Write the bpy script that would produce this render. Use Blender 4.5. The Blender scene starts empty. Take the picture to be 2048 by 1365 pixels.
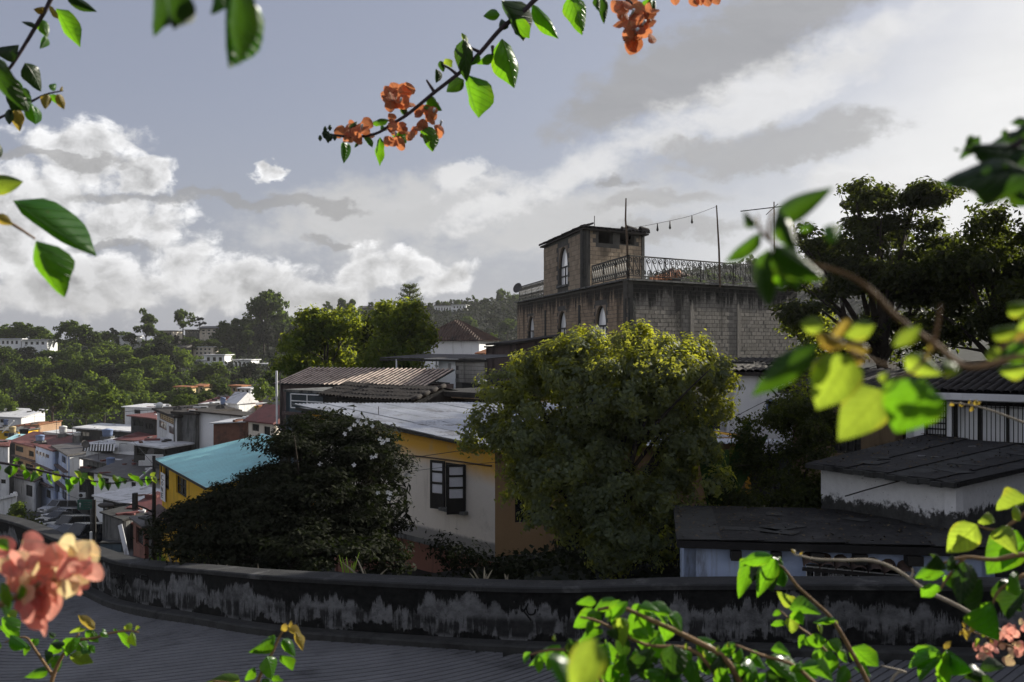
import bpy, bmesh, math, random
import numpy as np
from mathutils import Vector, Matrix, Euler
C = bpy.context.scene.collection
SC = bpy.context.scene
rad = math.radians
# ------------------------------------------------------------------ camera
F = 1991.0                                   # focal length in pixels of the 2048 px wide photograph
cam = bpy.data.cameras.new('camera'); camo = bpy.data.objects.new('camera', cam); C.objects.link(camo)
cam.sensor_width = 36.0; cam.lens = F*36/2048
cam.clip_start = 0.05; cam.clip_end = 4000
camo.location = (0, 0, 0); camo.rotation_euler = (rad(90), 0, 0)
cam.dof.use_dof = True; cam.dof.focus_distance = 40.0; cam.dof.aperture_fstop = 11.0
SC.camera = camo
# ------------------------------------------------------------------ light
SUN_AZ, SUN_EL = 54.0, 23.0                  # azimuth to the right of the view direction (+Y)
sd = Vector((math.sin(rad(SUN_AZ))*math.cos(rad(SUN_EL)), math.cos(rad(SUN_AZ))*math.cos(rad(SUN_EL)), math.sin(rad(SUN_EL))))
sun = bpy.data.lights.new('sun', 'SUN'); sun.energy = 5.0; sun.angle = rad(0.55); sun.color = (1.0, 0.94, 0.82)
suno = bpy.data.objects.new('sun', sun); C.objects.link(suno)
suno.rotation_euler = sd.to_track_quat('Z', 'Y').to_euler()
SC.view_settings.view_transform = 'Standard'; SC.view_settings.look = 'None'
SC.view_settings.exposure = 0.6; SC.view_settings.gamma = 1.0
SC.view_settings.use_curve_mapping = False
try:
    SC.cycles.use_adaptive_sampling = True; SC.cycles.adaptive_threshold = 0.02
    SC.cycles.use_denoising = True; SC.cycles.max_bounces = 6; SC.cycles.diffuse_bounces = 2
    SC.cycles.transparent_max_bounces = 4; SC.cycles.transmission_bounces = 4; SC.cycles.volume_bounces = 0
    SC.cycles.caustics_reflective = False; SC.cycles.caustics_refractive = False
except Exception: pass
# ------------------------------------------------------------------ sky
W = bpy.data.worlds.new('World'); SC.world = W; W.use_nodes = True
try: W.cycles.sampling_method = 'MANUAL'; W.cycles.sample_map_resolution = 512
except Exception: pass
nt = W.node_tree; N = nt.nodes; L = nt.links
for n in list(N): N.remove(n)
SKY_STRENGTH = 0.081
class G:
    """tiny wrapper that writes node maths as expressions"""
    def __init__(s, tree): s.t = tree
    def v(s, x): return x
    def link(s, sock, x):
        if isinstance(x, bpy.types.NodeSocket): s.t.links.new(x, sock)
        elif x is not None: sock.default_value = x
    def m(s, op, a, b=None, c=None, clamp=False):
        n = s.t.nodes.new('ShaderNodeMath'); n.operation = op; n.use_clamp = clamp
        for i, x in enumerate((a, b, c)):
            if x is not None: s.link(n.inputs[i], x)
        return n.outputs[0]
    def add(s, a, b): return s.m('ADD', a, b)
    def sub(s, a, b): return s.m('SUBTRACT', a, b)
    def mul(s, a, b): return s.m('MULTIPLY', a, b)
    def mx(s, a, b): return s.m('MAXIMUM', a, b)
    def mn(s, a, b): return s.m('MINIMUM', a, b)
    def ss(s, x, lo, hi):
        n = s.t.nodes.new('ShaderNodeMapRange'); n.interpolation_type = 'SMOOTHSTEP'
        s.link(n.inputs[0], x); n.inputs[1].default_value = lo; n.inputs[2].default_value = hi
        return n.outputs[0]
    def lin(s, x, lo, hi, a, b):
        n = s.t.nodes.new('ShaderNodeMapRange'); s.link(n.inputs[0], x)
        n.inputs[1].default_value = lo; n.inputs[2].default_value = hi; n.inputs[3].default_value = a; n.inputs[4].default_value = b
        return n.outputs[0]
    def mix(s, f, a, b, blend='MIX'):
        n = s.t.nodes.new('ShaderNodeMix'); n.data_type = 'RGBA'; n.blend_type = blend
        s.link(n.inputs['Factor'], f)
        for i, x in ((6, a), (7, b)):
            if isinstance(x, (tuple, list)): x = (*x[:3], 1.0)
            s.link(n.inputs[i], x)
        return n.outputs[2]
    def noise(s, vec, scale, detail=4, rough=.55, dist=0.0, out=0):
        n = s.t.nodes.new('ShaderNodeTexNoise'); s.link(n.inputs['Vector'], vec)
        n.inputs['Scale'].default_value = scale; n.inputs['Detail'].default_value = detail
        n.inputs['Roughness'].default_value = rough; n.inputs['Distortion'].default_value = dist
        return n.outputs[out]
    def comb(s, x, y, z):
        n = s.t.nodes.new('ShaderNodeCombineXYZ')
        for i, q in enumerate((x, y, z)): s.link(n.inputs[i], q)
        return n.outputs[0]
    def sep(s, v):
        n = s.t.nodes.new('ShaderNodeSeparateXYZ'); s.link(n.inputs[0], v); return n.outputs
    def mapping(s, v, loc=(0,0,0), rot=(0,0,0), scale=(1,1,1)):
        n = s.t.nodes.new('ShaderNodeMapping'); s.link(n.inputs[0], v)
        n.inputs[1].default_value = loc; n.inputs[2].default_value = rot; n.inputs[3].default_value = scale
        return n.outputs[0]
g = G(nt)
sky = N.new('ShaderNodeTexSky'); sky.sky_type = 'NISHITA'; sky.sun_disc = False
sky.sun_elevation = rad(SUN_EL); sky.sun_rotation = rad(SUN_AZ); sky.air_density = 1.0; sky.dust_density = 2.0; sky.ozone_density = 1.5
hs = N.new('ShaderNodeHueSaturation'); hs.inputs['Saturation'].default_value = 0.42; hs.inputs['Value'].default_value = 0.9
L.new(sky.outputs[0], hs.inputs['Color'])
SKYC = g.mix(.55, hs.outputs[0], (2.2, 2.48, 3.65))   # thin even veil that greys the blue
tc = N.new('ShaderNodeTexCoord'); D = tc.outputs['Generated']
dx, dy, dz = g.sep(D)
AZ = g.mul(g.m('ARCTAN2', dx, dy), 180/math.pi)          # degrees right of +Y
EL = g.mul(g.m('ARCSINE', dz), 180/math.pi)
wob = g.sub(g.noise(g.mapping(D, scale=(1, 1, 1.6)), 7, 6, .6), .5)
wob2 = g.sub(g.noise(g.mapping(D, loc=(.5, .2, .1), scale=(1, 1, 1.4)), 26, 7, .62), .5)
def pa(px): return math.degrees(math.atan((px-1024)/F))
def pe(py): return math.degrees(math.atan((682.5-py)/F))
def nz3(scale, detail, rough, loc=(0, 0, 0)):
    n = N.new('ShaderNodeTexNoise'); g.link(n.inputs['Vector'], g.mapping(D, loc=loc, scale=(1, 1, 1.35))); n.inputs['Scale'].default_value = scale; n.inputs['Detail'].default_value = detail; n.inputs['Roughness'].default_value = rough
    return g.sep(n.outputs['Color'])
wa, wb_, wc_ = nz3(13, 5, .62); wd, we, wf = nz3(4.5, 3, .55, (2, 1, 3))
AZ0, EL0 = AZ, EL
AZ = g.add(AZ0, g.add(g.mul(g.sub(wa, .5), 5.0), g.mul(g.sub(wd, .5), 5.0))); EL = g.add(EL0, g.add(g.mul(g.sub(wb_, .5), 3.4), g.mul(g.sub(we, .5), 3.0)))
def blob(a, e, ra, re, rot=0.0):                          # one cloud: where it stands, how large, how tilted
    u, v = g.sub(AZ, a), g.sub(EL, e)
    if rot:
        c, s = math.cos(rad(rot)), math.sin(rad(rot)); u, v = g.add(g.mul(u, c), g.mul(v, s)), g.sub(g.mul(v, c), g.mul(u, s))
    u = g.m('DIVIDE', u, ra); v = g.m('DIVIDE', v, re)
    return g.sub(1.0, g.m('SQRT', g.add(g.mul(u, u), g.mul(v, v))))
def union(bs):
    r = None
    for b in bs:
        x = blob(*b); r = x if r is None else g.mx(r, x)
    return r
def voro(vec, scale, smooth=.35):
    n = N.new('ShaderNodeTexVoronoi'); n.feature = 'F1'; n.inputs['Scale'].default_value = scale
    g.link(n.inputs['Vector'], vec); return n.outputs['Distance']
def puffs(vec):                                           # billows upon billows
    w = N.new('ShaderNodeVectorMath'); w.operation = 'ADD'
    nz = N.new('ShaderNodeTexNoise'); g.link(nz.inputs['Vector'], vec); nz.inputs['Scale'].default_value = 22; nz.inputs['Detail'].default_value = 3
    sc_ = N.new('ShaderNodeVectorMath'); sc_.operation = 'SCALE'; L.new(nz.outputs['Color'], sc_.inputs[0]); sc_.inputs['Scale'].default_value = .035
    L.new(vec, w.inputs[0]); L.new(sc_.outputs[0], w.inputs[1]); v = w.outputs[0]
    return g.add(g.add(g.mul(g.sub(.52, voro(v, 16)), .7), g.mul(g.sub(.50, voro(v, 40)), .5)), g.mul(g.sub(g.noise(v, 30, 6, .62), .5), 1.5))
CUM = [(pa(300), pe(375), 2.0, 1.2), (pa(150), pe(325), 3.4, 2.2), (pa(90), pe(430), 6.0, 2.8), (pa(270), pe(460), 4.2, 2.4),
       (pa(370), pe(520), 3.8, 2.5), (pa(180), pe(570), 6.5, 2.4), (pa(500), pe(580), 3.4, 2.1),
       (pa(720), pe(535), 2.3, 1.8), (pa(810), pe(530), 2.5, 1.5), (pa(900), pe(548), 2.4, 1.2), (pa(640), pe(620), 4.6, 1.7),
       (pa(535), pe(340), .95, .75), (pa(0), pe(490), 7, 3.2)]
cum = union(CUM)
far_ = g.mul(g.mul(g.ss(g.m('ABSOLUTE', AZ0), 30, 42), g.ss(EL0, 34, 16)), g.ss(EL0, -1, 1))      # bank continues round the horizon, raised out of view to add fill light
cum = g.mx(cum, g.sub(g.mul(g.mul(g.sub(g.noise(D, 2.6, 2), .40), 4.5), far_), g.mul(g.sub(1.0, far_), 3.0)))
Dm = g.mapping(D, scale=(1, 1, 1.25))
pf = puffs(Dm); pfs = puffs(g.mapping(Dm, loc=(.011, 0, .011)))
cd = g.add(g.mul(cum, 1.3), g.add(pf, g.mul(wob, .8)))
cumA = g.mul(g.ss(cd, .02, .56), .93)
relief = g.sub(pf, pfs)
cumL = g.m('ADD', g.lin(relief, -.34, .26, .40, .84), g.mul(g.ss(cd, 1.1, .25), .28))
cumL = g.mul(cumL, g.lin(EL0, .5, 5.0, .62, 1.0))
sdn = N.new('ShaderNodeVectorMath'); sdn.operation = 'DOT_PRODUCT'; L.new(D, sdn.inputs[0]); sdn.inputs[1].default_value = sd
cosS = sdn.outputs['Value']
# high layered cloud: greyer on its dark undersides, whiter towards the sun
TILT = g.mapping(g.comb(AZ, EL, 0.0), rot=(0, 0, rad(-24)), scale=(.022, .085, 1))
st = g.noise(TILT, 2.2, 5, .58, .5); st2 = g.noise(g.mapping(TILT, loc=(3.1, 1.7, 0)), 3.2, 5, .6, .7)
edge = g.add(g.mul(wob, 1.2), g.add(g.mul(wob2, 1.5), g.mul(g.sub(st, .5), 2.2)))
base = g.mix(g.mul(g.ss(EL0, 15, 0), .45), SKYC, (3.7, 3.8, 4.0))
def layer(sc, bs, lo, hi, op, v):
    a = g.mul(g.ss(g.add(union(bs), edge), lo, hi), op); v = g.mul(g.add(1.0, g.mul(g.sub(st2, .5), .55)), v)
    return g.mix(a, sc, g.comb(v, v, g.mul(v, 1.01)))
sc = layer(base, [(pa(1150), pe(420), 12, 3.2, 8), (pa(780), pe(420), 8.5, 2.6, 8), (70, 10, 30, 9), (-100, 30, 30, 8), (140, 28, 36, 9)], -.25, .7, .9, 5.0)
gz = g.ss(g.add(AZ, g.mul(g.sub(EL, 9), -.9)), 8, 24)                                # the bright veil that spreads round the sun
gz = g.mul(gz, g.ss(AZ, 150, 70))
vv = g.add(7.2, g.mul(g.sub(st2, .5), 1.6)); sc = g.mix(g.mul(gz, .92), sc, g.comb(vv, vv, vv))
sc = layer(sc, [(pa(1450), pe(110), 13, 2.3, 29), (pa(1230), pe(230), 6, 1.6, 24), (60, 24, 16, 4, 20)], -.1, .55, .80, 3.0)
sc = layer(sc, [(pa(1600), pe(165), 11, 1.5, 23), (pa(1200), pe(320), 8, 1.5, 16)], -.35, .6, .85, 6.6)
sc = layer(sc, [(pa(1500), pe(305), 8.5, 1.5, 9), (pa(1330), pe(400), 5, .8, 4), (pa(1350), pe(470), 6, .9, 2), (90, 12, 14, 3, 5)], -.05, .5, .78, 3.5)
sc = layer(sc, [(pa(1700), pe(370), 6, 1.2, 4), (pa(1010), pe(405), 4.5, 1.0, 14), (pa(920), pe(340), 2.2, .8, 35)], -.1, .5, .8, 6.6)
cg = g.mul(cumL, 8.2)
sc = g.mix(cumA, sc, g.comb(cg, cg, g.mul(cg, 1.01)))
sc = layer(sc, [(pa(480), pe(408), 9.5, .45), (pa(120), pe(342), 4.5, .38), (pa(640), pe(478), 2.0, .38), (pa(1250), pe(362), 2.6, .5, -8), (pa(240), pe(505), 2, .3)], .0, .55, .70, 2.75)
below = g.ss(EL0, -1.0, -6.0)
sc = g.mix(below, sc, (.6, .6, .6))
bg = N.new('ShaderNodeBackground'); L.new(sc, bg.inputs[0]); bg.inputs[1].default_value = SKY_STRENGTH
wo = N.new('ShaderNodeOutputWorld'); L.new(bg.outputs[0], wo.inputs[0])

# ------------------------------------------------------------------ helpers
def P(px, py, d): return Vector(((px-1024)*d/F, d, (682.5-py)*d/F))
def X(px, d): return (px-1024)*d/F
def Z(py, d): return (682.5-py)*d/F
def XY(px, d): return Vector((X(px, d), d))
def on_wall(A, B, px, py):
    k = (px-1024)/F; dx, dy = B[0]-A[0], B[1]-A[1]
    t = (k*A[1]-A[0])/(dx-k*dy); y = A[1]+t*dy
    return t*math.hypot(dx, dy), Z(py, y)
class MB:
    def __init__(s): s.v = []; s.f = []; s.uv = None
    def quad(s, a, b, c, d):
        i = len(s.v); s.v += [tuple(a), tuple(b), tuple(c), tuple(d)]; s.f.append((i, i+1, i+2, i+3)); return s
    def tri(s, a, b, c):
        i = len(s.v); s.v += [tuple(a), tuple(b), tuple(c)]; s.f.append((i, i+1, i+2)); return s
    def box(s, c, size, rz=0, M=None):
        hx, hy, hz = size[0]/2, size[1]/2, size[2]/2; i = len(s.v); cr, sr = math.cos(rz), math.sin(rz)
        for z in (-hz, hz):
            for x, y in ((-hx, -hy), (hx, -hy), (hx, hy), (-hx, hy)):
                s.v.append((c[0]+x*cr-y*sr, c[1]+x*sr+y*cr, c[2]+z))
        s.f += [(i+3, i+2, i+1, i), (i+4, i+5, i+6, i+7), (i, i+1, i+5, i+4), (i+1, i+2, i+6, i+5), (i+2, i+3, i+7, i+6), (i+3, i, i+4, i+7)]
        return s
    def beam(s, a, b, w, h, up=(0, 0, 1)):
        a = Vector(a); b = Vector(b); t = (b-a).normalized(); u = Vector(up)
        r = t.cross(u);  r = r.normalized() if r.length > 1e-4 else Vector((1, 0, 0)); n = r.cross(t).normalized(); i = len(s.v)
        for q in (a, b):
            for x, y in ((-1, -1), (1, -1), (1, 1), (-1, 1)): s.v.append(tuple(q+r*(x*w/2)+n*(y*h/2)))
        s.f += [(i, i+1, i+2, i+3), (i+7, i+6, i+5, i+4), (i, i+4, i+5, i+1), (i+1, i+5, i+6, i+2), (i+2, i+6, i+7, i+3), (i+3, i+7, i+4, i)]
        return s
    def prism(s, pts, th):                    # polygon (counter-clockwise from above) with thickness downwards
        n = len(pts); i = len(s.v)
        s.v += [tuple(p) for p in pts] + [(p[0], p[1], p[2]-th) for p in pts]
        s.f.append(tuple(range(i, i+n))); s.f.append(tuple(range(i+2*n-1, i+n-1, -1)))
        for k in range(n): j = (k+1) % n; s.f.append((i+j, i+k, i+n+k, i+n+j))
        return s
    def tube(s, pts, r, n=6, cap=True):
        pts = [Vector(p) for p in pts]; i = len(s.v); m = len(pts)
        rs = r if isinstance(r, (list, tuple)) else [r]*m
        u = None
        for k, p in enumerate(pts):
            t = (pts[min(k+1, m-1)]-pts[max(k-1, 0)]).normalized()
            if u is None: u = t.cross(Vector((0, 0, 1)) if abs(t.z) < .9 else Vector((1, 0, 0))).normalized()
            else: u = (u - t*u.dot(t)).normalized()
            w = t.cross(u)
            for q in range(n):
                a = 2*math.pi*q/n; s.v.append(tuple(p+(u*math.cos(a)+w*math.sin(a))*rs[k]))
        for k in range(m-1):
            for q in range(n):
                a, b = i+k*n+q, i+k*n+(q+1) % n; s.f.append((a, b, b+n, a+n))
        if cap: s.f.append(tuple(i+q for q in range(n-1, -1, -1))); s.f.append(tuple(i+(m-1)*n+q for q in range(n)))
        return s
    def lathe(s, c, prof, n=12, axis='z'):
        i = len(s.v)
        for (r, z) in prof:
            for q in range(n):
                a = 2*math.pi*q/n; x, y = r*math.cos(a), r*math.sin(a)
                s.v.append((c[0]+x, c[1]+y, c[2]+z) if axis == 'z' else ((c[0]+z, c[1]+x, c[2]+y) if axis == 'x' else (c[0]+x, c[1]+z, c[2]+y)))
        for k in range(len(prof)-1):
            for q in range(n):
                a, b = i+k*n+q, i+k*n+(q+1) % n; s.f.append((a, b, b+n, a+n))
        s.f.append(tuple(i+q for q in range(n-1, -1, -1))); s.f.append(tuple(i+(len(prof)-1)*n+q for q in range(n)))
        return s
    def mesh(s, name, m, smooth=False):
        me = bpy.data.meshes.new(name); me.from_pydata(s.v, [], s.f)
        if m is not None: me.materials.append(m)
        if smooth: me.polygons.foreach_set('use_smooth', [True]*len(me.polygons))
        me.update(); return me
WORLD = {}
def tag(o, label=None, cat=None, group=None, kind=None):
    if label: o['label'] = label
    if cat: o['category'] = cat
    if group: o['group'] = group
    if kind: o['kind'] = kind
    return o
def thing(name, label, cat, loc=(0, 0, 0), group=None, world=True):
    """Empty at the thing's base; parts are given in world coordinates (world=True) or in the thing's own."""
    o = bpy.data.objects.new(name, None); C.objects.link(o); o.location = loc; o.empty_display_size = .2
    WORLD[o.name] = Vector(loc) if world else None
    return tag(o, label, cat, group)
def part(mb, name, m, parent, smooth=False, label=None, kind=None):
    me = mb.mesh(name, m, smooth) if isinstance(mb, MB) else mb
    o = bpy.data.objects.new(name, me); C.objects.link(o); o.parent = parent
    b = WORLD.get(parent.name)
    if b is not None: o.matrix_parent_inverse = Matrix.Translation(-b)
    if label: o['label'] = label
    if kind: o['kind'] = kind
    return o
def copy_tree(o, parent=None):
    c = o.copy(); C.objects.link(c)
    if parent is not None: c.parent = parent
    for ch in list(o.children): copy_tree(ch, c)
    return c
# ------------------------------------------------------------------ materials
def mat(name, col, rough=.85, var=.22, scale=2.0, dirt=None, da=.5, ds=1.2, streak=False, bump=.15, bscale=14, metal=0.0, spec=.3):
    m = bpy.data.materials.new(name); m.use_nodes = True; t = m.node_tree; h = G(t)
    b = t.nodes['Principled BSDF']; co = t.nodes.new('ShaderNodeTexCoord').outputs['Object']
    n1 = h.noise(co, scale, 6, .6)
    c = h.mix(h.lin(n1, .3, .7, 0, 1), tuple(x*(1-var) for x in col), tuple(min(1, x*(1+var)) for x in col))
    if dirt:
        v = h.mapping(co, scale=(1, 1, .12)) if streak else co
        n2 = h.noise(v, ds*(3 if streak else 1), 7, .68, .3)
        c = h.mix(h.ss(n2, .60-da*.25, .80-da*.25), c, dirt)
    t.links.new(c, b.inputs['Base Color'])
    n3 = h.noise(co, bscale, 5, .6)
    t.links.new(h.lin(n3, .3, .7, max(.02, rough-.1), min(1, rough+.1)), b.inputs['Roughness'])
    b.inputs['Metallic'].default_value = metal; b.inputs['Specular IOR Level'].default_value = spec
    if bump:
        bn = t.nodes.new('ShaderNodeBump'); bn.inputs['Strength'].default_value = bump; bn.inputs['Distance'].default_value = .05
        t.links.new(n3, bn.inputs['Height']); t.links.new(bn.outputs[0], b.inputs['Normal'])
    return m
def leafmat(name, c1, c2, trans, tf=.45, rough=.45, perobj=False, spec=.08, vein=False):
    m = bpy.data.materials.new(name); m.use_nodes = True; t = m.node_tree; h = G(t)
    b = t.nodes['Principled BSDF']; out = t.nodes['Material Output']
    if perobj: r = t.nodes.new('ShaderNodeObjectInfo').outputs['Random']
    else: r = t.nodes.new('ShaderNodeNewGeometry').outputs['Random Per Island']
    c = h.mix(r, c1, c2); tcol = h.mix(r, tuple(x*.75 for x in trans), tuple(min(1, x*1.2) for x in trans))
    if vein:
        uv = t.nodes.new('ShaderNodeUVMap').outputs[0]; u, v, _ = h.sep(uv)
        au = h.m('ABSOLUTE', h.sub(u, .5))
        mid = h.ss(au, .05, .0)
        ph = h.m('FRACT', h.mul(h.sub(v, h.mul(au, .7)), 6.0))
        side = h.mul(h.ss(h.m('ABSOLUTE', h.sub(ph, .5)), .14, .02), .7)
        vm = h.mx(mid, side)
        nz = h.noise(t.nodes.new('ShaderNodeTexCoord').outputs['Object'], 5, 4)
        c = h.mix(h.mul(vm, .75), c, tuple(min(1, x*2.6+.03) for x in c2))
        c = h.mix(h.lin(nz, .35, .7, 0, .5), c, c1)
        spot = h.ss(h.noise(t.nodes.new('ShaderNodeTexCoord').outputs['Object'], 11, 5, .7), .63, .70)
        c = h.mix(h.mul(spot, .7), c, (.09, .055, .02)); tcol = h.mix(h.mul(spot, .6), tcol, (.12, .07, .02))
        edge = h.ss(au, .33, .5)
        tcol = h.mix(h.mul(edge, .55), tcol, (min(1, trans[0]*1.9+.03), min(1, trans[1]*1.25), trans[2]))
        tcol = h.mix(h.mul(vm, .7), tcol, tuple(x*.42 for x in trans)); tcol = h.mix(h.lin(h.noise(uv, 3.5, 5, .7), .35, .7, 0, .55), tcol, tuple(x*.5 for x in trans))
        bn = t.nodes.new('ShaderNodeBump'); bn.inputs['Strength'].default_value = .7; bn.inputs['Distance'].default_value = .1
        t.links.new(vm, bn.inputs['Height']); t.links.new(bn.outputs[0], b.inputs['Normal'])
    t.links.new(c, b.inputs['Base Color']); b.inputs['Roughness'].default_value = rough; b.inputs['Specular IOR Level'].default_value = spec
    tr = t.nodes.new('ShaderNodeBsdfTranslucent'); t.links.new(tcol, tr.inputs[0])
    mx = t.nodes.new('ShaderNodeMixShader'); mx.inputs[0].default_value = tf
    t.links.new(b.outputs[0], mx.inputs[1]); t.links.new(tr.outputs[0], mx.inputs[2]); t.links.new(mx.outputs[0], out.inputs[0])
    return m
DK = (.03, .028, .026)
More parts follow.
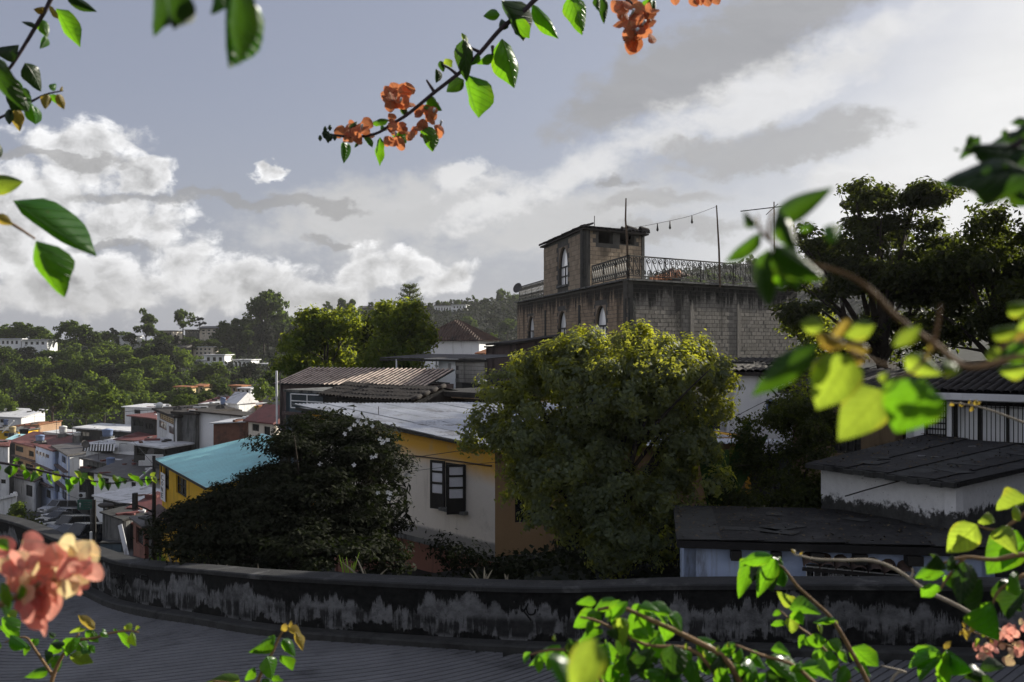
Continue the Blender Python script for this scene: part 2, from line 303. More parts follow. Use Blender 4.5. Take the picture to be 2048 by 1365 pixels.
MT = dict(
 soil=mat('soil', (.035, .035, .025), .95, .4, .3, (.02, .03, .012), .6, .5, bump=.5, bscale=3),
 hillsoil=mat('hillsoil', (.011, .012, .009), .95, .4, .05, (.015, .02, .01), .6, .1, bump=.3, bscale=1),
 asphalt=mat('asphalt', (.045, .045, .048), .85, .2, .5, (.02, .02, .02), .4, .4),
 coping=mat('coping', (.032, .032, .032), .85, .4, 2, (.11, .108, .105), .25, 1.6, bump=.3, bscale=30),
 concrete=mat('concrete', (.15, .15, .145), .9, .3, 1.2, (.04, .04, .038), .6, .8, True, .3),
 darkconc=mat('darkconc', (.05, .05, .048), .9, .35, 1.0, (.02, .02, .019), .6, 1.0, False, .3),
 cream=mat('cream', (.70, .63, .54), .9, .08, .8, (.36, .31, .25), .3, .7, True, .12),
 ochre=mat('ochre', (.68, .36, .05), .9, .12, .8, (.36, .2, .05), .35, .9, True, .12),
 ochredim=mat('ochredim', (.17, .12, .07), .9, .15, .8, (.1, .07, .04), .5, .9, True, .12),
 shadedbrown=mat('shadedbrown', (.36, .23, .12), .9, .1, .8, (.22, .14, .08), .3, .9, True, .12),  # wall colour with the round tree's shade put into it
 pink=mat('pink', (.26, .12, .09), .9, .15, .8, (.1, .06, .05), .5, .9, True, .12),
 yellow=mat('yellow', (.74, .44, .03), .85, .1, .8, (.35, .2, .04), .3, .6, True, .1),
 white=mat('white', (.86, .86, .86), .85, .04, .6, (.55, .54, .52), .22, .7, True, .08),
 whitedirty=mat('whitedirty', (.72, .72, .72), .9, .12, .8, (.30, .29, .28), .3, .6, True, .15),
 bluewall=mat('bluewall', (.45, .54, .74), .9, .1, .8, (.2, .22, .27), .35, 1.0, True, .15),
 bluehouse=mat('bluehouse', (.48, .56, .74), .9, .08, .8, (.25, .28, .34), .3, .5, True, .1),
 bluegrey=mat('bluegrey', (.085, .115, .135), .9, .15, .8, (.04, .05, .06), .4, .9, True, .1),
 orangewall=mat('orangewall', (.42, .27, .17), .9, .1, .8, (.28, .16, .1), .3, .9, True, .1),
 brick=mat('brick', (.17, .08, .055), .9, .25, 1.5, (.08, .05, .04), .5, 1.0, False, .3),
 mauve=mat('mauve', (.13, .095, .09), .9, .2, .8, (.06, .05, .05), .5, .8, True, .2),
 block=mat('block', (.30, .285, .26), .92, .3, 1.1, (.05, .048, .045), .48, .5, True, .5, 20),
 blockwarm=mat('blockwarm', (.27, .21, .155), .92, .3, 1.0, (.06, .05, .042), .48, .45, True, .5, 20),
 mortar=mat('mortar', (.085, .08, .073), .95, .25, 2),
 blackstain=mat('blackstain', (.024, .024, .022), .95, .3, 1.5, (.09, .085, .08), .3, 1.3, True, .4),
 iron=mat('iron', (.018, .017, .016), .6, .2, 4, (.06, .03, .018), .3, 5),
 darkwood=mat('darkwood', (.022, .02, .018), .6, .3, 3, bump=.2),
 bamboo=mat('bamboo', (.11, .075, .05), .7, .4, 3),
 zinc=mat('zinc', (.60, .61, .63), .5, .2, .9, (.27, .25, .23), .42, .8, False, .1, 6, metal=.1, spec=.5),
 zincold=mat('zincold', (.085, .08, .078), .6, .35, .8, (.07, .06, .05), .5, .9, False, .2),
 turq=mat('turq', (.50, .82, .85), .5, .10, .5, (.42, .62, .65), .35, .7, False, .08, 5, spec=.5),
 tile=mat('tile', (.105, .07, .055), .85, .35, 3, (.035, .03, .028), .5, 1.5),
 tiledark=mat('tiledark', (.034, .028, .025), .88, .4, 3, (.02, .018, .017), .5, 1.5),
 tileorange=mat('tileorange', (.36, .145, .06), .8, .3, 3, (.15, .08, .05), .4, 1.5),
 tilesunlit=mat('tilesunlit', (.50, .40, .34), .8, .3, 3, (.16, .11, .09), .45, 1.5),
 redroof=mat('redroof', (.16, .055, .05), .7, .2, 1, (.08, .04, .035), .4, .8),
 whiteroof=mat('whiteroof', (.62, .62, .63), .6, .12, .8, (.3, .29, .28), .4, .9),
 tarpaper=mat('tarpaper', (.020, .019, .019), .9, .4, .7, (.05, .048, .046), .35, .9, False, .5, 8),
 glass=mat('glass', (.012, .013, .015), .12, .1, 1, bump=0, spec=.6),
 panesky=mat('panesky', (.90, .90, .91), .12, .02, .7, bump=0, spec=1.0),  # white base stands in for the sky these panes mirror
 curtain=mat('curtain', (.80, .80, .84), .9, .1, 2.5, bump=.1),
 tankblue=mat('tankblue', (.20, .26, .42), .5, .1, 1),
 tankwhite=mat('tankwhite', (.62, .63, .62), .5, .1, 1),
 tankblack=mat('tankblack', (.02, .02, .022), .5, .1, 1),
 tankyellow=mat('tankyellow', (.6, .47, .25), .5, .1, 1),
 carwhite=mat('carwhite', (.62, .63, .64), .3, .03, 1, bump=0, spec=.5),
 carsilver=mat('carsilver', (.30, .31, .33), .3, .03, 1, bump=0, spec=.5, metal=.4),
 cardark=mat('cardark', (.03, .034, .042), .25, .03, 1, bump=0, spec=.5),
 cargrey=mat('cargrey', (.10, .105, .11), .3, .03, 1, bump=0, spec=.5),
 caryellow=mat('caryellow', (.45, .26, .03), .4, .03, 1, bump=0, spec=.5),
 rubber=mat('rubber', (.012, .012, .012), .9, .1, 3),
 lamp=mat('lamp', (.7, .7, .68), .3, .03, 1, bump=0),
 signgreen=mat('signgreen', (.012, .075, .055), .5, .08, 1, bump=0),
 limegreen=mat('limegreen', (.10, .26, .01), .6, .08, 1, bump=0),
 signwhite=mat('signwhite', (.7, .7, .7), .6, .03, 1, bump=0),
 paint=mat('paint', (.008, .008, .008), .8, .1, 3, bump=0),
 bark=mat('bark', (.045, .036, .028), .92, .35, 6, bump=.6, bscale=20),
 twig=mat('twig', (.22, .13, .06), .75, .35, 30, bump=.2, bscale=120),
 twigdark=mat('twigdark', (.05, .035, .04), .75, .3, 30, bump=.2, bscale=120),
 twigdry=mat('twigdry', (.34, .29, .22), .8, .25, 40, bump=.2, bscale=120),
 skin=mat('skin', (.28, .16, .1), .6, .05, 3, bump=0),
 jeans=mat('jeans', (.03, .035, .06), .9, .1, 3),
 shirt=mat('shirt', (.7, .71, .74), .9, .05, 3),
 hair=mat('hair', (.012, .01, .008), .7, .1, 3),
 tuft=leafmat('tuft', (.07, .13, .02), (.15, .22, .04), (.2, .32, .04), .4),
 straw=mat('straw', (.35, .31, .22), .9, .2, 9),
 petalwhite=mat('petalwhite', (.75, .75, .76), .7, .05, 4, bump=0),
 F_main=leafmat('F_main', (.050, .066, .050), (.095, .115, .085), (.86, .92, .06), .33, .6, spec=.15),
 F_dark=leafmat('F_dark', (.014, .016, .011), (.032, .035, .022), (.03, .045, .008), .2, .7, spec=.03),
 F_mid=leafmat('F_mid', (.022, .042, .012), (.06, .095, .022), (.50, .56, .04), .40, .5),
 F_right=leafmat('F_right', (.010, .013, .007), (.026, .032, .014), (.24, .30, .03), .26, .55),
 F_hill=leafmat('F_hill', (.009, .015, .007), (.022, .036, .012), (.22, .32, .035), .32, .7, spec=.1),
 F_hill2=leafmat('F_hill2', (.020, .038, .011), (.05, .078, .020), (.34, .46, .05), .34, .7, spec=.1),
 F_hill3=leafmat('F_hill3', (.009, .011, .008), (.022, .026, .017), (.035, .045, .02), .30, .7, spec=.1),
 F_banana=leafmat('F_banana', (.016, .028, .009), (.035, .055, .016), (.05, .16, .02), .35, .5, True),
 F_leaf=leafmat('F_leaf', (.018, .085, .008), (.045, .15, .016), (.22, .52, .015), .52, .33, True, .5, True),
 F_leafpale=leafmat('F_leafpale', (.07, .15, .02), (.14, .22, .03), (.42, .56, .045), .6, .42, True, .4, True),
 F_leafdark=leafmat('F_leafdark', (.012, .028, .009), (.025, .055, .013), (.07, .17, .012), .35, .4, True, .5, True),
 F_leafmid=leafmat('F_leafmid', (.015, .05, .006), (.03, .085, .010), (.11, .25, .012), .45, .38, True, .4, True),  # leaf green darkened: shade on the right branch put into the colour
 F_young=leafmat('F_young', (.24, .16, .03), (.26, .22, .04), (.55, .40, .06), .5, .45, True, .4, True),
 F_bract=leafmat('F_bract', (.30, .07, .04), (.74, .30, .17), (.85, .30, .12), .42, .6, True, .2, True),
 F_bractpale=leafmat('F_bractpale', (.95, .52, .36), (.95, .66, .42), (1.0, .72, .36), .55, .6, True, .2, True),  # paler petal copy: blossom highlights put into the colour
 F_bractpink=leafmat('F_bractpink', (.88, .20, .20), (.94, .34, .28), (1.0, .42, .32), .58, .6, True, .2, True),
)
# ------------------------------------------------------------------ terrain
rng = np.random.default_rng(7); R = random.Random(7)
WB = [(-30, 41.5, -7.7), (-22, 37, -7.2), (-16.97, 33, -6.9), (-13.1, 28.4, -6.62), (-10.47, 25, -6.35), (-8.94, 23, -6.13), (-6.27, 20, -5.6), (-3.79, 17.8, -5.24), (.21, 16.4, -5.07), (2.85, 15.3, -4.75), (7, 13.9, -4.43), (12, 12.4, -4.2), (19, 10.4, -3.9)]
_wx = np.array([p[0] for p in WB]); _wy = np.array([p[1] for p in WB]); _wz = np.array([p[2] for p in WB])
def catmull(pts, n):
    out = []
    for k in range(len(pts)-1):
        p0 = np.array(pts[max(k-1, 0)]); p1 = np.array(pts[k]); p2 = np.array(pts[k+1]); p3 = np.array(pts[min(k+2, len(pts)-1)])
        for i in range(n):
            t = i/n; out.append(tuple(.5*((2*p1)+(-p0+p2)*t+(2*p0-5*p1+4*p2-p3)*t*t+(-p0+3*p1-3*p2+p3)*t**3)))
    out.append(tuple(pts[-1])); return out
WC = catmull(WB, 8); _cx = np.array([p[0] for p in WC]); _cy = np.array([p[1] for p in WC]); _cz = np.array([p[2] for p in WC])
def wall_y(x): return np.interp(x, _cx, _cy)
def road_z(x): return np.interp(x, _cx, _cz)
AN = []
def an(px, py, d): AN.append((X(px, d), d, Z(py, d)))
def aw(x, y, z): AN.append((x, y, z))
for a in ((0, .1, -1.75), (-3, .1, -1.75), (3, .1, -1.75), (-6, -4, -1.7), (6, -4, -1.7), (0, -12, -1.6), (-14, -10, -2), (14, -10, -1.5), (0, 3.2, -2.3), (-4, 4, -3), (5, 3.5, -2.3)): aw(*a)
for x in (-16, -10, -6, -2, 2, 6, 10, 15):
    aw(x, float(wall_y(x))-7.5, float(road_z(x))-.25); aw(x, float(wall_y(x))-3.5, float(road_z(x))-.25); aw(x, float(wall_y(x))-.3, float(road_z(x))-.25)
for x in (-16, -12, -8, -4, 0, 4, 8, 14): aw(x*1.04, float(wall_y(x))+2.5, float(road_z(x))-2.2)
STREET = [(215, 1135, 55), (150, 1100, 70), (115, 1075, 83), (104, 1053, 98), (94, 1031, 120), (80, 1018, 141), (60, 1005, 162), (30, 996, 185), (-80, 988, 205)]
_sy = np.array([q[2] for q in STREET], float); _sx = np.array([X(q[0], q[2]) for q in STREET]); _sz = np.array([Z(q[1], q[2]) for q in STREET])
def street_z(y): return float(np.interp(y, _sy, _sz))
for s in STREET: an(s[0]-25, s[1], s[2]); an(s[0]+20, s[1], s[2])
an(120, 1120, 62); an(20, 1062, 70); an(-10, 1045, 90); an(-60, 1040, 110); an(-40, 1110, 60)
an(310, 1105, 56); an(420, 1130, 45); an(560, 1140, 34); an(760, 1150, 30); an(960, 1150, 27)
an(230, 1085, 75); an(260, 1040, 100); an(200, 970, 135); an(300, 900, 150); an(100, 905, 185); an(20, 880, 175); an(-80, 900, 170)
an(420, 905, 110); an(520, 890, 88); an(600, 900, 48); an(700, 850, 46); an(800, 830, 44); an(920, 815, 44)
an(20, 830, 205); an(130, 835, 215); an(280, 822, 205); an(420, 818, 190); an(520, 815, 160); an(560, 800, 110)
an(700, 770, 62); an(860, 765, 62); an(960, 760, 75); an(900, 760, 105); an(1020, 750, 64)
for q in ((0, 780, 240), (120, 770, 245), (250, 770, 245), (380, 765, 260), (60, 730, 285), (200, 722, 290), (330, 720, 300), (450, 745, 290), (560, 765, 250),
          (0, 693, 315), (100, 692, 325), (200, 693, 330), (300, 684, 335), (400, 676, 345), (480, 668, 370), (570, 690, 340), (-150, 700, 310), (-150, 790, 230), (-400, 700, 300), (-400, 800, 200), (-900, 720, 300), (-900, 800, 180)): an(*q)
for q in ((470, 735, 330), (560, 735, 340), (650, 720, 350), (760, 720, 340), (880, 715, 330), (1000, 710, 320), (520, 655, 450), (620, 645, 480), (720, 632, 510), (840, 622, 530), (940, 612, 545), (1040, 600, 560),
          (1200, 570, 560), (1400, 545, 540), (1600, 525, 520), (1900, 510, 500), (2300, 480, 480), (1200, 700, 260), (1500, 690, 260), (1900, 680, 240)): an(*q)
for px_ in (-350, -150, 0, 150, 300, 420):
    for py_, d_ in ((712, 390), (722, 450), (724, 560), (722, 680), (720, 850)): an(px_, py_, d_)
for q in ((0, 720, 700), (430, 715, 800), (800, 670, 900), (1400, 640, 900), (2000, 640, 800), (-800, 715, 800)): an(*q)
an(1150, 760, 56); an(1400, 755, 58); an(1600, 750, 62); an(1300, 1030, 27); an(1200, 1140, 22); an(1350, 1130, 20); an(1500, 1140, 19); an(1700, 1090, 22); an(1900, 950, 28); an(2100, 900, 26)
an(1750, 740, 45); an(1950, 720, 42); an(2200, 700, 40); an(1600, 800, 36); an(2400, 760, 30); aw(16, 20, -5); aw(22, 14, -4.5); aw(30, 10, -3); aw(30, 30, 0)
AN = np.array(AN); _ar = np.log(np.hypot(AN[:, 0], AN[:, 1]+3)+2); _at = np.arctan2(AN[:, 0], AN[:, 1]+3)
_new = []
for px_ in (-60, -20, 20, 60, 100, 140, 180, 220, 260, 300, 340, 380):
    for d_ in (28, 32, 37, 43, 50, 57):
        if px_ > 300 and d_ > 44: continue
        x_ = X(px_, d_)
        if d_ > np.interp(x_, [p[0] for p in WB], [p[1] for p in WB])+2.2: _new.append((x_, d_, Z(1150, d_)-1.0))
AN = np.concatenate([AN, np.array(_new)]); _ar = np.log(np.hypot(AN[:, 0], AN[:, 1]+3)+2); _at = np.arctan2(AN[:, 0], AN[:, 1]+3)
def H(x, y):
    x = np.atleast_1d(np.asarray(x, float)); y = np.atleast_1d(np.asarray(y, float))
    r = np.log(np.hypot(x, y+3)+2); t = np.arctan2(x, y+3)
    num = np.zeros_like(x); den = np.zeros_like(x)
    for i in range(len(AN)):
        dt = np.abs(t-_at[i]); dt = np.minimum(dt, 2*math.pi-dt)
        w = 1/((1.6*(r-_ar[i]))**2+(1.3*dt)**2+1e-4)**1.7
        num += w*AN[i, 2]; den += w
    z = num/den
    inroad = (y < wall_y(x)+.5) & (y > wall_y(x)-9) & (x > -32) & (x < 19)
    z = np.where(inroad, np.minimum(z, road_z(x)-.18), z)
    away = np.abs(x-np.interp(y, _sy, _sx)); cut = np.interp(y, _sy, _sz)-.35+np.maximum(away-6.5, 0)*.8
    z = np.where((y > 50) & (y < 206) & (away < 14), np.minimum(z, cut), z)
    return z
def H1(x, y): return float(H(x, y)[0])
rs = np.concatenate([np.linspace(.0, 30, 46), np.geomspace(31, 1400, 85)]); nth = 260
th = np.linspace(-math.pi, math.pi, nth, endpoint=False)
RR, TT = np.meshgrid(rs, th, indexing='ij'); gx = RR*np.sin(TT); gy = RR*np.cos(TT)-1.0
gz_ = H(gx.ravel(), gy.ravel()).reshape(gx.shape)
gz_ += np.where(RR > 200, 1.0*np.sin(gx*.07)*np.sin(gy*.06+1), 0)
vs = np.stack([gx, gy, gz_], -1).reshape(-1, 3); nr = len(rs); fs = []
for i in range(nr-1):
    for j in range(nth):
        k = (j+1) % nth; fs.append((i*nth+j, i*nth+k, (i+1)*nth+k, (i+1)*nth+j))
me = bpy.data.meshes.new('ground'); me.from_pydata(vs.tolist(), [], fs); me.materials.append(MT['hillsoil']); me.polygons.foreach_set('use_smooth', [True]*len(fs))
ground = bpy.data.objects.new('ground', me); C.objects.link(ground); tag(ground, kind='structure')
# ------------------------------------------------------------------ grooved concrete road
def froad(x):
    xs = np.linspace(-34, 20, 400); sl = np.interp(xs, [-34, -14, -8, -3.5, -1, 1, 20], [-.75, -.62, -.40, -.02, .55, .95, 1.05])
    f = np.concatenate([[0], np.cumsum((sl[1:]+sl[:-1])/2*np.diff(xs))]); f -= np.interp(-3.5, xs, f)
    return np.interp(x, xs, f)
xs = np.arange(-33, 18.01, .45); per = .185
cs = []; c = -22.0
while c < 46: cs += [(c, 0), (c+.135, 0), (c+.142, -.022), (c+.178, -.022)]; c += per
xx = np.array(xs); cc = np.array([q[0] for q in cs]); dzs = np.array([q[1] for q in cs])
gx, gc = np.meshgrid(xx, cc, indexing='ij'); gy = froad(gx)+gc+.02*np.sin(gx*1.7+gc)
gz = road_z(gx)+dzs[None, :]+.02*np.sin(gx*.9)*np.sin(gy*.7)
keep = (gy < wall_y(gx)+.12) & (gy > wall_y(gx)-8.5)
idx = np.arange(gx.size).reshape(gx.shape); nx_, nc_ = gx.shape
k4 = keep[:-1, :-1] & keep[1:, :-1] & keep[1:, 1:] & keep[:-1, 1:]
q = np.stack([idx[:-1, :-1], idx[1:, :-1], idx[1:, 1:], idx[:-1, 1:]], -1)[k4]
used, inv = np.unique(q, return_inverse=True)
me = bpy.data.meshes.new('road'); me.from_pydata(np.stack([gx, gy, gz], -1).reshape(-1, 3)[used].tolist(), [], inv.reshape(q.shape).tolist())
mroad = mat('roadconcrete', (.14, .14, .147), .82, .22, .6, (.05, .05, .052), .35, .5, False, .35, 25); me.materials.append(mroad)
road = bpy.data.objects.new('road', me); C.objects.link(road); tag(road, kind='structure')
# lower street winding down past the parked cars
def ribbon(pts, w, dz, name, m):
    c = catmull(pts, 8); mb = MB(); prev = None
    for i, p in enumerate(c):
        a = np.array(c[max(i-1, 0)]); b = np.array(c[min(i+1, len(c)-1)]); t = (b-a)[:2]; t /= np.linalg.norm(t); n = np.array([t[1], -t[0]])
        l = (p[0]-n[0]*w/2, p[1]-n[1]*w/2, p[2]+dz); r = (p[0]+n[0]*w/2, p[1]+n[1]*w/2, p[2]+dz)
        if prev: mb.quad(prev[0], prev[1], r, l)
        prev = (l, r)
    o = bpy.data.objects.new(name, mb.mesh(name, m)); C.objects.link(o); return tag(o, kind='structure')
SP = [tuple(P(*s)) for s in STREET]
ribbon([(p[0], p[1], p[2]) for p in SP], 9.5, 0, 'street', MT['asphalt'])
# ------------------------------------------------------------------ stained retaining wall along the outer edge of the road
m = bpy.data.materials.new('stainedwall'); m.use_nodes = True; t = m.node_tree; h = G(t); b = t.nodes['Principled BSDF']
uv = t.nodes.new('ShaderNodeUVMap').outputs[0]; u, v, _ = h.sep(uv)
co = h.comb(u, v, 0)
big = h.noise(co, .9, 5, .6); fine = h.noise(co, 7, 6, .65)
drip = h.noise(h.mapping(co, scale=(7, .5, 1)), 1.6, 5, .7)
drip2 = h.noise(h.mapping(co, loc=(3, 0, 0), scale=(4, .35, 1)), 1.2, 5, .7)
vv = h.add(h.add(v, -.02), h.add(h.mul(h.sub(big, .5), 1.7), h.add(h.mul(h.sub(drip, .5), .42), h.mul(h.sub(fine, .5), .16))))
band = h.mul(h.ss(vv, .16, .24), h.ss(vv, .94, .86))
lower = h.mul(h.ss(h.add(drip2, h.mul(h.sub(big, .5), .9)), .46, .56), h.mul(h.ss(v, .58, .44), h.ss(v, .14, .22)))
n1 = h.noise(h.comb(h.mul(u, 3.2), h.mul(v, .5), 0), 1.0, 7, .78); nlow = h.noise(h.comb(u, 7.3, 0), .55, 3)
lip = h.add(.02, h.add(h.mul(h.mx(h.sub(n1, .44), 0.0), 1.5), h.mul(h.mx(h.sub(nlow, .44), 0.0), 2.4)))       # black drips that run down from the coping
topd = h.ss(h.sub(h.sub(1.0, v), lip), -.03, .05)
f = h.mul(h.mul(band, topd), h.sub(1.0, h.mul(lower, .85)))
f = h.mul(f, h.lin(h.noise(co, 2.6, 7, .72),   .36, .54, .4, 1.0)); f = h.mul(f, h.sub(1.0, h.mul(h.ss(h.noise(co, 9, 5, .7), .58, .68), .55)))
f = h.mul(f, h.lin(h.noise(h.comb(u, 0, 0), .23, 3),   .38, .55, .7, 1.0))
pale = h.mix(h.lin(fine, .3, .7, 0, 1), (.125, .125, .127), (.26, .26, .263)); pale = h.mix(h.lin(big, .35, .65, 0, .5), pale, (.11, .11, .112))
dark = h.mix(h.lin(fine, .3, .75, 0, 1), (.005, .005, .005), (.022, .022, .021))
t.links.new(h.mix(f, dark, pale), b.inputs['Base Color']); b.inputs['Roughness'].default_value = .93; b.inputs['Specular IOR Level'].default_value = .15
bn = t.nodes.new('ShaderNodeBump'); bn.inputs['Strength'].default_value = .5; bn.inputs['Distance'].default_value = .03
t.links.new(h.add(h.mul(f, .6), fine), bn.inputs['Height']); t.links.new(bn.outputs[0], b.inputs['Normal'])
MT['stainedwall'] = m
ret = thing('retaining_wall', 'long curving concrete wall along the grooved road, mould black with pale plaster patches', 'wall', (0, 16.4, -5.1))
def sweep(prof, name, m, uvh=None):
    """sweep a profile (offset outwards from the road, height) along the wall's foot line"""
    vs = []; fs = []; us = []; n = len(prof); run = 0
    for i, p in enumerate(WC):
        a = np.array(WC[max(i-1, 0)]); b = np.array(WC[min(i+1, len(WC)-1)]); tt = (b-a)[:2]; tt /= np.linalg.norm(tt); nn = (-tt[1], tt[0])
        if i: run += math.dist(WC[i-1][:2], p[:2])
        for (o, hh) in prof: vs.append((p[0]+nn[0]*o, p[1]+nn[1]*o, p[2]+hh)); us.append((run, hh/.95))
    for i in range(len(WC)-1):
        for k in range(n-1): a = i*n+k; fs.append((a, a+n, a+n+1, a+1))
    me = bpy.data.meshes.new(name); me.from_pydata(vs, [], fs); me.materials.append(m)
    ul = me.uv_layers.new(name='UVMap'); li = np.empty(len(me.loops), np.int32); me.loops.foreach_get('vertex_index', li)
    ul.data.foreach_set('uv', np.array(us, np.float32)[li].ravel()); me.update()
    return part(me, name, m, ret)
sweep([(0, -.3), (0, .05), (.012, .12), (.02, .93)] + [(.42, .93), (.44, -3.2)], 'wall_body', MT['stainedwall'])
sweep([(-.03, .932), (-.035, 1.0), (-.01, 1.02), (.45, 1.03), (.48, 1.0), (.48, .90)], 'coping', MT['coping'])
sweep([(-.26, -.2), (-.25, .09), (-.22, .115), (.02, .13)], 'kerb', MT['darkconc'])
# spray-painted tags on the wall face
def wall_point(u_px, py, off=-.012):
    """a point on the wall's road face seen at this pixel"""
    k = (u_px-1024)/F
    x = np.linspace(-20, 10, 6000); y = wall_y(x); i = int(np.argmin(np.abs(x/y-k))); 
    return Vector((x[i], y[i]+off*1.2, Z(py, y[i]+off)))
def spray(name, strokes, r):
    mb = MB()
    for s in strokes:
        pts = catmull([tuple(wall_point(*q)) for q in s], 5) if len(s) > 2 else [tuple(wall_point(*q)) for q in s]
        mb.tube(pts, r, 4)
    part(mb, name, MT['paint'], ret)
spray('graffiti', [[(1046, 1196), (1045, 1199)], [(1044, 1206), (1042, 1218), (1046, 1223), (1053, 1214), (1056, 1207), (1053, 1218), (1058, 1229), (1068, 1228), (1071, 1219)], [(1043, 1218), (1054, 1231), (1063, 1242)]], .014)
def let(x0, y0, s, strokes): return [[(x0+a*s, y0+b*s) for a, b in st] for st in strokes]
LD = [[(0, 0), (0, 1)], [(0, 0), (.7, .2), (.7, .8), (0, 1)]]; LA = [[(0, 1), (.35, 0), (.7, 1)], [(.12, .65), (.58, .65)]]; LN = [[(0, 1), (0, 0), (.6, 1), (.6, 0)]]
LE = [[(.6, 0), (0, .05), (0, 1), (.6, .95)], [(0, .5), (.5, .5)]]; LG = [[(.7, .1), (.3, 0), (0, .5), (.3, 1), (.7, .8), (.7, .5), (.4, .5)]]; LO = [[(.35, 0), (0, .5), (.35, 1), (.7, .5), (.35, 0)]]
LR = [[(0, 1), (0, 0), (.6, .15), (.5, .45), (0, .5), (.65, 1)]]; LS = [[(.6, .05), (.1, .1), (.1, .4), (.55, .6), (.5, .95), (0, .95)]]
LC = [[(.7, .1), (.2, 0), (0, .8), (.2, 2.0), (.9, 1.6), (1.0, .9)]]; LT2 = [[(0, 0), (.1, 1), (.4, .4), (.6, 1)]]
st = []
for ch, dx in ((LD, 0), (LA, 8), (LN, 16), (LC, 22)): st += let(222+dx, 1144+dx*.2, 11, ch)
for ch, dx in ((LG, 0), (LO, 7), (LR, 13), (LS, 18)): st += let(271+dx, 1146+dx*.3, 10, ch)
st += let(232, 1168, 9, LG) + let(238, 1171, 9, LO)
spray('graffiti', st, .013)
def leaves_mesh(name, cen, nrm, size, asp, m, rg, fold=.12):
    n = len(cen); nrm = nrm/np.maximum(np.linalg.norm(nrm, axis=1, keepdims=True), 1e-6)
    rv = rg.normal(size=(n, 3)); u = np.cross(nrm, rv); u /= np.maximum(np.linalg.norm(u, axis=1, keepdims=True), 1e-6); w = np.cross(nrm, u)
    s = size[:, None]
    p0 = cen-u*s*.5; p2 = cen+u*s*.5; p1 = cen+w*s*asp*.5+nrm*s*fold-u*s*.06; p3 = cen-w*s*asp*.5+nrm*s*fold-u*s*.06
    v = np.stack([p0, p1, p2, p3], 1).reshape(-1, 3).astype(np.float32)
    me = bpy.data.meshes.new(name); me.vertices.add(4*n); me.vertices.foreach_set('co', v.ravel())
    me.loops.add(4*n); me.loops.foreach_set('vertex_index', np.arange(4*n, dtype=np.int32))
    me.polygons.add(n); me.polygons.foreach_set('loop_start', np.arange(0, 4*n, 4, dtype=np.int32)); me.polygons.foreach_set('loop_total', np.full(n, 4, np.int32))
    me.materials.append(m); me.update(calc_edges=True); return me
# ------------------------------------------------------------------ building helpers
def panel(mb, A, B, z0, zA, zB, th=.2, ops=()):
    A = Vector((A[0], A[1])); B = Vector((B[0], B[1])); Lw = (B-A).length; t = (B-A)/Lw; n = Vector((t.y, -t.x))
    top = min(zA, zB)
    us = sorted({0.0, Lw, *[max(0, min(Lw, q)) for o in ops for q in o[:2]]}); vs = sorted({z0, *[max(z0, min(top-.02, q)) for o in ops for q in o[2:4]]})
    def pt(u, z, off): p = A+t*u-n*off; return (p.x, p.y, z)
    def tz(u): return zA+(zB-zA)*u/Lw
    def solid(uc, vc): return not any(o[0] < uc < o[1] and o[2] < vc < o[3] for o in ops)
    for i in range(len(us)-1):
        for j in range(len(vs)):
            last = j == len(vs)-1; uc = (us[i]+us[i+1])/2
            zl = vs[j]; za, zb = (tz(us[i]), tz(us[i+1])) if last else (vs[j+1], vs[j+1]); vc = (zl+min(za, zb))/2
            if not solid(uc, vc): continue
            mb.quad(pt(us[i], zl, 0), pt(us[i+1], zl, 0), pt(us[i+1], zb, 0), pt(us[i], za, 0))
            mb.quad(pt(us[i+1], zl, th), pt(us[i], zl, th), pt(us[i], za, th), pt(us[i+1], zb, th))
            if last: mb.quad(pt(us[i], za, 0), pt(us[i+1], zb, 0), pt(us[i+1], zb, th), pt(us[i], za, th))
    for o in ops:
        u0, u1, a, b = o[:4]
        mb.quad(pt(u0, a, 0), pt(u0, b, 0), pt(u0, b, th), pt(u0, a, th)); mb.quad(pt(u1, b, 0), pt(u1, a, 0), pt(u1, a, th), pt(u1, b, th))
        mb.quad(pt(u0, b, 0), pt(u1, b, 0), pt(u1, b, th), pt(u0, b, th)); mb.quad(pt(u1, a, 0), pt(u0, a, 0), pt(u0, a, th), pt(u1, a, th))
    mb.quad(pt(0, z0, 0), pt(0, zA, 0), pt(0, zA, th), pt(0, z0, th)); mb.quad(pt(Lw, zB, 0), pt(Lw, z0, 0), pt(Lw, z0, th), pt(Lw, zB, th))
    return pt
def wpt(A, B):
    A = Vector((A[0], A[1])); B = Vector((B[0], B[1])); Lw = (B-A).length; t = (B-A)/Lw; n = Vector((t.y, -t.x))
    return (lambda u, z, out=0: Vector((*(A+t*u+n*out), z))), math.atan2(t.y, t.x), Lw
def window(parent, A, B, u0, u1, z0, z1, mf, mp, nx=1, ny=1, rec=.10, fw=.06, name='window', fd=.06):
    pt, rz, Lw = wpt(A, B); mb = MB(); uc = (u0+u1)/2; zc = (z0+z1)/2; w = u1-u0; hh = z1-z0
    mb.box(pt(u0+fw/2, zc, -rec), (fw, fd, hh), rz); mb.box(pt(u1-fw/2, zc, -rec), (fw, fd, hh), rz)
    mb.box(pt(uc, z1-fw/2, -rec), (w-2*fw, fd, fw), rz); mb.box(pt(uc, z0+fw/2, -rec), (w-2*fw, fd, fw), rz)
    for i in range(1, nx): mb.box(pt(u0+w*i/nx, zc, -rec), (fw*.7, fd*.9, hh-2*fw), rz)
    for i in range(1, ny): mb.box(pt(uc, z0+hh*i/ny, -rec), (w-2*fw, fd*.8, fw*.7), rz)
    f = part(mb, name, mf, parent)
    pane = MB().box(pt(uc, zc, -rec-.012), (w-fw, .012, hh-fw), rz)
    po = part(pane, 'pane', mp, f); po.matrix_parent_inverse = Matrix()
    return f
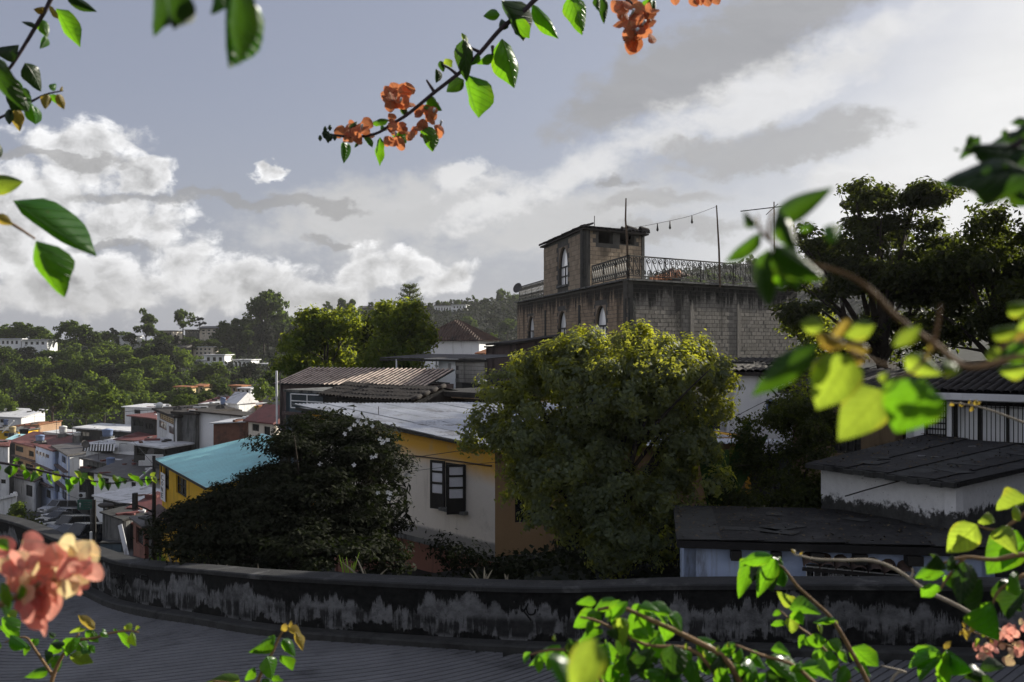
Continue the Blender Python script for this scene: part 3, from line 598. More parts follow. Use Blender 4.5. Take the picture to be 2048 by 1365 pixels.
def sub(mb, name, m, par, thing_, smooth=False):
    """a sub-part: mesh given in world coordinates, child of the part par of thing_"""
    o = part(mb, name, m, par, smooth)
    b = WORLD.get(thing_.name)
    # the parent part sits at the origin of its own parent inverse, so its children share world coordinates
    o.matrix_parent_inverse = Matrix()
    return o
def rf(px0, d0, px1, d1, depth, ray=None):
    A, B = XY(px0, d0), XY(px1, d1); t = (B-A).normalized(); n = Vector((-t.y, t.x)); v = ((A+B)/2).normalized()
    if ray is None: ray = .45 if min(d0, d1) > 62 else 0
    n = (n*(1-ray)+v*ray).normalized(); return [A, B, B+n*depth, A+n*depth]
def expand(foot, o):
    c = sum((Vector((p[0], p[1])) for p in foot), Vector((0, 0)))/len(foot); out = []
    for p in foot:
        v = Vector((p[0], p[1]))-c; out.append(Vector((p[0], p[1]))+v.normalized()*o*1.41)
    return out
def house(name, label, foot, zt, wm, wins=(), roof=('flat', .25, .18, 'concrete'), z0=None, cat='house', group=None, wmats=None, th=.2, mf='darkwood', mp='glass'):
    c = sum(foot, Vector((0, 0)))/len(foot)
    if z0 is None: z0 = min(H1(p.x, p.y) for p in foot)-.6
    if not isinstance(zt, (list, tuple)): zt = [zt]*len(foot)
    T = thing(name, label, cat, (c.x, c.y, z0), group); n = len(foot)
    for i in range(n):
        A, B = foot[i], foot[(i+1) % n]; Lw = (B-A).length
        zr = min(zt)
        ops = []
        for w in wins:
            if w[0] == i: ops.append((w[1]*Lw, w[2]*Lw, w[3], w[4]))
        mb = MB(); panel(mb, A, B, z0, zt[i], zt[(i+1) % n], th, ops)
        part(mb, 'wall', MT[(wmats or {}).get(i, wm)], T)
        for w in wins:
            if w[0] == i:
                k = w[5] if len(w) > 5 else {}
                window(T, A, B, w[1]*Lw, w[2]*Lw, w[3], w[4], MT[k.get('mf', mf)], MT[k.get('mp', mp)], k.get('nx', 2), k.get('ny', 1), fw=k.get('fw', .07), name=k.get('name', 'window'))
    kind = roof[0]; e = expand(foot, roof[1]); m = MT[roof[3]]
    if kind == 'flat': part(MB().prism([(p.x, p.y, z+roof[2]+.003) for p, z in zip(e, zt)], roof[2]), 'roof', m, T)
    elif kind in ('gable', 'hip'):
        rise, inset = roof[4], (roof[5] if len(roof) > 5 else 0.0)
        a, b = (e[0]+e[3])/2, (e[1]+e[2])/2; t = (b-a).normalized(); a += t*inset; b -= t*inset; z = zt[0]
        a3, b3 = (a.x, a.y, z+rise), (b.x, b.y, z+rise); E = [(p.x, p.y, z+.004) for p in e]; mb = MB(); th2 = roof[2]
        up = lambda p: (p[0], p[1], p[2]+th2)
        mb.quad(up(E[0]), up(E[1]), up(b3), up(a3)); mb.quad(up(E[2]), up(E[3]), up(a3), up(b3)); mb.tri(up(E[1]), up(E[2]), up(b3)); mb.tri(up(E[3]), up(E[0]), up(a3))
        for i in range(4): mb.quad(E[i], E[(i+1) % 4], up(E[(i+1) % 4]), up(E[i]))
        mb.quad(E[3], E[2], E[1], E[0]); part(mb, 'roof', m, T)
    return T
def W4(side, n, a, b, z0, z1, frac=.55, **k):
    """n equal windows along one side between fractions a and b"""
    s = (b-a)/n; return [(side, a+s*(i+.5-frac/2), a+s*(i+.5+frac/2), z0, z1, k) for i in range(n)]
# ------------------------------------------------------------------ cream house with the zinc roof
CA, CB = Vector((-6.9, 34.35)), Vector((-.46, 27.0)); dirL = (CB-CA).normalized(); dirR = Vector((2.82, 1.3)).normalized()
CCR = CB+dirR*8.6; CD = CA+dirR*8.6
ch = thing('cream_house', 'cream plastered house with ochre band, grey zinc sheet roof and an open dark shuttered window', 'house', (-.5, 30, -9))
wz0 = -5.85
u0, _ = on_wall(CA, CB, 891, 975); u1, _ = on_wall(CA, CB, 932, 975); _, wz1 = on_wall(CA, CB, 900, 926); _, wzb = on_wall(CA, CB, 900, 1016)
m = bpy.data.materials.new('creamband'); m.use_nodes = True; t = m.node_tree; h = G(t); b = t.nodes['Principled BSDF']
co = t.nodes.new('ShaderNodeTexCoord').outputs['Object']; x_, y_, z_ = h.sep(co)
nz = h.noise(co, .7, 5, .6); nf = h.noise(co, 9, 5, .6)
k = h.ss(h.add(h.add(z_, h.mul(x_, .10)), h.mul(h.sub(nz, .5), .5)), -4.05, -3.35)
cb = h.mix(h.lin(nz, .3, .7, 0, 1), (.70, .63, .54), (.78, .71, .62)); cb = h.mix(h.ss(h.noise(h.mapping(co, scale=(1, 1, .1)), 2.5, 6, .65), .54, .78), cb, (.44, .385, .33))
cb = h.mix(k, cb, (.74, .40, .05))
cb = h.mix(h.ss(h.add(z_, h.mul(nf, .12)), -5.38, -5.5), cb, (.27, .255, .235))
cb = h.mix(h.mul(h.ss(h.noise(co, 1.6, 7, .7), .56, .70), .35), cb, (.40, .35, .29))
t.links.new(cb, b.inputs['Base Color']); b.inputs['Roughness'].default_value = .92
bn = t.nodes.new('ShaderNodeBump'); bn.inputs['Strength'].default_value = .25; bn.inputs['Distance'].default_value = .03; t.links.new(nf, bn.inputs['Height']); t.links.new(bn.outputs[0], b.inputs['Normal'])
MT['creamband'] = m
zL, zB_ = -2.42, -2.93
mb = MB(); panel(mb, CA, CB, wz0, zL, zB_, .22, [(u0, u1, wzb, wz1)]); part(mb, 'wall', m, ch)
ur0, _ = on_wall(CB, CCR, 1030, 990); ur1, _ = on_wall(CB, CCR, 1085, 990)
_, rz1 = on_wall(CB, CCR, 1050, 925); _, rz0 = on_wall(CB, CCR, 1050, 1045)
mb = MB(); panel(mb, CB, CCR, wz0, zB_, zB_, .22, [(ur0, ur1, rz0, rz1)]); part(mb, 'wall', MT['shadedbrown'], ch, label='wall with the round tree shade put into its brown')
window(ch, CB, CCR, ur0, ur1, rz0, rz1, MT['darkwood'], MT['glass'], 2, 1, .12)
mb = MB(); panel(mb, CD, CA, wz0, zL, zL, .22); panel(mb, CCR, CD, wz0, zB_, zL, .22); part(mb, 'wall', MT['ochre'], ch)
part(MB().prism([(p.x, p.y, wz0-.003) for p in expand([CA, CB, CCR, CD], -.02)], .16), 'floor_slab', MT['concrete'], ch)
ins = [CA+dirR*.9-dirL*.2, CB+dirR*.9-dirL*.9, CCR+dirR*.0-dirL*.9, CD]
mb = MB()
for i in range(4): panel(mb, ins[i], ins[(i+1) % 4], -10.5, wz0-.17, wz0-.17, .2)
part(mb, 'lower_wall', MT['pink'], ch, label='faded pink lower storey wall set back under the floor slab')
# curtains and shutters
pt, rzW, Lw = wpt(CA, CB)
mb = MB()
n = 16
for i in range(n):
    a, c = u0+(u1-u0)*i/n, u0+(u1-u0)*(i+1)/n; oa, oc = .10+.025*math.sin(i*1.9), .10+.025*math.sin((i+1)*1.9)
    mb.quad(pt(a, wzb+.03, -oa), pt(c, wzb+.03, -oc), pt(c, wz1-.03, -oc), pt(a, wz1-.03, -oa))
part(mb, 'curtain', MT['curtain'], ch)
part(MB().box(pt((u0+u1)/2, (wzb+wz1)/2, -.21), (u1-u0, .02, wz1-wzb), rzW), 'window_back', MT['glass'], ch)
def shutter(hinge_u, sgn, ang, pane_m):
    hp = pt(hinge_u, 0, .03); base = Vector((math.cos(rzW), math.sin(rzW)))*sgn; nn = Vector((math.sin(rzW), -math.cos(rzW)))
    dv = base*math.cos(ang)+nn*math.sin(ang); w = (u1-u0)*.55; q = lambda s, z, o=0: Vector((hp.x+dv.x*s, hp.y+dv.y*s, z)); rz = math.atan2(dv.y, dv.x)
    H_ = wz1-wzb; mb = MB(); z0, z1 = wzb-.08, wz1+.03; f = .07
    mb.box(q(f/2, (z0+z1)/2), (f, .05, z1-z0), rz); mb.box(q(w-f/2, (z0+z1)/2), (f, .05, z1-z0), rz)
    zs = [z0+(z1-z0)*k for k in (.30, .53, .765)]
    mb.box(q(w/2, z1-f/2), (w-2*f, .05, f), rz); mb.box(q(w/2, z0+(zs[0]-z0)/2), (w-2*f, .035, zs[0]-z0), rz)
    for z in zs: mb.box(q(w/2, z), (w-2*f, .045, f*.8), rz)
    s = part(mb, 'shutter', MT['darkwood'], ch)
    for a, c in ((zs[0]+.04, zs[1]-.03), (zs[1]+.04, zs[2]-.03), (zs[2]+.04, z1-f)):
        sub(MB().box(q(w/2, (a+c)/2), (w-2*f, .012, c-a), rz), 'pane', pane_m, s, ch)
shutter(u0-.01, -1, rad(14), MT['curtain']); shutter(u1+.0, -1, rad(58), MT['curtain'])
part(MB().box(pt((u0+u1)/2, wzb-.05, .05), (u1-u0+.2, .26, .09), rzW), 'sill', MT['concrete'], ch)
mb = MB()
for uu in (u0+.03, u1-.03): mb.box(pt(uu, (wzb+wz1)/2, -.06), (.06, .10, wz1-wzb), rzW)
mb.box(pt((u0+u1)/2, wz1-.03, -.06), (u1-u0-.12, .10, .06), rzW); part(mb, 'window_frame', MT['darkwood'], ch)
# zinc sheets
ex = .45; RA = CA-dirL*.5-dirR*ex; nA = dirL; Lz = (CB-CA).length+.5+.55; Wz = 8.6+ex+.4
def corr_sheet(o, du, dv, lu, lv, zf, waves, amp, name, m, T, seg=6, sag=0):
    """corrugated sheet: du runs along the corrugation (length lu), dv across (lv)"""
    mb = MB(); n = waves*seg; i0 = 0
    for i in range(n+1):
        s = lv*i/n; a = amp*math.cos(2*math.pi*waves*i/n)
        for tt in (0, .5, 1):
            p = o+dv*s+du*(lu*tt); mb.v.append((p.x, p.y, zf(p)+a+sag*(tt-.5)**2*4-sag))
    for i in range(n):
        for k in range(2): a = i*3+k; mb.f.append((a, a+1, a+4, a+3))
    return part(mb, name, m, T, True)
def zroof(p):
    s = (p-RA).dot(dirL)/Lz; return -2.24-(.56)*s
rows = 4; cols = 9
for r in range(rows):
    for c in range(cols):
        lu = Lz/rows+.16; o = RA+dirL*(Lz/rows*r-.0)+dirR*(Wz/cols*c)
        jig = R.uniform(-.012, .012); lift = -.03*r+.008*(c % 2)+jig
        corr_sheet(o+dirL*R.uniform(-.05, .06), dirL, dirR, lu, Wz/cols+.05, lambda p, lift=lift, r=r: zroof(p)+lift+.05-.03*((p-RA).dot(dirL)/(Lz/rows)-r), 8, .030, 'zinc_sheet', MT['zinc'], ch, 5)
mb = MB()
for c in range(5):
    a = RA+dirR*(Wz*c/4*.97+.1)+dirL*.1; e2 = a+dirL*(Lz-.3); mb.beam((a.x, a.y, zroof(a)-.09), (e2.x, e2.y, zroof(e2)-.09), .07, .10)
part(mb, 'rafter_frame', MT['darkwood'], ch)
mb = MB()
for (px, py, d) in ((708, 822, 33.6), (757, 827, 32.4)): p = P(px, py, d); mb.tube([(p.x, p.y, p.z-.35), (p.x, p.y, p.z+.22)], .012, 4)
part(mb, 'roof_pipe', MT['iron'], ch)
# brown conduit fixed across the cream wall
mb = MB(); pts = []
for px, py in ((790, 908), (850, 914), (905, 921), (960, 929), (985, 932)):
    u, z = on_wall(CA, CB, px, py); pts.append(tuple(pt(u, z, .03)))
mb.tube(pts, .022, 5); part(mb, 'conduit', MT['bamboo'], ch)

# ------------------------------------------------------------------ long old house with a dark barrel tile roof
EL_, ER_ = Vector((X(632, 42), 42)), Vector((X(824, 37.5), 37.5)); tl = (ER_-EL_).normalized(); bk = Vector((-tl.y, tl.x))
foot = [EL_+bk*.35, ER_+bk*.35-tl*.3, ER_+bk*3.6-tl*.3, EL_+bk*3.6]
wins = W4(0, 6, .12, .93, -3.15, -2.45, .5, mf='darkwood', mp='curtain', nx=1)
th_ = house('tile_roof_house', 'long low dark house with sagging mossy barrel tile roof above the zinc sheets', foot, -2.30, 'darkconc', wins, ('flat', -.15, .03, 'darkconc'), z0=-5.2)
def barrel(o, along, across, r, ln, slope, m, name, T):
    mb = MB(); k = 5
    for i in range(k+1):
        a = math.pi*i/k
        for tt, rr in ((0, r), (1, r*.86)):
            p = o+across*(-math.cos(a)*rr)+Vector((along.x, along.y, 0))*(ln*tt); mb.v.append((p.x, p.y, o.z+math.sin(a)*rr*.8+slope*ln*tt))
    for i in range(k): a = i*2; mb.f.append((a, a+2, a+3, a+1))
    return part(mb, name, m, T, True)
nT = 27; Lt = (ER_-EL_).length; a3 = Vector((tl.x, tl.y, 0))
for r in range(4):
    for c in range(nT):
        s = Lt*(c+.5)/nT; o2 = EL_+tl*s+bk*(.0+r*.40); sagz = -.05*math.sin(math.pi*s/Lt)+R.uniform(-.012, .012)
        barrel(Vector((o2.x, o2.y, -2.28+.30*r*.40/.40*.38+sagz+.01)), bk, a3, .115, .44, .27, MT['tiledark'], 'tile', th_)
mb = MB(); q0, q1 = EL_+bk*1.55, ER_+bk*1.55
mb.quad((EL_.x, EL_.y, -2.33), (ER_.x, ER_.y, -2.33), (q1.x, q1.y, -1.86), (q0.x, q0.y, -1.86))
w0, w1 = q0+bk*2.2, q1+bk*2.2
mb.quad((q0.x, q0.y, -1.80), (q1.x, q1.y, -1.80), (w1.x, w1.y, -2.2), (w0.x, w0.y, -2.2)); mb.quad((q0.x, q0.y, -1.86), (q1.x, q1.y, -1.86), (q1.x, q1.y, -1.80), (q0.x, q0.y, -1.80))
g0, g1 = ER_-tl*.02, w1
mb.tri((ER_.x, ER_.y, -2.35), (w1.x, w1.y, -2.35), (q1.x, q1.y, -1.86))
part(mb, 'roof_deck', MT['tarpaper'], th_)
for r in range(4):
    o2 = ER_+bk*(.0+r*.40); part(MB().tube([(o2.x, o2.y, -2.22+.12*r), (o2.x+bk.x*.45, o2.y+bk.y*.45, -2.22+.12*(r+1)+.02)], .085, 6), 'verge_tile', MT['tiledark'], th_, True)

# ------------------------------------------------------------------ low beige house with a dark flat roof, beside it
foot = rf(868, 39.5, 985, 37.5, 5.5)
house('flat_roof_house', 'low beige house with a heavy dark flat roof and a long open strip window', foot, -2.15, 'cream', [(0, .08, .98, -2.50, -2.22, dict(nx=4, mf='darkwood'))], ('flat', .35, .2, 'tarpaper'), z0=-5)

# ------------------------------------------------------------------ striped roof house and blue grey building beneath it
foot = rf(560, 50, 850, 47.0, 3.2)
st_ = thing('striped_roof_house', 'house under a long roof of tile columns coloured as sunlit stripes', 'house', (foot[0].x, foot[0].y, -6))
for i in range(4):
    mb = MB(); panel(mb, foot[i], foot[(i+1) % 4], -6.5, -2.15, -2.15, .2); part(mb, 'wall', MT['mauve'], st_)
A_, B_ = foot[0], foot[1]; tt_ = (B_-A_).normalized(); bb = Vector((-tt_.y, tt_.x)); Ls = (B_-A_).length+.4; nS = 33
mb = MB(); o = A_-tt_*.2-bb*.3; e1 = o+tt_*Ls; f1 = e1+bb*3.2; f0 = o+bb*3.2
mb.prism([(o.x, o.y, -2.13), (e1.x, e1.y, -2.13), (f1.x, f1.y, -1.42), (f0.x, f0.y, -1.42)], .05); part(mb, 'roof_deck', MT['tarpaper'], st_)
for c in range(nS):
    s = A_-tt_*.2-bb*.38+tt_*(Ls*(c+.5)/nS)+bb*0
    barrel(Vector((s.x, s.y, -2.13)), bb, Vector((tt_.x, tt_.y, 0)), .058, 3.3, .222, MT['tilesunlit'], 'tile_column', st_)  # pale columns over a dark deck: sun stripes put into the colours
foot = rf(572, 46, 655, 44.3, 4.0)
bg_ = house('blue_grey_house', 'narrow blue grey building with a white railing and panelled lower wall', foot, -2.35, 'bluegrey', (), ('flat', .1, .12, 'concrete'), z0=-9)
A_, B_ = foot[0], foot[1]; pt, rz, Lw = wpt(A_, B_)
mb = MB()
ua, za = on_wall(A_, B_, 586, 815); ub, zb = on_wall(A_, B_, 654, 791)
for z in (za, (za+zb)/2, zb): mb.beam(pt(ua, z, .12), pt(ub, z, .12), .045, .045)
for f_ in (0, .48, 1): u = ua+(ub-ua)*f_; mb.beam(pt(u, za, .12), pt(u, zb, .12), .045, .045)
part(mb, 'railing_frame', MT['white'], bg_)
mb = MB()
for i in range(30): u = ua+(ub-ua)*(i+.5)/30; mb.beam(pt(u, za, .12), pt(u, zb, .12), .012, .012)
part(mb, 'railing_mesh', MT['zincold'], bg_)
ua, z1 = on_wall(A_, B_, 584, 832); ub, z0 = on_wall(A_, B_, 652, 885)
for i in range(9):
    w = (ub-ua)/9; part(MB().box(pt(ua+w*(i+.5), (z0+z1)/2, .04), (w*.93, .05, z1-z0), rz), 'panel', MT['concrete'], bg_)
part(MB().box(pt(Lw*.5, z1+.12, .1), (Lw*1.02, .24, .14), rz), 'ledge', MT['mauve'], bg_)
dp = thing('drain_pipe', 'pale tall drain pipe with an elbow at the striped roof corner', 'pipe', tuple(P(553, 880, 46)))
part(MB().tube([tuple(P(553, 742, 46)), tuple(P(554, 848, 46)), tuple(P(569, 875, 46)), tuple(P(571, 905, 46))], .05, 6), 'pipe', MT['white'], dp)
part(MB().tube([tuple(P(560, 745, 46)), tuple(P(561, 850, 46))], .03, 5), 'pipe', MT['zincold'], dp)

# ------------------------------------------------------------------ roof terrace with a sheet canopy
tr = thing('roof_terrace', 'covered roof terrace with thin posts, cream side wall and grey block wall', 'terrace', tuple(P(880, 770, 52)))
za = Z(718, 52)
q = [XY(760, 54), XY(972, 50.5), XY(972, 50.5)+Vector((1.2, 4.5)), XY(760, 54)+Vector((1.2, 4.5))]
dv = (q[1]-q[0]).normalized(); du = Vector((-dv.y, dv.x)); nsh = 7; wsh = (q[1]-q[0]).length/nsh
for c in range(nsh): corr_sheet(q[0]+dv*(wsh*c), du, dv, 4.2, wsh+.04, lambda p: za+.02+.035*(p-q[0]).dot(du), 7, .02, 'roof_sheet', MT['zincold'], tr, 5)
mb = MB()
for a, b in ((0, 1),): mb.beam((q[0].x, q[0].y, za-.08), (q[1].x, q[1].y, za-.08), .08, .12)
part(mb, 'beam', MT['darkwood'], tr)
for px in (793, 873): p = XY(px, 53.4); part(MB().tube([(p.x, p.y, za-.05), (p.x, p.y, za-1.5)], .045, 6), 'post', MT['white'], tr)
A_, B_ = XY(877, 53.5), XY(911, 51.8); mb = MB(); panel(mb, A_, B_, -2.6, za-.12, za-.12, .2, [((B_-A_).length*.55, (B_-A_).length*.75, Z(740, 52.5), Z(727, 52.5))]); part(mb, 'wall', MT['white'], tr)
A2_, B2_ = XY(911.5, 51.75), XY(970, 50.6); mb = MB(); panel(mb, A2_, B2_, -2.6, za-.12, za-.12, .2); part(mb, 'wall', MT['mortar'], tr)
pt, rz, Lw = wpt(A2_, B2_)
for r in range(6):
    for c in range(5):
        w, hh = Lw/4.5, .215; u = (c-.0+(.5 if r % 2 else 0))*w; u0_, u1_ = max(u, 0), min(u+w, Lw)
        if u1_-u0_ < .06: continue
        part(MB().box(pt((u0_+u1_)/2, Z(766, 51.2)+hh*(r+.5), .012+R.uniform(0, .012)), (u1_-u0_-.02, .05, hh-.02), rz), 'block', MT['block'], tr)
p = [XY(868, 53.5), XY(985, 49.5), XY(985, 49.5)+Vector((1, 6)), XY(868, 53.5)+Vector((1, 6))]
part(MB().prism([(v.x, v.y, Z(768, 51)) for v in p], .9), 'floor_slab', MT['tarpaper'], tr)
mb = MB()
a, b = XY(745, 56.5), XY(868, 55); 
for z in (Z(752, 56), Z(738, 56)): mb.beam((a.x, a.y, z), (b.x, b.y, z), .04, .04)
for i in range(8): v = a+(b-a)*i/7; mb.beam((v.x, v.y, Z(756, 56)), (v.x, v.y, Z(738, 56)), .03, .03)
part(mb, 'railing', MT['iron'], tr)
dm = thing('skylight_dome', 'small white dome sitting on the dark roof slab by the terrace', 'skylight', tuple(P(968, 769, 49)))
part(MB().lathe(tuple(P(966, 768, 49)), [(.26*math.cos(a), .24*math.sin(a)) for a in [i*math.pi/2/6 for i in range(7)]], 14), 'dome', MT['white'], dm, True)

# ------------------------------------------------------------------ white hall with pyramid tile roof, far behind the terrace
foot = rf(838, 100, 958, 97, 6.2); zt = Z(682, 98)
hall = house('white_hall', 'white walled hall with a pointed dark pyramid tile roof', foot, zt, 'white', (), ('flat', -.2, .02, 'white'), z0=-8)
e = expand(foot, .55); c = sum(e, Vector((0, 0)))/4; apex = Vector((c.x, c.y, zt+2.15))
for i in range(4):
    a, b = e[i], e[(i+1) % 4]; Ln = (b-a).length; n = int(Ln/.30); mb = MB(); t2 = (b-a).normalized(); nb = Vector((-t2.y, t2.x)); hd = (c-(a+b)/2).length
    mb.tri((a.x, a.y, zt), (b.x, b.y, zt), tuple(apex))
    for k in range(n):                        # rib of tiles running up to the hip
        f_ = (k+.5)/n; run = 1-abs(f_-.5)*2; s0 = a+(b-a)*f_; s1 = s0+(c-(a+b)/2)*run
        mb.tube([(s0.x, s0.y, zt+.03), (s1.x, s1.y, zt+.03+2.15*run)], .085, 4, False)
    part(mb, 'roof_tiles', MT['tile'], hall, kind='stuff')
part(MB().tube([tuple(apex), (apex.x, apex.y, apex.z+.45)], .03, 4).tube([(apex.x-.25, apex.y, apex.z+.3), (apex.x+.25, apex.y, apex.z+.3)], .025, 4), 'finial', MT['iron'], hall)
foot = rf(955, 92, 973, 90, 4); zt = Z(709, 90)
house('orange_tile_annex', 'small annex with a bright orange tile roof beside the white hall', foot, [zt, zt, zt+.95, zt+.95], 'white', (), ('flat', .2, .1, 'tileorange'), z0=-8)
foot = rf(985, 60, 1036, 58, 5); zt = Z(692, 59)
house('mauve_house', 'dingy mauve house with dark tile roof wedged beside the arched window building', foot, [zt, zt+.1, zt+.75, zt+.6], 'mauve', [(0, .75, .95, zt-.9, zt-.3)], ('flat', .3, .12, 'tiledark'), z0=-6)
foot = rf(972, 60.5, 992, 60, 3); house('lean_to', 'low mauve lean to shed between terrace and tall mauve house', foot, Z(696, 60), 'mauve', (), ('flat', .12, .1, 'tiledark'), z0=-6, cat='shed')

# ------------------------------------------------------------------ big block building with tower, arched windows and scroll railings
K = Vector((5.8, 50.0)); LE_ = Vector((.44, 80.0)); RE_ = K+Vector((.77, .64))*14.5; dL = (K-LE_).normalized(); dR = (RE_-K).normalized(); zP = 3.13
bt = thing('tower_building', 'mould streaked concrete block building with a square tower and tall arched white windows', 'building', (K.x+3, K.y+8, -4))
def lp(px):                                     # distance along the long left face from LE_ at a pixel column
    return on_wall(LE_, K, px, 600)[0]
ptL, rzL, LL = wpt(LE_, K); ptR, rzR, LR_ = wpt(K, RE_)
AW = []
for px, py, hw in ((1062, 632, 1.1), (1124, 622, 1.1), (1201, 611, 1.1)):
    u, zt = on_wall(LE_, K, px, py); AW.append((u, zt, hw, zt-3.05))
mb = MB(); panel(mb, LE_, K, -5, zP, zP, .3, [(u-hw, u+hw, zb, zt-hw*.0) for u, zt, hw, zb in AW]); part(mb, 'wall', MT['mortar'], bt)
mb = MB(); panel(mb, K, RE_, -5, zP, zP, .3); part(mb, 'wall', MT['mortar'], bt)
BK = [RE_, RE_+(LE_-K), LE_]
mb = MB(); panel(mb, BK[0], BK[1], -5, zP, zP, .3); panel(mb, BK[1], BK[2], -5, zP, zP, .3); part(mb, 'wall', MT['block'], bt)
part(MB().prism([(p.x, p.y, zP-.25) for p in (LE_, K, RE_, BK[1])], .2), 'roof_slab', MT['concrete'], bt)
def archwin(u, zt, hw, zb, pt, rz, T, back=.16, mats=('iron', 'panesky')):
    """arched window: frame with mullions, panes whitened for mirrored sky, and the masonry spandrels that round the opening off"""
    N_ = 12; spring = zt-hw*1.05; arc = [(u+hw*math.cos(a), spring+(zt-spring)*math.sin(a)) for a in [math.pi*i/N_ for i in range(N_+1)]]
    mb = MB()
    for i in range(N_):                         # spandrels above the arch
        a, b = arc[i], arc[i+1]
        mb.quad(pt(b[0], b[1], -.0), pt(a[0], a[1], -.0), pt(a[0], zt+.002, -.0), pt(b[0], zt+.002, -.0))
        mb.quad(pt(a[0], a[1], 0), pt(b[0], b[1], 0), pt(b[0], b[1], -.3), pt(a[0], a[1], -.3))
    part(mb, 'arch_spandrel', MT['blockwarm'], T)
    f = MB(); pts = [tuple(pt(q[0]-(.04 if q[0] > u else -.04), q[1]-.03, -back)) for q in arc]
    f.tube([tuple(pt(u+hw-.05, zb+.03, -back))]+pts+[tuple(pt(u-hw+.05, zb+.03, -back))], .06, 4)
    f.beam(pt(u, zb, -back), pt(u, spring, -back), .07, .06); H2 = spring-zb
    for fz in (0, .48, 1.0): f.beam(pt(u-hw+.05, zb+H2*fz+.02, -back), pt(u+hw-.05, zb+H2*fz+.02, -back), .08 if fz != .48 else .06, .09)
    fo = part(f, 'window', MT[mats[0]], T)
    for a, b, c, d in ((u-hw, u, zb, zb+H2*.48), (u, u+hw, zb, zb+H2*.48), (u-hw, u, zb+H2*.48, spring), (u, u+hw, zb+H2*.48, spring)):
        sub(MB().box(pt((a+b)/2, (c+d)/2, -back-.03), (b-a-.01, .015, d-c-.01), rz), 'pane', MT[mats[1]], fo, T)
    mb = MB(); i0 = len(mb.v); mb.v = [tuple(pt(q[0], q[1], -back-.03)) for q in arc]; mb.f = [tuple(range(N_, -1, -1))]
    sub(mb, 'fan_pane', MT[mats[1]], fo, T)
    part(MB().box(pt(u, zb-.06, .04), (2*hw+.3, .22, .12), rz), 'sill', MT['concrete'], T)
for a in AW: archwin(*a, ptL, rzL, bt)
def blocks(pt, rz, L, z0, z1, w, hh, m, T, skip=(), limit=0, cap=(), side='right', jitter=.012, name='block'):
    """courses of blocks laid proud of the mortar; the first `limit` (nearest the corner) are objects of their own, the rest one part"""
    cells = []; r = 0; z = z0
    while z+hh <= z1+.01:
        u = -(w/2 if r % 2 else 0)
        while u < L:
            a, b = max(u, 0.0), min(u+w, L); u += w
            if b-a < .05: continue
            uc, zc = (a+b)/2, z+hh/2
            if any(s[0]-.03 < b and a < s[1]+.03 and s[2]-.03 < z+hh and z < s[3]+.03 for s in skip): continue
            cells.append((a, b, z))
        z += hh; r += 1
    cells.sort(key=lambda c: (c[0]-0) if side == 'right' else -c[1])
    vis = [c for c in cells if c[2] > -1.55]; vis = vis[:limit]; vset = set(vis); rest = MB(); shared = {}
    for c in cells:
        a, b, z = c; off = R.uniform(.0, jitter)+.004; d = .06
        if c in vset:
            key = (round(b-a, 2)); 
            if key not in shared: shared[key] = MB().box((0, 0, 0), (b-a-.022, d, hh-.022)).mesh(name, m)
            o = part(shared[key], name, m, T); p = pt((a+b)/2, z+hh/2, off-d/2+.012); o.location = p; o.rotation_euler = (0, R.uniform(-.006, .006), rz)
        else: rest.box(pt((a+b)/2, z+hh/2, off-d/2+.012), (b-a-.022, d, hh-.022), rz)
    if rest.v: part(rest, 'block_courses', m, T, kind='stuff')
def mouldblock(name, base, z0, z1):
    m = bpy.data.materials.new(name); m.use_nodes = True; t = m.node_tree; h = G(t); b = t.nodes['Principled BSDF']
    co = t.nodes.new('ShaderNodeNewGeometry').outputs['Position']; x_, y_, z_ = h.sep(co); rnd = t.nodes.new('ShaderNodeNewGeometry').outputs['Random Per Island']
    nf = h.noise(co, 5, 6, .65); nb = h.noise(co, .8, 5, .6); dr = h.noise(h.mapping(co, scale=(1.6, 1.6, .13)), 1.5, 6, .65); dr2 = h.noise(h.mapping(co, loc=(5, 2, 1), scale=(1, 1, .07)), .7, 4, .6)
    oi = t.nodes.new('ShaderNodeObjectInfo').outputs['Random']
    c = h.mix(h.m('FRACT', h.add(rnd, oi)), tuple(x*.78 for x in base), tuple(x*1.18 for x in base)); c = h.mix(h.lin(nf, .35, .7, 0, .5), c, tuple(x*.62 for x in base))
    mould = h.ss(h.add(z_, h.add(h.mul(h.sub(dr, .5), 3.6), h.mul(h.sub(nf, .5), .7))), z0, z1)
    streak = h.mul(h.ss(dr2, .56, .66), h.ss(z_, z0-4.2, z1))
    f = h.mx(mould, h.mul(streak, .85)); f = h.mx(f, h.mul(h.ss(nb, .58, .72), .45))
    c = h.mix(h.mul(f, .95), c, h.mix(h.lin(nf, .3, .7, 0, 1), (.008, .008, .008), (.035, .034, .032)))
    t.links.new(c, b.inputs['Base Color']); b.inputs['Roughness'].default_value = .93; b.inputs['Specular IOR Level'].default_value = .15
    bn = t.nodes.new('ShaderNodeBump'); bn.inputs['Strength'].default_value = .4; bn.inputs['Distance'].default_value = .04; t.links.new(nf, bn.inputs['Height']); t.links.new(bn.outputs[0], b.inputs['Normal'])
    MT[name] = m
mouldblock('mouldblock', (.27, .25, .225), 1.75, 2.5); mouldblock('mouldwarm', (.38, .285, .20), 1.7, 2.6); mouldblock('mouldtower', (.38, .30, .22), 6.1, 7.6)
skL = [(u-hw, u+hw, zb-.15, zt+.1) for u, zt, hw, zb in AW]
blocks(ptL, rzL, LL, -3.2, 3.05, .42, .21, MT['mouldwarm'], bt, skL, 0)
blocks(ptR, rzR, LR_, -2.7, 3.04, .44, .215, MT['mouldblock'], bt, (), 290)
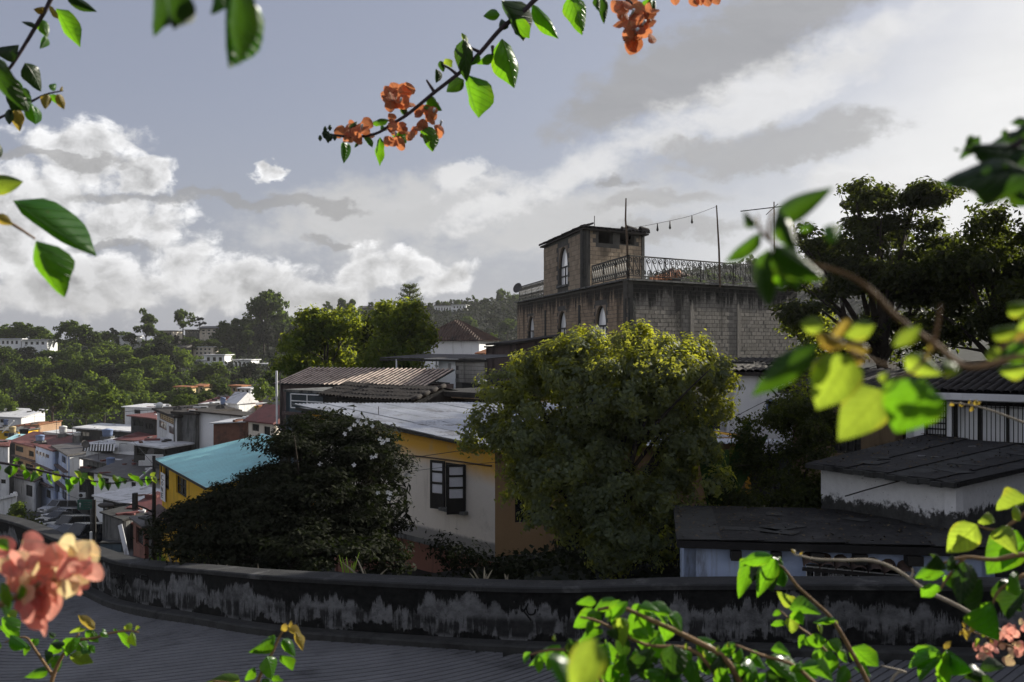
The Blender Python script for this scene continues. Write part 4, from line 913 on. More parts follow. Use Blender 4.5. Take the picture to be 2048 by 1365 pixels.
# black mouldy parapet bands, pilasters and slab edge
part(MB().box(ptR(LR_/2, 3.09, .05), (LR_+.2, .36, .09), rzR), 'slab_edge', MT['concrete'], bt)
part(MB().box(ptL(LL/2-.2, 3.09, .05), (LL-.2, .36, .09), rzL), 'slab_edge', MT['concrete'], bt)
for u, pt_, rz_, L_, zt in ((.28, ptR, rzR, .5, 2.18), (4.9, ptR, rzR, .28, 2.18), (8.9, ptR, rzR, .28, 2.18)):
    part(MB().box(pt_(u, (zt-4)/2, .012), (L_, .12, zt+4), rz_), 'pilaster', MT['darkconc'] if u < 1 else MT['mouldblock'], bt)
for u in (lp(1255)-.3, lp(1160), lp(1092)): part(MB().box(ptL(u, -.9, .02), (.45, .10, 6.1), rzL), 'pilaster', MT['darkconc'], bt)
# tower
TCn = K+(LE_-K)*.294; TL = K+(LE_-K)*.663; TR = TCn+dR*5.2; TB = TL+dR*5.2; zE = 6.62
ptT, rzT, LT = wpt(TL, TCn); ptS, rzS, LS_ = wpt(TCn, TR)
ut, zt = on_wall(TL, TCn, 1126, 494); _, zb = on_wall(TL, TCn, 1126, 571); hwT = 1.25
mb = MB(); panel(mb, TL, TCn, zP-.05, zE, zE, .3, [(ut-hwT, ut+hwT, zb, zt)]); part(mb, 'tower_wall', MT['mortar'], bt)
op = []
for a, b, y0, y1 in ((1197, 1226, 486, 465), (1240, 1269, 488, 468)):
    ua, z0 = on_wall(TCn, TR, a, y0); ub, z1 = on_wall(TCn, TR, b, y1); op.append((ua, ub, z0, z1))
mb = MB(); panel(mb, TCn, TR, zP-.05, zE, zE, .3, op); part(mb, 'tower_wall', MT['mortar'], bt)
mb = MB(); panel(mb, TR, TB, zP-.05, zE, zE, .3); panel(mb, TB, TL, zP-.05, zE, zE, .3); part(mb, 'tower_wall', MT['block'], bt)
archwin(ut, zt, hwT, zb, ptT, rzT, bt)
blocks(ptT, rzT, LT, zP, zE, .62, .30, MT['mouldtower'], bt, [(ut-hwT, ut+hwT, zb-.15, zt+.1)], 0)
blocks(ptS, rzS, LS_, zP, zE, .5, .25, MT['mouldtower'], bt, op, 0)
part(MB().box(ptT(LT-.2, (zP+zE)/2, .02), (.5, .14, zE-zP-.02), rzT), 'pilaster', MT['darkconc'], bt)
part(MB().box(ptS(.22, (zP+zE)/2, .02), (.5, .14, zE-zP-.02), rzS), 'pilaster', MT['darkconc'], bt)
part(MB().box(ptS(LS_-.12, (zP+zE)/2, .02), (.24, .12, zE-zP-.02), rzS), 'pilaster', MT['concrete'], bt)
e = expand([TL, TCn, TR, TB], .32); c = sum(e, Vector((0, 0)))/4; rdg = (c.x, c.y, zE+.95)
mb = MB(); E3 = [(p.x, p.y, zE+.05) for p in e]
for i in range(4): mb.tri(E3[i], E3[(i+1) % 4], rdg); 
mb.quad(*[(p[0], p[1], p[2]-.1) for p in E3[::-1]])
for i in range(4): a, b = E3[i], E3[(i+1) % 4]; mb.quad((a[0], a[1], a[2]-.1), (b[0], b[1], b[2]-.1), b, a)
part(mb, 'tower_roof', MT['tiledark'], bt)
for i, n in ((0, 30), (1, 17), (2, 12)):
    a, b = e[i], e[(i+1) % 4]; t2 = (b-a).normalized(); nb = Vector((-t2.y, t2.x)); slope = .95/((c-(a+b)/2).length)
    for k in range(n):
        s = a+(b-a)*((k+.5)/n)-nb*.1
        barrel(Vector((s.x, s.y, zE+.04+R.uniform(-.02, .03))), nb, Vector((t2.x, t2.y, 0)), (b-a).length/n*.46, min(1.1, min(k+.5, n-k-.5)/n*(b-a).length*.8+.12), slope, MT['tiledark'], 'tile', bt)
part(MB().tube([tuple(P(1189, 452, 63)), tuple(P(1189, 432, 63))], .025, 4), 'lightning_rod', MT['iron'], bt)
# railings: two rails and one S scroll per bay
def scroll_mesh(wd, ht, m):
    mb = MB(); pts = []
    r0 = wd*.36
    for i in range(15): a = i/14*math.pi*2.6; r = r0*(.28+.72*i/14); pts.append((-.02+r*math.cos(a+math.pi*.4), 0, ht-r0-.03+r*math.sin(a+math.pi*.4)))
    low = [(-x, y, ht-z) for x, y, z in pts]
    mb.tube(pts+low[::-1], .027, 3); mb.tube([(wd/2, 0, 0), (wd/2, 0, ht)], .022, 4)
    return mb.mesh('scroll', m)
def railing(label, pt, rz, ua, ub, z0, ht, pitch, posts=4):
    T = thing('railing', label, 'railing', tuple(pt((ua+ub)/2, z0, -.12)), 'wrought iron railings on the flat roof'); mb = MB()
    mb.beam(pt(ua, z0+ht, -.12), pt(ub, z0+ht, -.12), .07, .07); part(mb, 'top_rail', MT['iron'], T)
    part(MB().beam(pt(ua, z0+.06, -.12), pt(ub, z0+.06, -.12), .055, .055), 'bottom_rail', MT['iron'], T)
    n = int(round((ub-ua)/pitch)); w = (ub-ua)/n; sm = scroll_mesh(w, ht-.1, MT['iron'])
    for i in range(n):
        o = part(sm, 'scroll', None, T); o.location = pt(ua+w*(i+.5), z0+.08, -.12); o.rotation_euler = (0, 0, rz)
    for i in range(posts+1): part(MB().beam(pt(ua+(ub-ua)*i/posts, z0-.12, -.12), pt(ua+(ub-ua)*i/posts, z0+ht+.04, -.12), .05, .05), 'post', MT['iron'], T)
    return T
railing('black scroll railing along the broad grey block wall of the flat roof', ptR, rzR, .1, LR_-.2, zP+.12, 1.06, .46, 5)
uT = on_wall(LE_, K, 1180, 540)[0]
railing('black scroll railing on the roof edge between tower and bamboo pole', ptL, rzL, uT, LL-.1, zP+.12, 1.06, .44, 3)
uT2 = on_wall(LE_, K, 1088, 580)[0]
railing('black scroll railing on the roof edge beyond the tower, by the dish', ptL, rzL, .2, uT2-.2, zP+.12, 1.06, .5, 4)
def dish(px, py, d, r, yaw, label):
    p = P(px, py, d); T = thing('satellite_dish', label, 'satellite dish', tuple(p))
    ax = Vector((math.sin(yaw), -math.cos(yaw), .35)).normalized(); u = ax.cross(Vector((0, 0, 1))).normalized(); w = ax.cross(u); mb = MB()
    for k in range(5):
        rr = r*k/4
        for q in range(14): a = 2*math.pi*q/14; mb.v.append(tuple(p+(u*math.cos(a)+w*math.sin(a))*rr+ax*(r*.22*(k/4)**2)))
    for k in range(4):
        for q in range(14): a, b = k*14+q, k*14+(q+1) % 14; mb.f.append((a, b, b+14, a+14))
    part(mb, 'reflector', MT['zincold'], T, True); part(MB().tube([tuple(p), tuple(p-ax*.15), tuple(p-ax*.15-Vector((0, 0, r*1.3)))], .03, 5), 'mast', MT['iron'], T)
    part(MB().tube([tuple(p-w*r*.8+ax*.1), tuple(p+ax*r*.8)], .015, 4), 'feed_arm', MT['iron'], T)
dish(1036, 577, 78, .42, -.7, 'grey satellite dish at the far roof edge beyond the tower')
def pole(name, label, pts, r, m, cat='pole'):
    T = thing(name, label, cat, tuple(pts[0])); part(MB().tube([tuple(p) for p in pts], r, 6), 'shaft', m, T); return T
pole('bamboo_pole', 'tall bamboo pole at the corner of the scroll railings', [P(1256, 558, 50.3), P(1254, 480, 50.2), P(1251, 440, 50.1), P(1252, 397, 50)], [.06, .06, .05, .035], MT['bamboo'])
pole('bamboo_pole', 'bamboo pole midway along the broad railing, end of the bulb string', [P(1440, 575, 54.3), P(1438, 500, 54.3), P(1433, 411, 54.3)], [.06, .055, .035], MT['bamboo'])
am = pole('antenna_mast', 'thin roof mast with a long crossbar antenna and perched dark element', [P(1549, 570, 58), P(1548, 404, 58)], .035, MT['bamboo'], 'antenna')
part(MB().tube([tuple(P(1481, 423, 58)), tuple(P(1575, 412, 58))], .03, 5), 'crossbar', MT['iron'], am); part(MB().tube([tuple(P(1532, 430, 58)), tuple(P(1556, 408, 58))], .02, 4), 'strut', MT['iron'], am)
sg = thing('string_light', 'sagging string of bulbs between the two bamboo poles', 'string light', tuple(P(1340, 450, 52)))
ps = [P(1252, 458, 50.1), P(1290, 452, 51), P(1340, 442, 52), P(1385, 431, 53), P(1434, 413, 54.3)]; cc_ = catmull([tuple(p) for p in ps], 6)
part(MB().tube(cc_, .012, 3), 'cable', MT['iron'], sg)
for (px, py, d) in ((1315, 447, 51.5), (1340, 443, 52), (1384, 432, 53)):
    p = P(px, py, d); b_ = part(MB().lathe((p.x, p.y, p.z-.42), [(.02, 0), (.07, .07), (.05, .16), (.03, .3), (.03, .42)], 7), 'bulb', MT['iron'], sg, True)
um = thing('thatch_parasol', 'ragged rust coloured roof shade seen through the scroll railing', 'parasol', tuple(P(1348, 575, 64)))
zt = Z(536, 64); c = P(1352, 540, 64)
mb = MB(); ring = [(c.x+1.15*math.cos(a)*(1+.08*math.sin(5*a)), c.y+1.1*math.sin(a), c.z-.42+.08*math.sin(3*a)) for a in [2*math.pi*i/12 for i in range(12)]]
for i in range(12): mb.tri(ring[i], ring[(i+1) % 12], (c.x-.3, c.y, c.z+.12)); mb.tri(ring[(i+1) % 12], ring[i], (c.x-.3, c.y, c.z-.1))
part(mb, 'canopy', MT['tile'], um); part(MB().tube([(c.x-.3, c.y, c.z), (c.x-.3, c.y, zP-.05)], .06, 6), 'post', MT['darkwood'], um)
lt = thing('lean_roof', 'tattered rust tile lean to roof on the flat roof beside the parasol', 'roof', tuple(P(1320, 575, 62)))
for i in range(7): a = P(1303+i*9, 556-i*2.2, 62); part(MB().tube([(a.x, a.y, a.z-.35), (a.x+.2, a.y+1.2, a.z+.05)], .16, 5), 'tile', MT['tileorange'], lt)
part(MB().prism([tuple(P(1298, 560, 62)+Vector((0, 0, -.2))), tuple(P(1362, 548, 62)+Vector((0, 0, -.2))), tuple(P(1362, 548, 63.2)), tuple(P(1298, 556, 63.2))], .5), 'deck', MT['darkwood'], lt)
# ------------------------------------------------------------------ houses on the right, just beyond the retaining wall
# low pale blue house with mouldy flat roof
A_, B_ = XY(1368, 16.6), XY(1990, 15.9); t2 = (B_-A_).normalized(); n2 = Vector((-t2.y, t2.x))
zt = -3.40; foot = [A_, B_, B_+n2*3.0, A_+n2*3.0]
bh = thing('blue_house', 'low pale blue house with mouldy flat roof, tile awning and a barred window', 'house', (A_.x, A_.y, -6.5))
pt, rz, Lw = wpt(A_, B_)
ua, z1 = on_wall(A_, B_, 1612, 1128); ub, _ = on_wall(A_, B_, 1806, 1128); z0 = -4.55
mb = MB(); panel(mb, A_, B_, -6.8, zt, zt, .2, [(ua, ub, z0, z1)]); part(mb, 'wall', MT['bluewall'], bh)
mb = MB()
for i in (1, 2, 3): panel(mb, foot[i], foot[(i+1) % 4], -6.8, zt, zt, .2)
part(mb, 'wall', MT['bluewall'], bh)
window(bh, A_, B_, ua, ub, z0, z1, MT['zincold'], MT['glass'], 5, 1, .12, .05)
mb = MB()
for i in range(6):
    a, b = ua+(ub-ua)*(i*.085+.01), ua+(ub-ua)*(i*.085+.07)
    mb.quad(pt(a, z0+.02, -.09-.01*(i % 2)), pt(b, z0+.02, -.10), pt(b, z1-.03, -.10), pt(a, z1-.03, -.09-.01*(i % 2)))
part(mb, 'curtain', MT['concrete'], bh)
gr = MB(); nb = 13
for i in range(nb+1): u = ua+(ub-ua)*i/nb; gr.beam(pt(u, z0, .05), pt(u, z1-.03-.10*(u-ua)/(ub-ua), .05), .014, .014)
gr.beam(pt(ua, z1-.03, .05), pt(ub, z1-.13, .05), .016, .016); gr.beam(pt(ua, z0+.25, .05), pt(ub, z0+.25, .05), .014, .014)
part(gr, 'grille', MT['white'], bh)
sa, zs = on_wall(A_, B_, 1656, 1136); sb, zs2 = on_wall(A_, B_, 1686, 1155)
no = thing('paper_notice', 'small white handwritten paper notice behind the window bars', 'notice', tuple(pt((sa+sb)/2, zs2, .02)))
part(MB().box(pt((sa+sb)/2, (zs+zs2)/2, .025), (sb-sa, .006, zs-zs2), rz), 'sheet', MT['white'], no)
mb = MB(); wS, hS = sb-sa, zs-zs2
for st in ([[(.12, .3), (.08, .85)], [(.3, .2), (.22, .85)], [(.1, .6), (.27, .55)], [(.38, .65), (.48, .55), (.45, .45), (.38, .55), (.40, .8), (.5, .78)], [(.58, .5), (.60, .8), (.68, .5), (.70, .82), (.8, .6), (.9, .78)]]):
    mb.tube([tuple(pt(sa+wS*x, zs-hS*y, .031)) for x, y in st], .006, 4)
part(mb, 'handwriting', MT['paint'], no)
zr = zt+.02
rp = [A_-n2*.26-t2*.12, B_-n2*.26+t2*.3, B_+n2*3.1+t2*.3, A_+n2*3.1-t2*.12]
part(MB().prism([(rp[0].x, rp[0].y, zr+.10), (rp[1].x, rp[1].y, zr+.09), (rp[2].x, rp[2].y, zr+.12), (rp[3].x, rp[3].y, zr+.12)], .12), 'roof', MT['tarpaper'], bh)
for px, w in ((1470, .17), (1630, .20), (1716, .20), (1822, .24), (1550, .15)):
    u, _ = on_wall(A_, B_, px, 1105); part(MB().box(pt(u, zt-.10, .16), (w, .30, .15), rz), 'beam_end', MT['darkwood'], bh)
for i in range(7):                              # small awning of barrel tiles over the window
    u = ua-.08+(ub-ua+.22)*(i+.5)/7; dz = -.10*(u-ua)/(ub-ua); p0 = pt(u, z1+.15+dz, .0); p1 = pt(u, z1-.02+dz, .34); out = Vector((p1.x-p0.x, p1.y-p0.y))
    barrel(Vector((p1.x, p1.y, z1+.00+dz)), -out.normalized(), Vector((t2.x, t2.y, 0)), (ub-ua+.22)/7*.52, .36, .36, MT['tile'], 'awning_tile', bh)
part(MB().beam(pt(ua-.1, z1-.02, .3), pt(ub+.1, z1-.12, .3), .05, .05), 'awning_beam', MT['darkwood'], bh)
def felt(T, c4, z, n, m=('tarpaper', 'darkconc')):
    """roofing felt laid in overlapping strips with lifted laps, patched and littered"""
    a, b, c, d = c4
    for i in range(n):
        f0, f1 = i/n, min(1, (i+1)/n+.012); q = [a+(b-a)*f0, a+(b-a)*f1, d+(c-d)*f1, d+(c-d)*f0]
        part(MB().prism([(p.x+R.uniform(-.01, .01), p.y+R.uniform(-.03, .03), z(p)+.012+.010*(i % 2)+(.012 if j in (1, 2) else 0)) for j, p in enumerate(q)], .01), 'felt_strip', MT['tarpaper'] if R.random() < .75 else MT['darkconc'], T)
    for i in range(5):
        u, v = R.uniform(.1, .9), R.uniform(.1, .8); p = (a+(b-a)*u)*(1-v)+(d+(c-d)*u)*v
        part(MB().box((p.x, p.y, z(p)+.036), (R.uniform(.3, .8), R.uniform(.2, .5), .006), R.uniform(0, 3)), 'felt_patch', MT['darkconc'], T)
    n2_ = 420; r2 = np.random.default_rng(int(abs(a.x)*10)); u = r2.random(n2_)**1.3; v = r2.random(n2_)
    pts = np.array([[*((a+(b-a)*x)*(1-y)+(d+(c-d)*x)*y), 0] for x, y in zip(u, v)]); pts[:, 2] = [z(Vector(p[:2]))+.045 for p in pts]
    part(leaves_mesh('leaf_litter', pts, r2.normal(size=pts.shape)*.25+[0, 0, 1], .04+.05*r2.random(n2_), .6, MT['litter'], r2), 'leaf_litter', None, T, kind='stuff')
MT['litter'] = mat('litter', (.09, .065, .035), .9, .5, 9, (.16, .15, .12), .3, 9, bump=0)
felt(bh, [Vector((p.x, p.y)) for p in rp], lambda p: zr+.115, 8)
# white rendered room with a flat tarred roof
S = [P(1642, 935, 19.6), P(1912, 974, 17.0), P(2160, 915, 20.8), P(1850, 876, 24.6)]; zs = -2.47
sh = thing('white_shed', 'white rendered flat roofed room with black mould along its foot', 'outbuilding', (S[1].x, S[1].y, -3.5))
fo = [Vector((p.x, p.y)) for p in S]
m = bpy.data.materials.new('mouldfoot'); m.use_nodes = True; t = m.node_tree; h = G(t); b = t.nodes['Principled BSDF']
co = t.nodes.new('ShaderNodeTexCoord').outputs['Object']; x_, y_, z_ = h.sep(co); nf = h.noise(co, 6, 7, .7); nb = h.noise(co, 1.1, 4, .6)
k = h.ss(h.add(z_, h.add(h.mul(h.sub(nf, .5), .55), h.mul(h.sub(nb, .5), .5))), -2.95, -3.06)
sp = h.ss(h.noise(co, 16, 4, .6), .64, .70)
cc = h.mix(h.lin(nf, .3, .7, 0, 1), (.64, .64, .65), (.78, .78, .79)); cc = h.mix(h.mul(sp, .6), cc, (.10, .10, .10)); cc = h.mix(k, cc, h.mix(h.lin(nf, .3, .7, 0, 1), (.02, .02, .02), (.07, .07, .068)))
t.links.new(cc, b.inputs['Base Color']); b.inputs['Roughness'].default_value = .93
bn = t.nodes.new('ShaderNodeBump'); bn.inputs['Strength'].default_value = .35; bn.inputs['Distance'].default_value = .03; t.links.new(nf, bn.inputs['Height']); t.links.new(bn.outputs[0], b.inputs['Normal'])
for i in range(4):
    mb = MB(); panel(mb, fo[i], fo[(i+1) % 4], -6.0, zs, zs, .2); part(mb, 'wall', m, sh)
e = expand(fo, .22); part(MB().prism([(p.x+.03*math.sin(i*9), p.y, zs+.075+.05*(i in (2, 3))) for i, p in enumerate(e)], .07), 'roof', MT['tarpaper'], sh)
felt(sh, [Vector((p.x, p.y)) for p in e], lambda p: zs+.075+.05*max(0, min(1, (p-e[0]).dot((e[3]-e[0]).normalized())/(e[3]-e[0]).length)), 7)
for i in range(14):
    f_ = (i+.5)/14; a = e[0]+(e[1]-e[0])*f_; part(MB().box((a.x, a.y, zs+.035+.01*math.sin(i*3)), ((e[1]-e[0]).length/14*.96, .12+.06*R.random(), .085+.02*R.random()), math.atan2((e[1]-e[0]).y, (e[1]-e[0]).x)), 'edge_slab', MT['darkconc'], sh)
for i in range(7):
    a = fo[3]+(fo[0]-fo[3])*(.1+.12*i)+Vector((R.uniform(.5, 2), R.uniform(-1.2, .2))); part(MB().box((a.x, a.y, zs+.10), (.18, .14, .07), R.random()*3), 'loose_stone', MT['concrete'], sh)
cb = thing('hanging_cable', 'loose thin cable sagging against the white room wall', 'cable', tuple(P(1760, 1000, 18.0)))
part(MB().tube([tuple(P(1690, 993, 18.75)), tuple(P(1730, 981, 18.4)), tuple(P(1800, 962, 17.7))], .012, 4), 'wire', MT['iron'], cb)
# house with gutter and barred windows
A_, B_ = XY(1812, 25.2), XY(2230, 22.5); t2 = (B_-A_).normalized(); n2 = Vector((-t2.y, t2.x))
gh = thing('gutter_house', 'house with long barred windows beneath a pale gutter and weathered tile roof', 'house', (A_.x, A_.y, -4.5))
pt, rz, Lw = wpt(A_, B_); zE = -1.36
u1a, zt1 = on_wall(A_, B_, 1850, 800); u1b, _ = on_wall(A_, B_, 1893, 800); _, zb1 = on_wall(A_, B_, 1870, 882)
u2a, _ = on_wall(A_, B_, 1905, 800); u2b, _ = on_wall(A_, B_, 2130, 800)
mb = MB(); panel(mb, A_, B_, -5.5, zE, zE, .2, [(u1a, u1b, zb1, zt1), (u2a, u2b, zb1-.06, zt1)]); part(mb, 'wall', MT['white'], gh)
f2 = [A_, B_, B_+n2*4.2, A_+n2*4.2]; mb = MB()
for i in (1, 2, 3): panel(mb, f2[i], f2[(i+1) % 4], -5.5, zE, zE, .2)
part(mb, 'wall', MT['whitedirty'], gh)
window(gh, A_, B_, u1a, u1b, zb1, zt1, MT['darkwood'], MT['whitedirty'], 1, 7, .1, .05)
window(gh, A_, B_, u2a, u2b, zb1-.06, zt1, MT['darkwood'], MT['white'], 4, 1, .1, .10)
gr = MB()
for ua, ub, nb in ((u1a, u1b, 8), (u2a, u2b, 25)):
    for i in range(nb+1): u = ua+(ub-ua)*i/nb; gr.beam(pt(u, zb1-.05, .03), pt(u, zt1, .03), .016, .016)
    for z in (zb1+.06, zt1-.12): gr.beam(pt(ua, z, .03), pt(ub, z, .03), .018, .018)
part(gr, 'grille', MT['iron'], gh)
part(MB().beam(pt(-.3, zE+.02, .42), pt(Lw+.3, zE+.02, .42), .13, .16), 'gutter', MT['whitedirty'], gh)
nC = 26; slope = .115
for c in range(nC):
    u = -.3+(Lw+.6)*(c+.5)/nC; s = pt(u, zE+.13, .40)
    for r in range(4):
        q = s+Vector((n2.x, n2.y, 0))*(r*1.15); barrel(Vector((q.x, q.y, zE+.12+slope*1.15*r+R.uniform(0, .02))), n2, Vector((t2.x, t2.y, 0)), (Lw+.6)/nC*.50, 1.2, slope, MT['tiledark'], 'tile', gh)
q = [pt(-.3, zE+.11, .4), pt(Lw+.3, zE+.11, .4)]; r_ = [q[1]+Vector((n2.x*4.6, n2.y*4.6, slope*4.6)), q[0]+Vector((n2.x*4.6, n2.y*4.6, slope*4.6))]
part(MB().prism([tuple(q[0]), tuple(q[1]), tuple(r_[0]), tuple(r_[1])], .05), 'roof_deck', MT['tarpaper'], gh)
# dim ochre wing with a dark barred doorway
A2, B2 = XY(1585, 27.5), XY(1806, 25.4); pt, rz, Lw = wpt(A2, B2)
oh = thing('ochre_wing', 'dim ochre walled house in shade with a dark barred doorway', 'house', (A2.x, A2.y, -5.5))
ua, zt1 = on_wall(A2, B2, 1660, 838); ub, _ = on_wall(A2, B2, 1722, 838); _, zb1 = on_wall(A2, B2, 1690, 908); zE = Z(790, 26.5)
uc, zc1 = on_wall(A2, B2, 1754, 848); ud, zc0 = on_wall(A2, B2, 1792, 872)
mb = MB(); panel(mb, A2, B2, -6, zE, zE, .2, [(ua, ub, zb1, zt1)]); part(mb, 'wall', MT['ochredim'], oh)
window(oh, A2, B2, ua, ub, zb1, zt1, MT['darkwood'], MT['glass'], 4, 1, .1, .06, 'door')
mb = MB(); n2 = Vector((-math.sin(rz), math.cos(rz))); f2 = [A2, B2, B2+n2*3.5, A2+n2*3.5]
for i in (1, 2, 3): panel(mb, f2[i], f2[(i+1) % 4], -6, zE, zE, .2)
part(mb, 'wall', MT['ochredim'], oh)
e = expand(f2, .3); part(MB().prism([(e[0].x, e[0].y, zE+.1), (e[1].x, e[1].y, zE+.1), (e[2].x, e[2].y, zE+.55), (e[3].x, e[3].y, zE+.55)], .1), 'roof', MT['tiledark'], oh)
for i in range(16):
    a = e[0]+(e[1]-e[0])*((i+.5)/16); barrel(Vector((a.x, a.y, zE+.10)), n2, Vector((math.cos(rz), math.sin(rz), 0)), .12, 4.0, .115, MT['tiledark'], 'tile', oh)
# white house with a blue window behind the dark bush
A3, B3 = XY(1440, 33), XY(1598, 32); pt, rz, Lw = wpt(A3, B3); zE = Z(752, 32.5)
wh = thing('white_house', 'white speckled house with blue framed window under a cluttered dark roof', 'house', (A3.x, A3.y, -5.5))
ua, z1 = on_wall(A3, B3, 1532, 799); ub, z0 = on_wall(A3, B3, 1576, 822)
mb = MB(); panel(mb, A3, B3, -6, zE, zE, .2, [(ua, ub, z0, z1)]); part(mb, 'wall', MT['whitedirty'], wh)
window(wh, A3, B3, ua, ub, z0, z1, MT['tankblue'], MT['glass'], 2, 1, .06, .06)
n2 = Vector((-math.sin(rz), math.cos(rz))); f2 = [A3, B3, B3+n2*5, A3+n2*5]; mb = MB(); panel(mb, f2[1], f2[2], -6, zE, zE, .2); part(mb, 'wall', MT['orangewall'], wh)
mb = MB(); panel(mb, f2[2], f2[3], -6, zE, zE, .2); panel(mb, f2[3], f2[0], -6, zE, zE, .2); part(mb, 'wall', MT['whitedirty'], wh)
e = expand(f2, .35); part(MB().prism([(e[0].x, e[0].y, zE+.12), (e[1].x+1.2, e[1].y, zE+.12), (e[2].x+1.2, e[2].y, zE+.5), (e[3].x, e[3].y, zE+.5)], .12), 'roof', MT['tiledark'], wh)
for i in range(18):
    a = e[0]+(e[1]+Vector((1.2, 0))-e[0])*((i+.5)/18); barrel(Vector((a.x, a.y, zE+.12)), n2, Vector((math.cos(rz), math.sin(rz), 0)), .125, 4.8, .07, MT['tiledark'], 'tile', wh)
for i in range(9):
    a = A3+(B3-A3)*R.uniform(.1, 1.2)+n2*R.uniform(.3, 3); part(MB().box((a.x, a.y, zE+.26+R.uniform(.05, .15)), (R.uniform(.8, 2), .12, .08), rz+R.uniform(-.3, .3)), 'loose_board', MT['darkwood'], wh)
part(MB().beam(pt(ua+.4, z1+.1, .1), pt(ua-.2, zE+.05, .4), .05, .05).beam(pt(ua+.6, z1-.1, .15), pt(ua+.6, zE, .3), .03, .03), 'bracket', MT['darkwood'], wh)
# unseen block added out of frame to the right to shade the road
foot = [Vector((15.3, 3.0)), Vector((27.5, 3.0)), Vector((27.5, 28.4)), Vector((15.2, 28.4))]
house('shade_block', 'added unseen block with rows of windows, placed to shade the road', foot, 5.2, 'concrete', [(3, .06+.13*i, .13+.13*i, z, z+1.3) for i in range(7) for z in (-2.6, .4, 3.2)]+[(0, .1+.2*i, .2+.2*i, z, z+1.3) for i in range(4) for z in (-1, 2.4)], ('flat', .2, .25, 'darkconc'), z0=-7, cat='building')

# ------------------------------------------------------------------ yellow house with the turquoise roof
P1, P4 = XY(310, 58), XY(412, 46.9); zr = -6.9; bk = Vector((.867, .5))
yd = (P4-P1).normalized()
yh = thing('yellow_house', 'bright yellow house under a broad turquoise ribbed metal roof', 'house', (P1.x, P1.y, -12))
W1, W4_ = P1+bk*.35+yd*.25, P4+bk*.35-yd*.3
ops = []
for a, y0, b, y1 in ((319, 976, 338, 934), (352, 992, 373, 955), (320, 1064, 340, 1035), (352, 1090, 372, 1050)):
    ua, zt = on_wall(W1, W4_, a, y1); ub, _ = on_wall(W1, W4_, b, y1); um_, zb = on_wall(W1, W4_, (a+b)/2, y0); _, zt = on_wall(W1, W4_, (a+b)/2, y1); ops.append((ua, ub, zb, min(zt, zr-.25)))
mb = MB(); panel(mb, W1, W4_, -13.5, zr-.05, zr-.05, .22, ops); part(mb, 'wall', MT['yellow'], yh)
for o in ops: window(yh, W1, W4_, *o, MT['darkwood'], MT['glass'], 2, 2, .12, .08)
fo = [W1, W4_, W4_+bk*11.5, W1+bk*11.5]; mb = MB()
zrid = zr+1.1
for i in (1, 3):
    A, B = fo[i], fo[(i+1) % 4]; M_ = (A+B)/2; panel(mb, A, M_, -13.5, zr-.05, zrid-.1, .22); panel(mb, M_, B, -13.5, zrid-.1, zr-.05, .22)
panel(mb, fo[2], fo[3], -13.5, zr-.05, zr-.05, .22); part(mb, 'wall', MT['yellow'], yh)
pt, rz, Lw = wpt(W1, W4_)
for o in ops[2:]:                               # little awnings over the lower windows
    part(MB().prism([tuple(pt(o[0]-.2, o[3]+.1, .7)), tuple(pt(o[1]+.2, o[3]+.1, .7)), tuple(pt(o[1]+.2, o[3]+.55, .02)), tuple(pt(o[0]-.2, o[3]+.55, .02))], .05), 'awning', MT['mauve'], yh)
nS = 11; Lr = (P4-P1).length
for i in range(nS):
    a = P1+yd*(Lr*i/nS); b = P1+yd*(Lr*(i+1)/nS-.01); mb = MB()
    r0, r1 = a+bk*6.26, b+bk*6.26
    mb.prism([(a.x, a.y, zr), (b.x, b.y, zr), (r1.x, r1.y, zrid), (r0.x, r0.y, zrid)], .03)
    for f_ in (.02, .36, .70): s = a+(b-a)*f_; e_ = r0+(r1-r0)*f_; mb.beam((s.x, s.y, zr+.025), (e_.x, e_.y, zrid+.025), .07, .05)
    part(mb, 'roof_sheet', MT['turq'], yh)
    q0, q1 = a+bk*12.4, b+bk*12.4
    part(MB().prism([(r0.x, r0.y, zrid), (r1.x, r1.y, zrid), (q1.x, q1.y, zr), (q0.x, q0.y, zr)], .03), 'roof_sheet', MT['turq'], yh)
r0, r1 = P1+bk*6.26, P4+bk*6.26
part(MB().tube([(r0.x, r0.y, zrid+.02), (r1.x, r1.y, zrid+.02)], .12, 6), 'ridge_cap', MT['turq'], yh)
part(MB().beam((P1.x, P1.y, zr-.07), (P4.x, P4.y, zr-.07), .06, .12).beam((P1.x, P1.y, zr-.09), (r0.x, r0.y, zrid-.09), .06, .12), 'fascia', MT['darkwood'], yh)
bn = thing('banner', 'narrow white hanging banner with dark lettering outside the yellow house window', 'banner', tuple(P(329, 1000, 57)))
ua, zt = on_wall(W1, W4_, 325, 944); ub, _ = on_wall(W1, W4_, 334, 944); _, zb = on_wall(W1, W4_, 329, 1001)
part(MB().box(pt((ua+ub)/2, (zt+zb)/2, .10), (ub-ua, .02, zt-zb), rz), 'cloth', MT['white'], bn)
mb = MB(); w = ub-ua
for k, gl in enumerate((LC[:1], LO, LN, LE)):
    for st in gl:
        q = [tuple(pt(ua+w*(.2+.6*min(x, 1)), zt-(zt-zb)*(.08+.22*k+.16*min(y, 1)), .115)) for x, y in st]; mb.tube(q, .02, 4)
part(mb, 'lettering', MT['paint'], bn)

